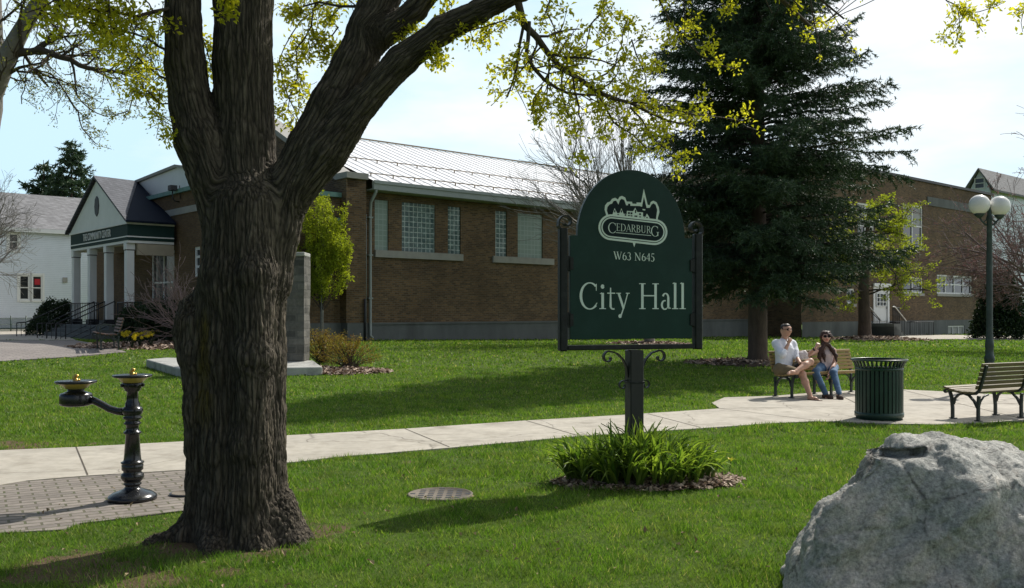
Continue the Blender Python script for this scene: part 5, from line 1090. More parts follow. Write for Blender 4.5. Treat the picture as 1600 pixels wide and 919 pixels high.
# trunk strands give the fluted outline
limb([(328, 870, 40), (320, 760, 28), (316, 640, 27), (314, 560, 27), (340, 450, 27), (352, 380, 30)], .06)
limb([(398, 880, 75.2), (390, 800, 58.3), (386, 700, 55.5), (384, 560, 58.3), (384, 440, 62.0), (390, 330, 62.0)], .06)
limb([(430, 880, 27.2, .02), (420, 790, 23.8, .0), (416, 640, 23.8, 0), (416, 520, 24.6, 0), (418, 420, 26.3, 0)], .05)
limb([(352, 860, 36, -.13), (350, 700, 30, -.10), (352, 560, 30, -.08), (360, 430, 32, -.06), (370, 330, 24, .0)], .08)
limb([(388, 860, 30, -.20), (392, 700, 24, -.22), (398, 560, 24, -.24), (400, 430, 24, -.20), (404, 330, 18, -.10), (404, 250, 10, .0)], .08)
limb([(300, 505, 26, .02), (300, 545, 22, .02), (304, 600, 15, .02), (304, 700, 12, .02), (306, 790, 12, .02)], .04)      # old wound, callus lobe
limb([(322, 448, 8, .02), (296, 482, 15, .02), (286, 520, 15, .02), (291, 560, 10, .02)], .03)
limb([(362, 440, 34), (352, 350, 36), (335, 280, 38), (314, 220, 38), (299, 165, 31), (290, 100, 29), (286, 30, 28), (287, -60, 26), (280, -180, 24, -.1)], .035, 'left')
limb([(388, 380, 55.8), (386, 300, 50.2, .06), (382, 220, 46.5, .1), (380, 100, 46.5, .12), (380, 0, 46.5, .14), (384, -90, 44.6, .16), (392, -200, 40.9, .2)], .035, 'mid')
limb([(420, 440, 33.4, 0), (434, 360, 33.4, 0), (452, 295, 37.0, .02), (488, 235, 38.7, .03), (522, 170, 37.0, .05), (553, 105, 32.6, .08), (577, 50, 31.7, .12), (596, -10, 29.9, .16), (620, -90, 27.3, .25), (650, -190, 24.6, .35)], .045, 'lead')
limb([(450, 320, 27.6, 0), (510, 235, 33.1, -.05), (570, 157, 23.9, -.1), (628, 95, 23.0, -.14), (690, 48, 21.2, -.2), (750, 17, 18.4, -.26), (815, -15, 15.6, -.32), (880, -60, 12.9, -.38)], .03, 'arm')
limb([(585, 60, 26, .1), (620, 40, 19, .06), (650, 15, 17, .04), (680, -25, 16, 0), (730, -90, 13, -.05)], .025, 'arm')
# root flare
for q in ([(325, 790, 26, .0), (292, 836, 22, -.03), (240, 856, 15, -.12), (195, 880, 11, -.40), (150, 912, 7, -.65)], [(345, 840, 30, -.15), (330, 885, 22, -.40), (300, 915, 8, -.55)], [(400, 820, 40, -.12), (405, 870, 28, -.28), (420, 905, 12, -.42)], [(436, 790, 26, 0), (464, 845, 24, -.02), (505, 876, 11, -.06)], [(436, 800, 26, -.05), (458, 860, 22, -.2), (480, 890, 9, -.32)], [(370, 800, 50, .2), (380, 850, 40, .35), (400, 860, 15, .6)]): limb(q, .06)
V, Q = sdf_segments(lb_, .0105, .05, zmin=-.12)
# bark coordinates: world axes on the trunk; on each limb a frame carried along it, so the grain runs with the wood
best = {}
for gname, pts, rr in GRP:
    f = best.setdefault(gname, [np.full(len(V), 9.0), np.zeros_like(V)])
    if gname == 'trunk':
        for i in range(len(pts)-1):
            a = np.array(pts[i]); ab = np.array(pts[i+1])-a; t = np.clip(((V-a) @ ab)/(ab @ ab), 0, 1); d = np.linalg.norm(V-(a+t[:, None]*ab), axis=1)-(rr[i]+(rr[i+1]-rr[i])*t); f[0] = np.minimum(f[0], d)
        f[1] = V.copy()
    else:
        sA = 0.0; e1 = Vector((1, 0, 0)); c0 = np.array(pts[0])
        for i in range(len(pts)-1):
            a = pts[i]; ab = pts[i+1]-a; Ls = ab.length; dv = ab.normalized(); e1 = (e1-dv*e1.dot(dv)).normalized(); e2 = dv.cross(e1)
            ra_ = V-np.array(a); t = np.clip((ra_ @ np.array(ab))/(Ls*Ls), 0, 1); d = np.linalg.norm(ra_-t[:, None]*np.array(ab), axis=1)-(rr[i]+(rr[i+1]-rr[i])*t); m = d < f[0]
            cc3 = np.stack([c0[0]+ra_ @ np.array(e1), c0[1]+ra_ @ np.array(e2), c0[2]+sA+ra_ @ np.array(dv)], 1); f[1][m] = cc3[m]; f[0] = np.where(m, d, f[0]); sA += Ls
ws = {g_: np.exp(-np.clip(f[0], -.3, 1)*70) for g_, f in best.items()}; Wt = sum(ws.values())+1e-12
bark = sum(ws[g_][:, None]*best[g_][1] for g_ in best)/Wt[:, None]; bark[:, 2] *= .105
N_ = vnormals(V, Q)
wq_ = bark*np.array([1, 1, 1.0]); warp = np.stack([fbm(wq_*9, 3, 1), fbm(wq_*9, 3, 5), fbm(wq_*9, 3, 9)*.4], 1)*.030
d1, d2 = worley((wq_+warp)*33, 2); ridge = np.clip((d2-d1)/.42, 0, 1)**.7
d3, d4 = worley((wq_*np.array([1, 1, 2.6])+warp*1.3)*40, 8); fine = np.clip((d4-d3)/.30, 0, 1)**.6
thick = np.clip(1.25-(V[:, 2]-1.2)/2.4*.75, .38, 1.1)*np.clip(1.0, 0, 1)
amp = .022*thick; dep = ridge*.62+fine*.30+.16*fbm(V*38, 3, 17)
V = V+N_*(((dep-.7)*amp)+fbm(V*2.2, 3, 6)*.022)[:, None]
mz = V[:, 2]; mpx = 800+V[:, 0]/V[:, 1]*F; mpy = HZ-(V[:, 2]-CH)/V[:, 1]*F
moss = np.exp(-((mpx-318)/15)**2)*np.clip((700-mpy)/120, 0, 1)*np.clip((mpy-440)/70, 0, 1)*(V[:, 1] < Y0+.1)+.38*(fbm(V*1.5, 3, 3) > .1)*(mz < 3)
mp_ = empty('maple_tree', TREE, 'huge old maple with thick fissured trunk forking into four limbs in the foreground', 'tree')
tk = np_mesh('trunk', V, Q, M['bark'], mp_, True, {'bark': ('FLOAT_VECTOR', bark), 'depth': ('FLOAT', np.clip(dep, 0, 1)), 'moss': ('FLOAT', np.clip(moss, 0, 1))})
print('trunk verts', len(V))
# ---- twigs and leaves
def rdir(d, ang, rng):
    d = d.normalized(); o = d.orthogonal().normalized(); o.rotate(Matrix.Rotation(rng.uniform(0, 6.283), 3, d)); return (d*math.cos(ang)+o*math.sin(ang)).normalized()
def grow(mb, p, d, L, r, lev, rng, C, tips, n=5):
    """recursive branch; C: dict(max, kids, ang, ratio, trop, bend, rr, leafL)"""
    pts = [p.copy()]; rad = [r]; dd = d.copy(); q = p.copy()
    for i in range(n):
        dd = (dd+Vector((rng.gauss(0, 1), rng.gauss(0, 1), rng.gauss(0, 1)))*C['bend']+C['trop']*(.4+.25*lev)).normalized(); q = q+dd*L/n; pts.append(q.copy()); rad.append(max(r*(1-(1-C.get('taper', .45))*(i+1)/n), C.get('rmin', .002)))
    mb.tube(pts, rad, 7 if r > .03 else (5 if r > .012 else 3), cap=False)
    if lev >= C['max']-1:
        for k in range(1, n+1):
            if rng.random() < C.get('leafp', .8): tips.append(pts[k])
    if lev >= C['max']: return
    K = C['kids'][min(lev, len(C['kids'])-1)]
    for i in range(K):
        t = C.get('t0', .25)+(1-C.get('t0', .25))*(i+rng.random())/K; j = min(int(t*n), n-1); f = t*n-j; b = pts[j].lerp(pts[j+1], f); ax = (pts[j+1]-pts[j]).normalized()
        grow(mb, b, rdir(ax, C['ang']*rng.uniform(.6, 1.3), rng), L*C['ratio']*rng.uniform(.65, 1.25)*(1.1-.4*t), rad[j]*C.get('rr', .55), lev+1, rng, C, tips, max(3, n-1))
def path(mb, L, Yb, r0, r1, rng, tips, side=10, sl=.35, C=None, sub=1):
    """a branch traced from the photo at depth Yb.., with grown side twigs"""
    pts = [P(a[0], a[1], Yb+(a[2] if len(a) > 2 else 0)) for a in L]; fine_ = []
    for i in range(len(pts)-1):
        a, b = pts[i], pts[i+1]; nn = max(2, int((b-a).length/.12))
        for k in range(nn): fine_.append(a.lerp(b, k/nn)+Vector([rng.gauss(0, .010) for _ in range(3)]))
    fine_.append(pts[-1]); n = len(fine_); rad = [r0+(r1-r0)*i/(n-1) for i in range(n)]; mb.tube(fine_, rad, 8 if r0 > .02 else 5, cap=False)
    cum = [0]
    for a, b in zip(fine_[:-1], fine_[1:]): cum.append(cum[-1]+(b-a).length)
    for s in range(side):
        t = (.12+.88*(s+rng.random())/side)*cum[-1]; j = max(i for i in range(n) if cum[i] <= t+1e-9); j = min(j, n-2); ax = (fine_[j+1]-fine_[j]).normalized()
        grow(mb, fine_[j], rdir(ax, rng.uniform(.5, 1.2), rng), sl*rng.uniform(.5, 1.2)*(1.15-.5*t/cum[-1]), max(rad[j]*.5, .0025), 0, rng, C, tips, 4)
    tips.append(fine_[-1]); return pts
rng = random.Random(5)
CM = dict(max=1, kids=[3], ang=.8, ratio=.55, trop=Vector((0, 0, .03)), bend=.22, rmin=.0022, rr=.6, leafp=.50)
tw = MB(); tips = []
R_ = lambda *a, **k: path(tw, *a, rng=rng, tips=tips, C=CM, **k)
# right-hand spray
R_([(812, 5, -.3), (835, 60, -.2), (880, 105, 0), (930, 140, .1), (985, 165, .2), (1040, 188, .35), (1085, 200, .5)], Y0, .026, .005, side=26, sl=.42)
R_([(826, 40, -.25), (822, 85, -.2), (850, 125, -.1), (890, 145, 0), (930, 152, .1), (960, 190, .15), (1010, 232, .2)], Y0, .016, .004, side=18, sl=.36)
R_([(890, 110, 0), (900, 170, -.05), (906, 190, -.05), (900, 225, -.1), (893, 255, -.1)], Y0, .008, .003, side=8, sl=.22)
R_([(930, 128, .1), (962, 100, .15), (972, 70, .2), (975, 40, .2)], Y0, .007, .003, side=8, sl=.25)
R_([(955, -40, .1), (938, 20, .05), (915, 65, .0), (885, 98, 0)], Y0, .008, .003, side=7, sl=.25)
R_([(940, 145, .1), (1000, 165, .3), (1080, 178, .5), (1150, 190, .7), (1182, 203, .8)], Y0, .008, .003, side=7, sl=.22)
R_([(1000, -60, .6), (1040, 20, .7), (1080, 75, .8), (1115, 98, .85), (1150, 108, .9)], Y0, .008, .003, side=9, sl=.24)
R_([(985, 168, .2), (1010, 200, .2), (1040, 235, .25), (1065, 258, .3)], Y0, .007, .003, side=8, sl=.22)
R_([(1110, -80, .9), (1128, -20, .9), (1130, 30, .95)], Y0, .007, .003, side=6, sl=.2)
R_([(1220, -90, 1.), (1232, -20, 1.0), (1240, 40, 1.05)], Y0, .007, .003, side=5, sl=.18)
R_([(1250, -80, 1.), (1268, 10, 1.0), (1282, 90, 1.05)], Y0, .007, .003, side=4, sl=.16)
R_([(1060, -70, 1.), (1066, 0, 1.), (1070, 48, 1.)], Y0, .007, .003, side=5, sl=.2)
R_([(845, 72, -.1), (815, 105, -.1), (800, 140, -.1), (790, 155, -.1)], Y0, .007, .003, side=6, sl=.2)
R_([(850, 130, -.1), (835, 155, -.1), (830, 180, -.1)], Y0, .006, .003, side=6, sl=.18)
R_([(985, 60, .1), (1000, 110, .2), (1010, 140, .2)], Y0, .006, .003, side=6, sl=.2)
R_([(860, -20, .0), (855, 20, 0), (870, 60, 0), (905, 95, 0)], Y0, .007, .003, side=7, sl=.2)
# middle, between the limbs
R_([(556, 12, .3), (500, 5, .35), (445, 14, .4)], Y0, .012, .005, side=10, sl=.26)
R_([(492, 4, .35), (486, 45, .4), (466, 78, .4), (464, 130, .4), (452, 170, .4), (466, 205, .4)], Y0, .007, .003, side=14, sl=.22)
R_([(436, 105, .5), (450, 150, .5), (470, 190, .5), (478, 215, .5)], Y0, .006, .003, side=7, sl=.18)
R_([(530, 40, .4), (505, 65, .4), (500, 95, .45)], Y0, .006, .003, side=8, sl=.2)
R_([(545, -20, .4), (470, 30, .5), (440, 75, .5), (436, 115, .5)], Y0, .006, .003, side=10, sl=.2)
# under the long right limb and right of the upright one
R_([(650, 20, .1), (640, 45, .1), (625, 60, .05)], Y0, .006, .003, side=5, sl=.13)
R_([(815, 22, -.3), (770, 35, -.3), (735, 45, -.25), (705, 62, -.2)], Y0, .006, .003, side=9, sl=.16)
R_([(680, 70, -.2), (690, 90, -.2), (680, 105, -.2)], Y0, .005, .003, side=4, sl=.12)
R_([(690, -30, 0), (700, 0, 0), (705, 12, 0)], Y0, .005, .003, side=4, sl=.15)
# left-hand sprays (dense yellow ones hang nearer)
R_([(262, 12, -.1), (210, 25, -.3), (150, 12, -.5), (90, 5, -.7), (40, 20, -.8)], Y0, .014, .004, side=22, sl=.34)
R_([(262, 85, 0), (232, 60, -.1), (190, 48, -.3), (140, 35, -.5)], Y0, .010, .004, side=15, sl=.30)
R_([(262, 126, .1), (238, 112, .1), (205, 78, .1), (184, 48, .1)], Y0, .009, .003, side=12, sl=.28)
R_([(200, -60, -.5), (170, 0, -.5), (172, 45, -.5), (168, 62, -.5)], Y0, .008, .003, side=14, sl=.22)
R_([(120, -60, -.7), (100, -5, -.7), (75, 35, -.7)], Y0, .008, .003, side=12, sl=.24)
R_([(310, 40, .3), (322, 80, .3), (328, 110, .3)], Y0, .006, .003, side=6, sl=.14)
R_([(360, -70, -.75), (365, -25, -.75), (350, 5, -.75), (345, 18, -.75)], Y0, .006, .003, side=12, sl=.15)
R_([(262, 160, 0), (235, 150, 0), (215, 120, 0)], Y0, .006, .003, side=7, sl=.2)
R_([(290, 205, -.1), (262, 198, -.15), (240, 185, -.15)], Y0, .004, .002, side=3, sl=.12)
# top right corner, a loose twig
R_([(1455, -50, .4), (1482, 0, .4), (1507, 20, .4), (1528, 28, .4), (1536, 50, .4)], Y0, .006, .0025, side=5, sl=.12)
R_([(1497, 12, .4), (1499, 30, .4), (1497, 48, .4), (1468, 64, .4)], Y0, .004, .002, side=3, sl=.10)
R_([(1507, 20, .4), (1545, 16, .4), (1572, 2, .4)], Y0, .004, .002, side=3, sl=.10)
R_([(1620, -20, .4), (1602, 20, .4), (1598, 50, .4)], Y0, .004, .002, side=3, sl=.10)
# crown above the frame: casts the dappled shade
CU = dict(max=3, kids=[5, 4, 3], ang=.75, ratio=.62, trop=Vector((0, 0, .05)), bend=.16, rmin=.004, rr=.6, leafp=.45)
for (px, py, dy, d, L, r) in ((282, -170, -.1, (-.5, -.25, 1), 3.0, .10), (282, -170, -.1, (-.9, .5, .6), 2.4, .07), (392, -195, .2, (.05, .3, 1), 3.6, .18), (392, -195, .2, (-.1, -.6, .8), 2.8, .12), (650, -185, .35, (.3, .4, 1), 3.0, .11), (730, -88, -.05, (.6, .1, .8), 2.4, .055), (876, -58, -.38, (.9, -.2, .35), 2.6, .055), (650, -185, .35, (.2, -.7, .7), 2.4, .08), (876, -58, -.38, (.8, .7, .6), 2.2, .05)):
    grow(tw, pp(px, py, dy), Vector(d).normalized(), L, r, 0, rng, CU, tips, 6)
CV = dict(CU, leafp=.75, trop=Vector((0, 0, .05)))
for (x, y, z, d, L, r) in ((.33, 6.0, 4.0, (.40, .65, .75), 3.6, .06), (.75, 6.6, 4.9, (.55, .65, .62), 3.2, .05), (-.5, 6.7, 4.9, (.35, .8, .7), 3.4, .07), (-.5, 6.7, 4.9, (.0, .8, .62), 3.0, .06), (-1.75, 6.6, 4.7, (-.3, .8, .66), 3.0, .06), (-1.75, 6.6, 4.9, (.5, .7, .7), 2.8, .06), (.55, 6.1, 4.4, (.8, .3, .75), 3.0, .05)):
    grow(tw, Vector((x, y, z)), Vector(d).normalized(), L, r, 0, rng, CV, tips, 6)
tw.tube([pp(876, -58, -.38), (.33, 6.0, 4.0), (.55, 6.3, 4.5), (.75, 6.6, 4.9)], [.05, .048, .045, .04], 8, cap=False)
tips = [t for t in tips if t.z > 1.55 + .335*t.y or t.y < Y0+1.3]
tw.build('branches', M['twig'], mp_, fixn=False)
tp = np.array([list(t) for t in tips]); print('maple tips', len(tp))
M['maple_leaf'] = leafmat('maple_leaf', (.26, .30, .030), (.60, .60, .085), .66, .5, (1.55, 1.45, .5))
def crown(name, parent, tp, m, spread, size, seed, mt, **k):
    V, Fq, rn = leaves(tp, m, spread, size, seed, **k); return np_mesh(name, V, Fq, mt, parent, False, {'rnd': ('FLOAT', rn)})
hi = tp[:, 2] > 1.75+.335*tp[:, 1]; Va, Fa, ra1 = leaves(tp[~hi], 7, .048, .031, 4, aspect=.55, sizevar=.6); Vb, Fb, rb1 = leaves(tp[hi], 20, .09, .055, 5, aspect=.6, sizevar=.5)
np_mesh('crown', np.concatenate([Va, Vb]), np.concatenate([Fa, Fb+len(Va)]), M['maple_leaf'], mp_, False, {'rnd': ('FLOAT', np.concatenate([ra1, rb1]))})

# ------------------------------------------------------------------ grey tree at the left edge
M['grey_bark'] = mat('grey_bark', (.20, .19, .17), .85, .25, 8, .5, 40, dirt=((.11, .10, .09), 5, .6))
YT = 11.5; tb = P(-24, 700, YT); tb.z = 0; lt_ = empty('leafing_tree', tb, 'slender grey barked tree just leafing out at the left edge', 'tree')
g = MB(); tips = []; P2 = lambda px, py, d=0: P(px, py, YT+d)
g.tube([Vector((tb.x-.35, tb.y, -.1)), Vector((tb.x-.32, tb.y, .6)), P2(-50, 400), P2(-30, 250), P2(-16, 170), P2(-14, 60), P2(-18, -60), P2(-5, -300)], [.25, .19, .16, .15, .145, .135, .125, .09], 14, cap=False)
g.tube([P2(-16, 150), P2(8, 95), P2(35, 45), P2(62, 0), P2(90, -60), P2(120, -180)], [.14, .12, .095, .085, .08, .05], 10, cap=False)
g.build('trunk', M['grey_bark'], lt_)
g = MB(); C2 = dict(max=1, kids=[3], ang=.8, ratio=.6, trop=Vector((0, 0, -.03)), bend=.2, rmin=.0035, rr=.6, leafp=.6)
Q_ = lambda L, r0, side, sl: path(g, L, YT, r0, .006, rng, tips, side, sl, C2)
Q_([(10, 95), (35, 80), (62, 78, -.1), (110, 95, -.2), (150, 108, -.3), (195, 113, -.3), (225, 107, -.4), (262, 112, -.4)], .055, 34, .6)
Q_([(-8, 150), (5, 118), (30, 106), (60, 100), (85, 88)], .035, 12, .5)
Q_([(25, 110), (60, 115), (105, 130), (135, 138)], .016, 14, .45)
Q_([(80, 112), (100, 145), (122, 175), (128, 200), (150, 225)], .012, 16, .35)
Q_([(110, 130), (130, 160), (150, 178), (165, 182)], .010, 8, .3)
Q_([(214, 112, -.3), (214, 140, -.3), (200, 172, -.3), (170, 186, -.3)], .010, 10, .28)
Q_([(218, 112, -.3), (228, 150, -.3), (240, 172, -.3), (280, 196, -.3)], .010, 10, .28)
Q_([(38, 80), (38, 110), (36, 140), (34, 162)], .008, 7, .28); Q_([(50, -10), (80, 40), (110, 70), (160, 95)], .02, 22, .5); Q_([(60, 20), (130, 30), (200, 60), (240, 100)], .02, 20, .5); Q_([(-10, 40), (20, 15), (60, -20)], .02, 8, .5)
Q_([(20, 0), (45, 18), (75, 25)], .015, 10, .4)
grow(g, P2(-5, -290), Vector((.1, 0, 1)), 3.2, .1, 0, rng, CU, tips, 6); grow(g, P2(118, -175), Vector((.6, -.1, .9)).normalized(), 2.6, .06, 0, rng, CU, tips, 6)
g.build('branches', M['twig'], lt_, fixn=False)
M['pale_leaf'] = leafmat('pale_leaf', (.16, .18, .04), (.38, .38, .11), .5, .5, (1.2, 1.2, .6))
crown('crown', lt_, np.array([list(t) for t in tips]), 3, .055, .032, 6, M['pale_leaf'], aspect=.45)

# ------------------------------------------------------------------ needles: small blades set along many twigs
def needles(S, D, L, per, nl, nw, seed, sag=.10):
    rs = np.random.RandomState(seed); n = len(S); t = rs.rand(n*per); idx = np.repeat(np.arange(n), per)
    b = S[idx]+D[idx]*(L[idx]*t)[:, None]; b[:, 2] -= sag*(L[idx]*t)**2
    d = D[idx]*.75+rs.normal(size=(n*per, 3))*.65; d[:, 2] -= .12; d /= np.linalg.norm(d, axis=1)[:, None]; s = np.cross(d, rs.normal(size=d.shape)); s /= np.linalg.norm(s, axis=1)[:, None]
    ll = (nl*(.6+.8*rs.rand(n*per)))[:, None]; V = np.stack([b-s*nw/2, b+s*nw/2, b+d*ll], 1).reshape(-1, 3); rn = np.repeat(np.clip(.5*rs.rand(n)[idx]+.5*rs.rand(n*per), 0, 1), 3)
    return V, np.arange(len(V)).reshape(-1, 3), rn
def conifer(name, label, base, H, Rf, z_lo, seed, mt, bt, dz=.30, per_whorl=6, tstep=.11, tl=.42, per=14, nl=.10, nw=.016, r0=.26, group=None, droop=.16, gap=.12, lop=0):
    e = empty(name, base, label, 'tree', group); rg = random.Random(seed); g = MB(); g.tube([base+Vector((0, 0, z)) for z in (-.2, .25, H*.3, H*.6, H)], [r0*1.35, r0, r0*.78, r0*.45, .02], 14, cap=False); S = []; D = []; LL = []; br = MB(); z = z_lo
    while z < H-.2:
        for k in range(per_whorl):
            if rg.random() < gap: continue
            a = rg.uniform(0, 6.283); Lb = Rf(z)*rg.uniform(.62, 1.12)*(1+(lop(z) if callable(lop) else lop)*math.cos(a)); zz_ = z+rg.uniform(-.15, .15)
            if Lb < .15: continue
            up0 = rg.uniform(.2, .5) if z > H*.4 else rg.uniform(-.05, .30); p = base+Vector((0, 0, zz_)); pts = [p.copy()]; n = 7
            for i in range(n):
                t = (i+1)/n; pts.append(p+Vector((math.cos(a)*Lb*t, math.sin(a)*Lb*t, Lb*(up0*t-droop*1.6*t*t+droop*.9*t**3.5)))+Vector([rg.gauss(0, .03) for _ in range(3)]))
            br.tube(pts, [max(.035*Lb/3*(1-.85*i/n), .006) for i in range(n+1)], 4, cap=False)
            st = int(Lb/tstep)
            for j in range(st):
                t = .16+.84*(j+rg.random())/st; q = t*n; i = min(int(q), n-1); b = pts[i].lerp(pts[i+1], q-i); ax = (pts[i+1]-pts[i]).normalized(); sd = ax.cross(Vector((0, 0, 1))).normalized()
                for sg in (-1, 1):
                    dv = ax*rg.uniform(.35, .8)+sd*sg*rg.uniform(.5, 1.0)+Vector((0, 0, rg.uniform(-.85, .12))); dv.normalize(); l_ = tl*(.5+.7*rg.random())*(1.15-.55*t)*min(1, Lb/1.6+.35); S.append(b); D.append(dv); LL.append(l_)
            S.append(pts[-2]); D.append((pts[-1]-pts[-2]).normalized()); LL.append(tl*.7)
        z += dz*(.8+.4*rg.random())
    g.build('trunk', bt, e); br.build('branches', M['twig'], e, fixn=False)
    V, Fq, rn = needles(np.array([list(v) for v in S]), np.array([list(v) for v in D]), np.array(LL), per, nl, nw, seed); np_mesh('crown', V, Fq, mt, e, False, {'rnd': ('FLOAT', rn)}); print(name, len(S), len(Fq)); return e
M['spruce_needle'] = leafmat('spruce_needle', (.026, .050, .026), (.095, .150, .075), .12, .55, (1, 1.1, .8))
M['spruce_bark'] = mat('spruce_bark', (.115, .082, .062), .9, .3, 9, .7, 35, dirt=((.06, .045, .035), 12, .7), aniso=(1, 1, .3), dist=.02)
def Rs(z): return float(np.interp(z, [1.6, 2.2, 3, 5, 7, 9, 11, 13, 15, 16.2], [2.0, 2.8, 3.2, 3.4, 3.15, 2.5, 2.2, 1.75, .9, .1]))
conifer('spruce_tree', 'tall dark spruce with bare lower trunk behind the bench couple', Vector((SPR.x, SPR.y, gz(SPR.x, SPR.y))), 16.4, Rs, 2.1, 3, M['spruce_needle'], M['spruce_bark'], gap=.25, lop=lambda z: float(np.interp(z, [5, 9], [.14, -.16])), dz=.165, per_whorl=9, tstep=.10, tl=.62, per=24, nl=.10, nw=.028, r0=.265, droop=.22)
for (px, yt, Yd, w, s_, lb2) in ((112, 220, 74, 44, 5, 'taller of the two dark evergreens behind the white house'), (68, 250, 76, 46, 6, 'shorter bushy dark evergreen behind the white house')):
    b = P(px, 480, Yd); b.z = .2; H = P(px, yt, Yd).z-.2; rr = w/F*Yd
    conifer('evergreen_tree', lb2, b, H, lambda z, H=H, rr=rr: rr*float(np.interp(z/H, [0, .5, .8, 1], [1.3, 1.1, .55, .05])), 2.5, s_, M['spruce_needle'], M['spruce_bark'], dz=.6, per_whorl=6, tstep=.22, tl=1.1, per=18, nl=.32, nw=.13, r0=.25)
# arborvitae by the right wing
def shrub_blob(name, label, cat, base, rx, ry, h, n, size, mt, seed, stems=6, m=6, group=None, taper=.5, spread=.12, aspect=.6, z0=.05, bt=None, lean=0):
    e = empty(name, base, label, cat, group); rs_ = np.random.RandomState(seed); z = rs_.rand(n)**.8; th = rs_.rand(n)*6.283; prof = (1-(1-taper)*z)*np.sqrt(np.clip(1-np.clip((z-.75)/.25, 0, 1)**2*.75, 0, 1)); r = (.35+.65*rs_.rand(n)**.4)*prof*(1+.22*fbm(np.stack([np.cos(th)*2, np.sin(th)*2, z*5], 1), 3, seed))
    C = np.stack([base[0]+rx*r*np.cos(th), base[1]+ry*r*np.sin(th), base[2]+z0+z*h*(1+.10*np.sin(th*3+seed))], 1); V, Fq, rn = leaves(C, m, spread, size, seed, aspect=aspect); np_mesh('crown', V, Fq, mt, e, False, {'rnd': ('FLOAT', rn)})
    g = MB(); rg = random.Random(seed)
    for k in range(stems):
        a = rg.uniform(0, 6.283); g.tube([Vector(base)+Vector((math.cos(a)*.08*rx, math.sin(a)*.08*ry, -.03)), Vector(base)+Vector((math.cos(a)*.35*rx, math.sin(a)*.35*ry, h*.5)), Vector(base)+Vector((math.cos(a)*.5*rx, math.sin(a)*.5*ry, h*.85))], [.02*max(1, h/2), .014*max(1, h/2), .006], 5, cap=False)
    g.build('stems', bt or M['twig'], e); return e
M['dark_leaf'] = leafmat('dark_leaf', (.010, .024, .010), (.035, .065, .022), .15, .5)
b = G(1562, 530); shrub_blob('arborvitae', 'dark rounded evergreen bush right of the lamp post', 'shrub', b, 1.55, 1.3, 3.3, 2600, .16, M['dark_leaf'], 3, m=6, taper=.35, spread=.25)
b = G(82, 503); b = P(86, 500, 43); b.z = .45; shrub_blob('evergreen_shrub', 'dark low evergreen shrub beside the porch steps', 'shrub', b, 1.1, .9, 1.4, 900, .10, M['dark_leaf'], 7, m=6, taper=.6, spread=.18)
b = P(66, 505, 41); b.z = .45; shrub_blob('low_shrub', 'small green shrub left of the porch steps', 'shrub', b, .7, .6, .7, 400, .08, M['dark_leaf'], 8, m=6, taper=.6, spread=.15)
for i, (px, Yd, rx, h, lb2) in enumerate(((232, 33.5, 1.2, 1.2, 'clipped dark hedge bush in front of the porch side'), (272, 32.5, 1.3, 1.35, 'dark hedge bush against the tan wall near the maple trunk'), (303, 31.0, 1.0, 1.2, 'dark hedge bush half hidden behind the maple trunk'))):
    b = P(px, 500, Yd); b.z = gz(b.x, b.y); shrub_blob('hedge_bush', lb2, 'shrub', b, rx, .7, h, 1300, .08, M['dark_leaf'], 20+i, m=6, taper=.85, spread=.14)
# bronze shrub, columnar tree
M['bronze_leaf'] = leafmat('bronze_leaf', (.19, .075, .022), (.34, .30, .05), .35, .5)
for i, (px, py, rx, h, lb2) in enumerate(((545, 577, .62, .72, 'round bronze leaved shrub in the mulch ring'), (502, 568, .62, .78, 'bronze leaved shrub beside the stone pillar'))):
    b = G(px, py); e = empty('bronze_shrub', b, lb2, 'shrub'); rg = random.Random(i+40); g = MB(); tp_ = []
    for k in range(150):
        a = rg.uniform(0, 6.283); el = rg.uniform(.25, 1.5); d = Vector((math.cos(a)*math.cos(el), math.sin(a)*math.cos(el), math.sin(el))); l_ = rg.uniform(.75, 1.05)*(rx*math.cos(el)+h*math.sin(el)*.95); pts = [Vector(b)+d*.05+Vector((rg.gauss(0, .06), rg.gauss(0, .06), 0)), Vector(b)+d*l_*.5+Vector((0, 0, .05)), Vector(b)+d*l_+Vector((rg.gauss(0, .03), rg.gauss(0, .03), 0))]
        g.tube(pts, [.006, .005, .002], 3, cap=False); tp_ += [pts[1].lerp(pts[2], t) for t in (.2, .5, .8, 1)]
    g.build('stems', M['twig'], e, fixn=False); crown('crown', e, np.array([list(t) for t in tp_]), 5, .05, .035, i+9, M['bronze_leaf'], aspect=.5)
M['col_leaf'] = leafmat('col_leaf', (.19, .25, .022), (.48, .54, .06), .5, .5, (1.2, 1.2, .5))
b = G(503, 535.5); e = empty('columnar_tree', b, 'narrow upright young tree with yellow green leaves by the hall corner', 'tree'); g = MB(); g.tube([b+Vector((0, 0, -.1)), b+Vector((0, 0, .9)), b+Vector((.05, 0, 2.4)), b+Vector((0, 0, 4.4))], [.07, .06, .045, .015], 8, cap=False); g.build('trunk', M['grey_bark'], e); g = MB(); tp_ = []; rg = random.Random(77)
for k in range(34):
    zb_s = rg.uniform(.75, 2.6); a = rg.uniform(0, 6.283); rr = rg.uniform(.25, 1.02)*(1 if rg.random() < .8 else .6); ht = rg.uniform(3.2, 5.5)*(1-.28*(rr/1.2)**2); p0 = b+Vector((0, 0, zb_s)); pts = [p0]
    for t in (.25, .5, .75, 1): pts.append(b+Vector((math.cos(a)*rr*(1-(1-t)**2.2), math.sin(a)*rr*(1-(1-t)**2.2), zb_s+(ht-zb_s)*t**1.0))+Vector((rg.gauss(0, .05), rg.gauss(0, .05), 0)))
    g.tube(pts, [.022, .016, .011, .007, .003], 4, cap=False)
    for i in range(1, 4):
        for s_ in range(9): tp_.append(pts[i].lerp(pts[i+1], s_/9)+Vector((rg.gauss(0, .07), rg.gauss(0, .07), rg.gauss(0, .05))))
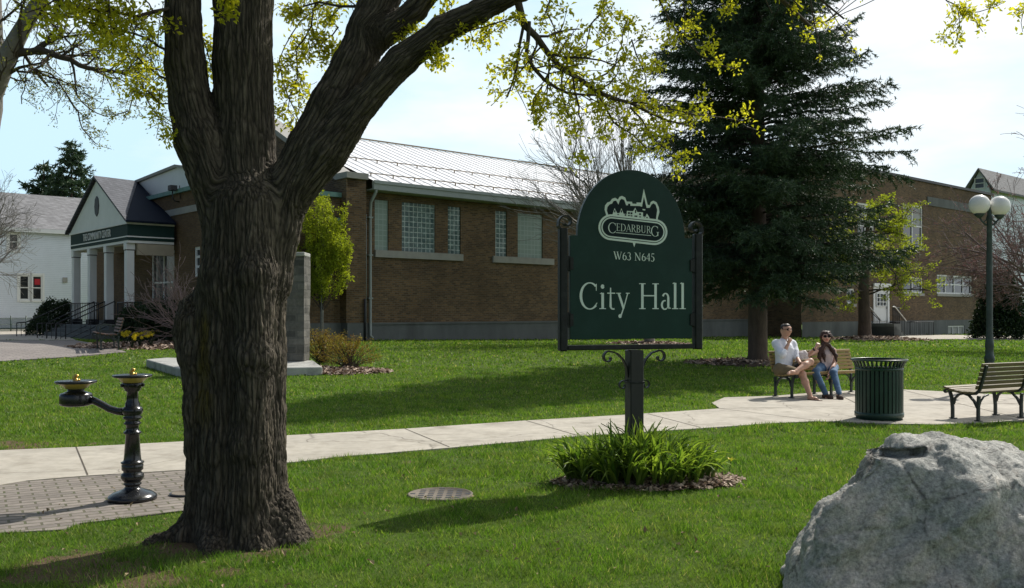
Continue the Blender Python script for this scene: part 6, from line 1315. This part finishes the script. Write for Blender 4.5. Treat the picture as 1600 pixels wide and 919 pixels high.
g.build('branches', M['twig'], e, fixn=False); crown('crown', e, np.array([list(t) for t in tp_]), 24, .13, .07, 12, M['col_leaf'], aspect=.6)
# bare fan shaped tree behind the sign
b = G(1015, 538); e = empty('bare_tree', b, 'bare grey tree with a fan of fine twigs behind the sign', 'tree'); g = MB(); tips = []; rg = random.Random(21)
g.tube([b+Vector((0, 0, -.1)), b+Vector((-.05, 0, 1.2)), b+Vector((-.2, 0, 2.6))], [.22, .17, .15], 10, cap=False); g.build('trunk', M['grey_bark'], e); g = MB()
C3 = dict(max=3, kids=[7, 5, 4], ang=.50, ratio=.60, trop=Vector((0, 0, .05)), bend=.09, rmin=.0065, rr=.55, leafp=.1, t0=.2)
for k in range(19):
    a = rg.uniform(0, 6.283); el = rg.uniform(.55, 1.35); d = Vector((math.cos(a)*math.cos(el)-.12, math.sin(a)*math.cos(el), math.sin(el))).normalized(); grow(g, b+Vector((-.15, 0, rg.uniform(1.9, 2.7))), d, rg.uniform(3.6, 5.4)*(.75+.3*math.sin(el)), rg.uniform(.05, .085), 0, rg, C3, tips, 6)
g.build('branches', M['grey_bark'], e, fixn=False)
# small yellow green tree by the entrance
b = G(1351, 530); e = empty('small_tree', b, 'small tree with layered yellow green leaves in front of the brick wing', 'tree'); g = MB(); sc2 = b.y/F; g.tube([b+Vector((0, 0, -.1)), b+Vector((0, 0, 1.0)), b+Vector((-.05, 0, 2.6)), b+Vector((.1, 0, 4.5)), b+Vector((.2, 0, 6.6))], [.36, .31, .27, .17, .06], 12, cap=False); g.build('trunk', M['spruce_bark'], e)
g = MB(); tips = []; rg = random.Random(31); C4 = dict(max=2, kids=[6, 4], ang=.65, ratio=.5, trop=Vector((0, 0, -.01)), bend=.16, rmin=.008, rr=.5, leafp=.9)
for k in range(26):
    z = rg.uniform(2.2, 6.4); a = rg.uniform(0, 6.283) if k > 10 else rg.uniform(-.9, .5); L_ = rg.uniform(2.0, 3.4)*(1 if z < 5.5 else .7); grow(g, b+Vector((0, 0, z)), Vector((math.cos(a), math.sin(a), rg.uniform(.05, .35))).normalized(), L_, .05, 0, rg, C4, tips, 6)
g.build('branches', M['twig'], e, fixn=False); tt = np.array([list(t) for t in tips]); print('small tree tips', len(tt)); crown('crown', e, tt[::2], 9, .18, .10, 14, M['col_leaf'], aspect=.55, flat=.35)
# bud tree at the right edge
M['bud'] = leafmat('bud', (.16, .075, .075), (.34, .19, .17), .3, .6, (1, 1, 1)); M['purple_twig'] = mat('purple_twig', (.20, .145, .14), .8, .2, 6, .2, 40)
b = P(1640, 520, 33); b.z = .1; e = empty('budding_tree', b, 'bare tree with pinkish buds reaching in at the right edge', 'tree'); g = MB(); tips = []; rg = random.Random(51)
g.tube([b+Vector((0, 0, -.1)), b+Vector((0, 0, 1.3)), b+Vector((-.1, 0, 2.3))], [.2, .16, .14], 8, cap=False); g.build('trunk', M['purple_twig'], e); g = MB(); C5 = dict(max=3, kids=[6, 5, 4], ang=.62, ratio=.62, trop=Vector((0, 0, .02)), bend=.13, rmin=.007, rr=.55, leafp=.65)
for k in range(17):
    a = rg.uniform(0, 6.283) if k > 5 else math.pi+rg.uniform(-.7, .7); el = rg.uniform(.15, 1.2) if k < 6 else rg.uniform(.6, 1.4); grow(g, b+Vector((-.1, 0, rg.uniform(1.3, 2.3))), Vector((math.cos(a)*math.cos(el), math.sin(a)*math.cos(el), math.sin(el))), rg.uniform(1.9, 2.8) if k < 6 else rg.uniform(2.8, 4.4), .05, 0, rg, C5, tips, 6)
g.build('branches', M['purple_twig'], e, fixn=False); tt = np.array([list(t) for t in tips]); crown('crown', e, tt[::2], 3, .06, .055, 15, M['bud'], aspect=.6)
# bare tree far left, twiggy shrub by the porch, far bare tree beyond the wing
b = P(-62, 490, 48); b.z = .4; e = empty('bare_tree', b, 'bare tree at the far left in front of the white house', 'tree'); g = MB(); tips = []; rg = random.Random(61); g.tube([b, b+Vector((0, 0, 4.5))], [.25, .16], 8, cap=False); g.build('trunk', M['grey_bark'], e); g = MB()
for k in range(10):
    a = rg.uniform(-1.2, 1.2) if k < 7 else rg.uniform(0, 6.28); el = rg.uniform(.25, 1.25); grow(g, b+Vector((0, 0, rg.uniform(2.5, 4.5))), Vector((math.cos(a)*math.cos(el), math.sin(a)*math.cos(el), math.sin(el))), rg.uniform(3.0, 4.2), .055, 0, rg, dict(C5, rmin=.007), tips, 6)
g.build('branches', M['grey_bark'], e, fixn=False)
b = P(300, 530, 29.5); b.z = gz(b.x, b.y); e = empty('bare_shrub', b, 'leafless pinkish grey shrub between the porch and the maple trunk', 'shrub'); g = MB(); tips = []; rg = random.Random(71); C6 = dict(max=2, kids=[5, 4], ang=.5, ratio=.6, trop=Vector((0, 0, .0)), bend=.14, rmin=.006, rr=.6, leafp=.3)
for k in range(16):
    a = math.pi+rg.uniform(-1.0, 1.0) if k < 12 else rg.uniform(0, 6.28); el = rg.uniform(.3, 1.2); grow(g, b+Vector((rg.gauss(0, .1), 0, .3)), Vector((math.cos(a)*math.cos(el), math.sin(a)*math.cos(el)*.5, math.sin(el))).normalized(), rg.uniform(1.3, 2.2), .022, 0, rg, C6, tips, 6)
g.build('branches', M['purple_twig'], e, fixn=False)
for i, (px, Yd, h, lb2) in enumerate(((1492, 110, 7.5, 'far bare tree top showing above the wing roof'), (1345, 95, 9, 'far bare tree between the spruce and the wing'))):
    b = P(px, 486, Yd); b.z = 0; e = empty('bare_tree', b, lb2, 'tree'); g = MB(); tips = []; rg = random.Random(81+i); g.tube([b, b+Vector((0, 0, h))], [.3, .2], 6, cap=False); g.build('trunk', M['grey_bark'], e); g = MB()
    for k in range(8): a = rg.uniform(0, 6.28); el = rg.uniform(.4, 1.3); grow(g, b+Vector((0, 0, h*rg.uniform(.7, 1))), Vector((math.cos(a)*math.cos(el), math.sin(a)*math.cos(el), math.sin(el))), rg.uniform(3, 5), .1, 0, rg, dict(C6, rmin=.018), tips, 5)
    g.build('branches', M['purple_twig'], e, fixn=False)
# ------------------------------------------------------------------ leafy clump round the sign post
M['lily'] = leafmat('lily', (.050, .115, .020), (.26, .36, .07), .5, .4, (1.2, 1.25, .5), spec=.4)
rs = np.random.RandomState(8); V = []; Fc = []; rn = []
cc_ = np.array([POST.x+.02, POST.y-.22])
for t_i in range(185):
    a = rs.rand()*6.283; rr = rs.rand()**.6; bx, by = cc_[0]+.66*rr*math.cos(a), cc_[1]+.36*rr*math.sin(a)
    if math.hypot(bx-POST.x, by-POST.y) < .10: continue
    hh = (.56 if rs.rand() < .5 else .44)*(1.0-.35*rr); fan = rs.rand()*3.14
    for k in range(8):
        side = (k-3.5)/3.5; L_ = hh*(.75+.5*rs.rand())*1.08; w = .0155*(.6+.7*rs.rand()); an_ = fan+rs.normal()*.35; dr = np.array([math.cos(an_)*(1 if side >= 0 else -1), math.sin(an_)*(1 if side >= 0 else -1)]); out = (.06+.42*abs(side)+.22*rs.rand())+.15*rr; nb_ = 7
        o2 = np.array([math.cos(a), math.sin(a)])*.25*rr; fold = 1.0+(rs.rand() < .45)*rs.rand()*1.1; b_ = len(V); r_ = rs.rand(); lat = np.array([-dr[1], dr[0]])
        for i in range(nb_+1):
            t = i/nb_; hz_ = L_*(t-.30*out*fold*t**2.4-(.22*fold*out)*t**4); ho = L_*out*(t**1.7)*.75; c0 = np.array([bx, by])+dr*ho+o2*t*L_; ww = w*(1-.15*(1-t))*(1-t**3.2)+.001; z = max(hz_, .02)
            V += [(c0[0]+lat[0]*ww, c0[1]+lat[1]*ww, z+.004), (c0[0], c0[1], z-.004), (c0[0]-lat[0]*ww, c0[1]-lat[1]*ww, z+.004)]; rn += [r_]*3
        for i in range(nb_): q = b_+3*i; Fc += [(q, q+1, q+4, q+3), (q+1, q+2, q+5, q+4)]
V = np.array(V); o_ = np_mesh('daylily_clump', V, np.array(Fc), M['lily'], smooth=True, attrs={'rnd': ('FLOAT', rn)}, origin=(cc_[0], cc_[1], 0)); tag(o_, 'clump of long arching strap leaves around the sign post', 'plant')
# ------------------------------------------------------------------ daffodils, fence
M['daff_leaf'] = M['lily']; M['daff'] = leafmat('daff', (.70, .55, .03), (.80, .68, .08), .3, .5, (1, 1, .6)); rg = random.Random(9)
for i, (px, py) in enumerate(((197, 536), (203, 531), (211, 535), (218, 538), (221, 534), (229, 531), (232, 535), (240, 530), (244, 529), (193, 529), (236, 538), (206, 540))):
    b = G(px, py+6); g = MB(); e = empty('daffodil', b, 'yellow daffodil clump blooming in the mulch bed beside the porch', 'flower', 'daffodils in the bed by the porch')
    for k in range(10): a = rg.uniform(0, 6.28); g.tube([b, b+Vector((math.cos(a)*.05, math.sin(a)*.05, .2)), b+Vector((math.cos(a)*.13, math.sin(a)*.13, rg.uniform(.26, .36)))], [.012, .012, .003], 3, cap=False)
    g.build('leaves', M['dark_leaf'], e, fixn=False)
    for k in range(3):
        c_ = b+Vector((rg.uniform(-.12, .12), rg.uniform(-.1, .1), rg.uniform(.32, .42))); g = MB(); fa = Vector((rg.uniform(-.6, .6), -1, .1)).normalized(); s1 = fa.orthogonal().normalized(); s2 = fa.cross(s1)
        for j in range(6): t = j*math.pi/3; u1 = s1*math.cos(t)+s2*math.sin(t); u2 = s1*math.cos(t+.5)+s2*math.sin(t+.5); u3 = s1*math.cos(t-.5)+s2*math.sin(t-.5); g.add([c_, c_+u2*.035, c_+u1*.07-fa*.01, c_+u3*.035], [(0, 1, 2, 3)])
        g.tube([c_, c_+fa*.04], [.014, .024], 8, cap=False); g.build('bloom', M['daff'], e, fixn=False)
b0 = P(-60, 500, 46); b1 = P(64, 500, 50); b0.z = gz(b0.x, b0.y); b1.z = gz(b1.x, b1.y); e = empty('wire_fence', b0, 'low green wire garden fence in front of the white house', 'fence'); M['fence_green'] = mat('fence_green', (.03, .07, .05), .5); n = 46
g = MB()
for i in range(n*2+1): p = b0.lerp(b1, i/(2*n)); g.tube([p, p+Vector((0, 0, .75))], .012, 3)
for z in (.1, .4, .72): g.tube([b0+Vector((0, 0, z)), b1+Vector((0, 0, z))], .014, 4)
g.build('wire_panel', M['fence_green'], e, fixn=False)
for i in range(6): g = MB(); p = b0.lerp(b1, i/5); g.tube([p+Vector((0, 0, -.1)), p+Vector((0, 0, .85))], .03, 6); g.build('post', M['fence_green'], e)

# ------------------------------------------------------------------ litter on the lawn
M['litter'] = leafmat('litter', (.12, .075, .04), (.42, .34, .20), .1, .8, (1, 1, 1), .2); rs = np.random.RandomState(91); n = 900
ly = 4.2+rs.rand(n)**1.2*9; lx = (rs.rand(n)*2-1)*(ly*.56); dT = np.hypot(lx-TREE.x, ly-TREE.y); kp_ = (rs.rand(n) < np.clip(1.3-dT/3.2, .28, 1)) & (dT > .5) & ~pip(walk_poly, lx, ly); lx, ly = lx[kp_], ly[kp_]; n = len(lx)
V, Fq, rn = leaves(np.stack([lx, ly, np.full(n, .028)], 1), 1, .02, .032, 92, up=2.5, aspect=.6, sizevar=.6, flat=.3); o_ = np_mesh('fallen_leaves', V, Fq, M['litter'], attrs={'rnd': ('FLOAT', rn)}); tag(o_, 'scattered small dry leaves on the grass', 'leaf litter', kind='stuff')

b = G(1140, 742); e = empty('yellow_flower', Vector((b.x, b.y, 0)), 'single small orange yellow flower in the grass right of the leafy clump', 'flower')
g = MB(); g.tube([b, b+Vector((.004, 0, .07)), b+Vector((.012, 0, .13))], .0035, 5, cap=False); g.build('stem', M['lily'], e, fixn=False)
g = MB(); c_ = b+Vector((.012, 0, .13))
for j in range(6): t = j*math.pi/3; u1 = Vector((math.cos(t), math.sin(t), .8)).normalized(); s1 = Vector((-math.sin(t), math.cos(t), 0)); g.add([c_, c_+u1*.03+s1*.013, c_+u1*.055, c_+u1*.03-s1*.013], [(0, 1, 2, 3)])
g.build('petals', M['daff'], e, fixn=False)
# ------------------------------------------------------------------ the two people on the bench
def skin(name, c):
    m = mat(name, c, .5, .08, 12, .05, 80); b = m.node_tree.nodes['Principled BSDF']; b.inputs['Subsurface Weight'].default_value = .1; b.inputs['Subsurface Radius'].default_value = (.02, .008, .004); return m
M['skin_m'] = skin('skin_tan', (.52, .30, .21)); M['skin_w'] = skin('skin_fair', (.56, .33, .25))
M['shirt'] = mat('shirt_white', (.74, .76, .82), .8, .04, 14, .25, 25, dist=.01); M['khaki'] = mat('khaki', (.19, .145, .085), .85, .15, 12, .3, 60)
M['top_pink'] = mat('top_pink', (.74, .60, .58), .8, .1, 14, .3, 30, dist=.01); M['hair_b'] = mat('hair_brown', (.055, .024, .015), .45, .35, 30, .8, 90, aniso=(6, 6, .5), dist=.01); M['hair_d'] = mat('hair_dark', (.022, .014, .010), .5, .3, 30, .6, 90)
M['jeans'] = mat('jeans', (.085, .16, .27), .85, .35, 5, .35, 90, dirt=((.30, .38, .46), 5, .65)); M['lens'] = mat('lens', (.006, .006, .008), .35, .1, 5, 0, spec=.15); M['lips'] = mat('lips', (.50, .10, .09), .5); M['sole'] = mat('sole', (.07, .045, .035), .8)
def T3(v): return np.array([v[0], v[1], v[2]])
def J(px, py, Y, dz=0): v = P(px, py, Y); return Vector((v.x, v.y, v.z+dz))
def part(name, segs, mt, par, k=.03, h=.009, noise=None, label=None):
    V, Q = sdf_segments(segs, h, k, pad=.03); 
    if noise: V = V+vnormals(V, Q)*(fbm(V*noise[1], 3, 3)*noise[0])[:, None]
    o = np_mesh(name, V, Q, mt, par, True)
    if label: o['label'] = label
    return o
def mixv(a, b, t): return a.lerp(b, t)
def hand(S, wrist, d, palm_n, curl=.6, side=1, s=1.0):
    """palm plus four fingers and a thumb; d = direction of the hand, palm_n = palm normal"""
    d = d.normalized(); palm_n = (palm_n-d*palm_n.dot(d)).normalized(); lat = d.cross(palm_n)*side; pk = wrist+d*.085*s
    for o_ in (-.026, -.009, .009, .026): S.append((wrist+d*.012, pk+lat*o_*s, .017, .014, .012))
    for i, (o_, L_) in enumerate(((-.030, .062), (-.010, .074), (.010, .070), (.029, .055))):
        a = pk+lat*o_*s; b = a+(d*math.cos(curl*.6)+palm_n*math.sin(curl*.6))*L_*.5*s; c_ = b+(d*math.cos(curl*1.7)+palm_n*math.sin(curl*1.7))*L_*.5*s; S.append((a, b, .0095, .0085, .006)); S.append((b, c_, .0085, .007, .006))
    a = wrist+d*.03-lat*.022*s; b = a+(d*.6-lat*.8).normalized()*.042*s+palm_n*.012; c_ = b+(d*.9-lat*.2+palm_n*.3).normalized()*.032*s; S.append((a, b, .0115, .010, .008)); S.append((b, c_, .010, .008, .006))
def head(S, c, f, r=.098, up=Vector((0, 0, 1))):
    """c: centre of the skull, f: facing; returns frame"""
    f = f.normalized(); rt = f.cross(up).normalized(); u = rt.cross(f)
    S.append((c+u*.028-f*.012, c+u*.022+f*.012, r*.86, r*.84)); S.append((c+f*.02-u*.02, c+f*.030-u*.072, r*.66, r*.42)); S.append((c-f*.03-u*.01, c+f*.03, r*.80, r*.74))
    S.append((c+f*.082+u*.012, c+f*.112-u*.020, .009, .014, .012)); S.append((c+f*.100-u*.024-rt*.010, c+f*.100-u*.024+rt*.010, .011, .011, .01))
    for sg in (-1, 1): S.append((c+rt*sg*.078+u*.012-f*.004, c+rt*sg*.084-u*.022-f*.002, .013, .010, .008)); S.append((c+f*.075+rt*sg*.018+u*.028, c+f*.066+rt*sg*.046+u*.026, .012, .010, .012))
    S.append((c+f*.084-u*.052-rt*.016, c+f*.084-u*.052+rt*.016, .010, .010, .008)); return f, rt, u
def glasses(par, c, f, rt, u, w=.03):
    g = MB()
    for sg in (-1, 1):
        m = c+f*.098+rt*sg*.034+u*.014; pts = [m+rt*math.cos(t)*w*1.05+u*math.sin(t)*w*.78-f*(abs(math.cos(t)*w+sg*.034)*.10) for t in np.linspace(0, 6.283, 15)[:-1]]; g.slab(pts, f*.006)
        g.tube([c+f*.092+rt*sg*.062+u*.020, c+f*.03+rt*sg*.086+u*.018, c-f*.01+rt*sg*.090+u*.012], .0035, 5)
    g.tube([c+f*.104-rt*.012+u*.02, c+f*.104+rt*.012+u*.02], .004, 5); return g.build('sunglasses', M['lens'], par)
# ---- the man
pel = J(1225, 577, 16.62); nk = J(1225, 531, 16.74); hd_ = J(1228.5, 516.5, 16.68); rs_, ls_ = J(1212.5, 538, 16.66), J(1239, 538.5, 16.80)
rel_, rw = J(1222.5, 554.5, 16.34), J(1231.5, 538, 16.42); lel_, lw_ = J(1244.5, 557, 16.62), J(1250, 567.5, 16.36)
rh, lh = J(1219, 577.5, 16.56), J(1235, 577.5, 16.68); rk, ra, rt_ = J(1253.5, 584.5, 16.22), J(1266.5, 620.5, 15.97), J(1280, 626.8, 15.84)
lk, la, lt2 = J(1266, 565.5, 16.29), J(1243.5, 580.5, 16.07), J(1232.5, 583.5, 15.99)
man = empty('person', Vector((rh.x, rh.y, .02)), 'person in white shirt and khaki shorts with one leg crossed, hand at mouth, on bench', 'person')
ch = nk.lerp(pel, .32); S = []
S += [(pel, ch, .125, .135), (rh, lh, .105, .105), (rs_.lerp(ls_, .12), ls_.lerp(rs_, .12), .075, .075), (ch, nk, .13, .06), (nk, hd_, .052, .055)]
S += [(rs_, rel_, .055, .042), (rel_, rw, .042, .028), (ls_, lel_, .055, .042), (lel_, lw_, .041, .028)]
S += [(rh, rk, .088, .060), (rk, rk.lerp(ra, .35), .058, .060), (rk.lerp(ra, .35), ra, .058, .036), (lh, lk, .088, .060), (lk, lk.lerp(la, .35), .058, .060), (lk.lerp(la, .35), la, .058, .036)]
def foot(S, a, t):
    d = (t-a); hz_ = Vector((d.x, d.y, d.z)); n = hz_.normalized(); S += [(a-n*.03-Vector((0, 0, .03)), a.lerp(t, .6), .034, .034, .03), (a.lerp(t, .5), t, .036, .028, .03)]; lat = n.cross(Vector((0, 0, 1))).normalized()
    for i, o_ in enumerate((-.030, -.014, .0, .013, .026)): S.append((t+lat*o_*.9, t+lat*o_+n*(.035-.004*i), .011, .009, .006))
foot(S, ra, rt_); foot(S, la, lt2)
fm = Vector((.42, -.90, .06)); f, r_, u = head(S, hd_, fm); hand(S, rw, Vector((.06, -.02, .16)), (hd_-rw), 1.0, -1); hand(S, lw_, (lk-lw_).normalized(), Vector((0, 0, -1)), .5, 1)
part('body', S, M['skin_m'], man, .035, .0085)
e_ = .018; part('shirt', [(pel+Vector((0, 0, -.02)), ch, .155, .155), (rh.lerp(lh, .1), lh.lerp(rh, .1), .130, .130), (rs_.lerp(ls_, .1), ls_.lerp(rs_, .1), .088, .088), (ch, nk-Vector((0, 0, .03)), .15, .075), (rs_, rel_, .075, .064), (rel_, rel_.lerp(rw, .30), .062, .052, .02), (ls_, lel_, .075, .062), (lel_, lel_.lerp(lw_, .2), .06, .052, .02), (nk-r_*.05+f*.03, nk+r_*.05+f*.03, .022, .022, .02)], M['shirt'], man, .04, .0095, (.012, 13))
part('shorts', [(rh+Vector((0, 0, -.0)), lh, .122, .122), (rh, rk.lerp(rh, .22), .112, .090), (lh, lk.lerp(lh, .24), .110, .088)], M['khaki'], man, .03, .0095, (.008, 14))
part('hair', [(hd_+u*.042-f*.026, hd_+u*.052+f*.008, .088, .074), (hd_-f*.05+u*.0, hd_-f*.048-u*.03, .062, .045), (hd_+u*.078+f*.035-r_*.03, hd_+u*.084+f*.038+r_*.03, .026, .026, .02)]+[(hd_+r_*sg*.070+u*.03, hd_+r_*sg*.076+u*.0, .022, .012, .015) for sg in (-1, 1)], M['hair_d'], man, .02, .0075, (.008, 45))
glasses(man, hd_, f, r_, u)
def sandal(par, a, t):
    n = (t-a); n.normalize(); lat = n.cross(Vector((0, 0, 1))).normalized(); dn = lat.cross(n); dn = dn if dn.z < 0 else -dn; c_ = a.lerp(t, .5)+dn*.040; pts = []
    for q, w in ((-.13, .02), (-.11, .034), (-.02, .034), (.07, .045), (.12, .036), (.14, .014)): pts.append((q, w))
    ring = [c_+n*q+lat*w for q, w in pts]+[c_+n*q-lat*w for q, w in pts[::-1]]; g = MB(); g.slab(ring, dn*.016); g.tube([c_+n*.085-dn*.045, c_+n*.02+lat*.038-dn*.02, c_+n*.0+lat*.038], .006, 5); g.tube([c_+n*.085-dn*.045, c_+n*.02-lat*.038-dn*.02, c_-lat*.038], .006, 5); return g.build('sandal', M['sole'], par)
rb2 = Vector((rt_.x, rt_.y, ra.z-.055)); sandal(man, Vector((ra.x, ra.y, .070)), Vector((rt_.x, rt_.y, .066)))
# ---- the woman
pel = J(1292, 573.5, 16.92); nk = J(1291, 541.5, 16.92); hd_ = J(1290.5, 527, 16.84); rs_, ls_ = J(1280.5, 546.5, 16.86), J(1303, 547.5, 16.96)
rel_, rw = J(1263.5, 554.5, 16.62), J(1274.5, 543.5, 16.50); lel_, lw_ = J(1304.5, 567.5, 16.82), J(1295.5, 584, 16.52)
rh, lh = J(1284, 575, 16.88), J(1301, 575.5, 16.95); rk, ra, rt_ = J(1274, 581.5, 16.46), J(1290, 618.5, 16.28), J(1297, 625.2, 16.17)
lk, la, lt2 = J(1302.5, 583, 16.48), J(1311, 617.5, 16.18), J(1314, 626.6, 16.05)
wom = empty('person', Vector((pel.x, pel.y, .02)), 'person with long brown hair, blue jeans and pale pink top, sitting on the bench', 'person')
ch = nk.lerp(pel, .38); S = [(pel, ch, .105, .108), (rh, lh, .100, .100), (rs_.lerp(ls_, .14), ls_.lerp(rs_, .14), .055, .055), (ch, nk, .10, .045), (nk, hd_, .042, .045)]
S += [(rs_, rel_, .042, .035), (rel_, rw, .035, .023), (ls_, lel_, .042, .034), (lel_, lw_, .034, .023), (rh, rk, .082, .056), (rk, rk.lerp(ra, .35), .054, .052), (rk.lerp(ra, .35), ra, .05, .033), (lh, lk, .082, .056), (lk, lk.lerp(la, .35), .054, .052), (lk.lerp(la, .35), la, .05, .033)]
foot(S, ra, rt_); foot(S, la, lt2); fm = Vector((-.12, -.98, .05)); f, r_, u = head(S, hd_, fm, .090); hand(S, rw, Vector((.6, .2, .9)), Vector((.6, 1, -.3)), .9, 1, .9); hand(S, lw_, Vector((-.3, -.4, -.9)), Vector((-.8, .3, .2)), .7, 1, .9)
part('body', S, M['skin_w'], wom, .03, .0085)
part('top', [(pel, ch, .122, .120), (rh.lerp(lh, .1), lh.lerp(rh, .1), .112, .112), (ch, nk.lerp(ch, .35), .112, .085), (rs_.lerp(ls_, .25)-Vector((0, 0, .03)), ls_.lerp(rs_, .25)-Vector((0, 0, .03)), .055, .055), (ch-r_*.05+f*.05, ch+r_*.05+f*.05, .07, .07, .02)], M['top_pink'], wom, .03, .0095, (.008, 14))
part('jeans', [(rh, lh, .108, .108), (rh, rk, .094, .066), (rk, ra+Vector((0, 0, .04)), .064, .048), (lh, lk, .094, .066), (lk, la+Vector((0, 0, .04)), .064, .048)], M['jeans'], wom, .02, .0095, (.007, 16))
bk = -f
hr = [(hd_+u*.030+bk*.025, hd_+u*.034+f*.005, .092, .085), (hd_+bk*.05, nk+bk*.06, .085, .08), (nk+bk*.06, pel.lerp(nk, .45)+bk*.14, .085, .06)]
for sg, q1, q2, q3 in ((-1, (1281, 548), (1280, 558), (1283, 566)), (1, (1300, 546), (1306, 556), (1307, 566)), (-1, (1284, 545), (1287, 556), (1289, 565))):
    a = hd_+r_*sg*.078+u*.01; b = J(*q1, 16.80); c_ = J(*q2, 16.76); d_ = J(*q3, 16.74); hr += [(hd_+r_*sg*.04+u*.07+bk*.0, a, .045, .034), (a, b, .034, .038), (b, c_, .038, .034), (c_, d_, .034, .012)]
part('hair', hr, M['hair_b'], wom, .02, .0085, (.012, 26)); glasses(wom, hd_+Vector((0, 0, -.0)), f, r_, u, .031)
part('lips', [(hd_+f*.092-u*.052-r_*.014, hd_+f*.092-u*.052+r_*.014, .009, .009)], M['lips'], wom, .005, .003)
for a, t in ((ra, rt_), (la, lt2)):
    n = (t-a); n.z = 0; n.normalize(); z = .05; part('shoe', [(Vector((a.x, a.y, z+.01))-n*.03, Vector((t.x, t.y, z))+n*.02, .042, .036), (Vector((a.x, a.y, .035))-n*.035, Vector((t.x, t.y, .035))+n*.03, .036, .036)], M['sole'], wom, .02, .0085)
part('watch', [(rw.lerp(rel_, .18)-Vector((.004, 0, 0)), rw.lerp(rel_, .24), .028, .029)], M['dark_trim'], wom, .005, .005)
# white carrier bag and the dark pouch beneath it
c_ = J(1253.5, 557.5, 16.62); V, Q = sdf_segments([(c_+Vector((-.04, 0, -.07)), c_+Vector((.05, .02, -.06)), .085, .08), (c_+Vector((-.02, 0, .0)), c_+Vector((.03, 0, .02)), .085, .075), (c_+Vector((.0, 0, .05)), c_+Vector((.03, 0, .07)), .06, .04)], .010, .03, pad=.04)
V = V+vnormals(V, Q)*(fbm(V*16, 4, 2)*.028)[:, None]; M['bag'] = leafmat('bag_plastic', (.72, .68, .68), (.78, .74, .73), .35, .4, (1, .95, .95))
o_ = np_mesh('carrier_bag', V, Q, M['bag'], None, True, {'rnd': ('FLOAT', fbm(V*9, 2, 1)*.5+.5)}, origin=tuple(c_)); tag(o_, 'crumpled white carrier bag between the two people on the bench', 'bag')
V, Q = sdf_segments([(J(1243, 571, 16.40), J(1259, 565.5, 16.42), .026, .03)], .008, .02, pad=.03); o_ = np_mesh('pouch', V, Q, M['dark_trim'], None, True, None, origin=tuple(J(1250, 568, 16.4))); tag(o_, 'small black pouch resting on the lap of the person in the white shirt', 'pouch')
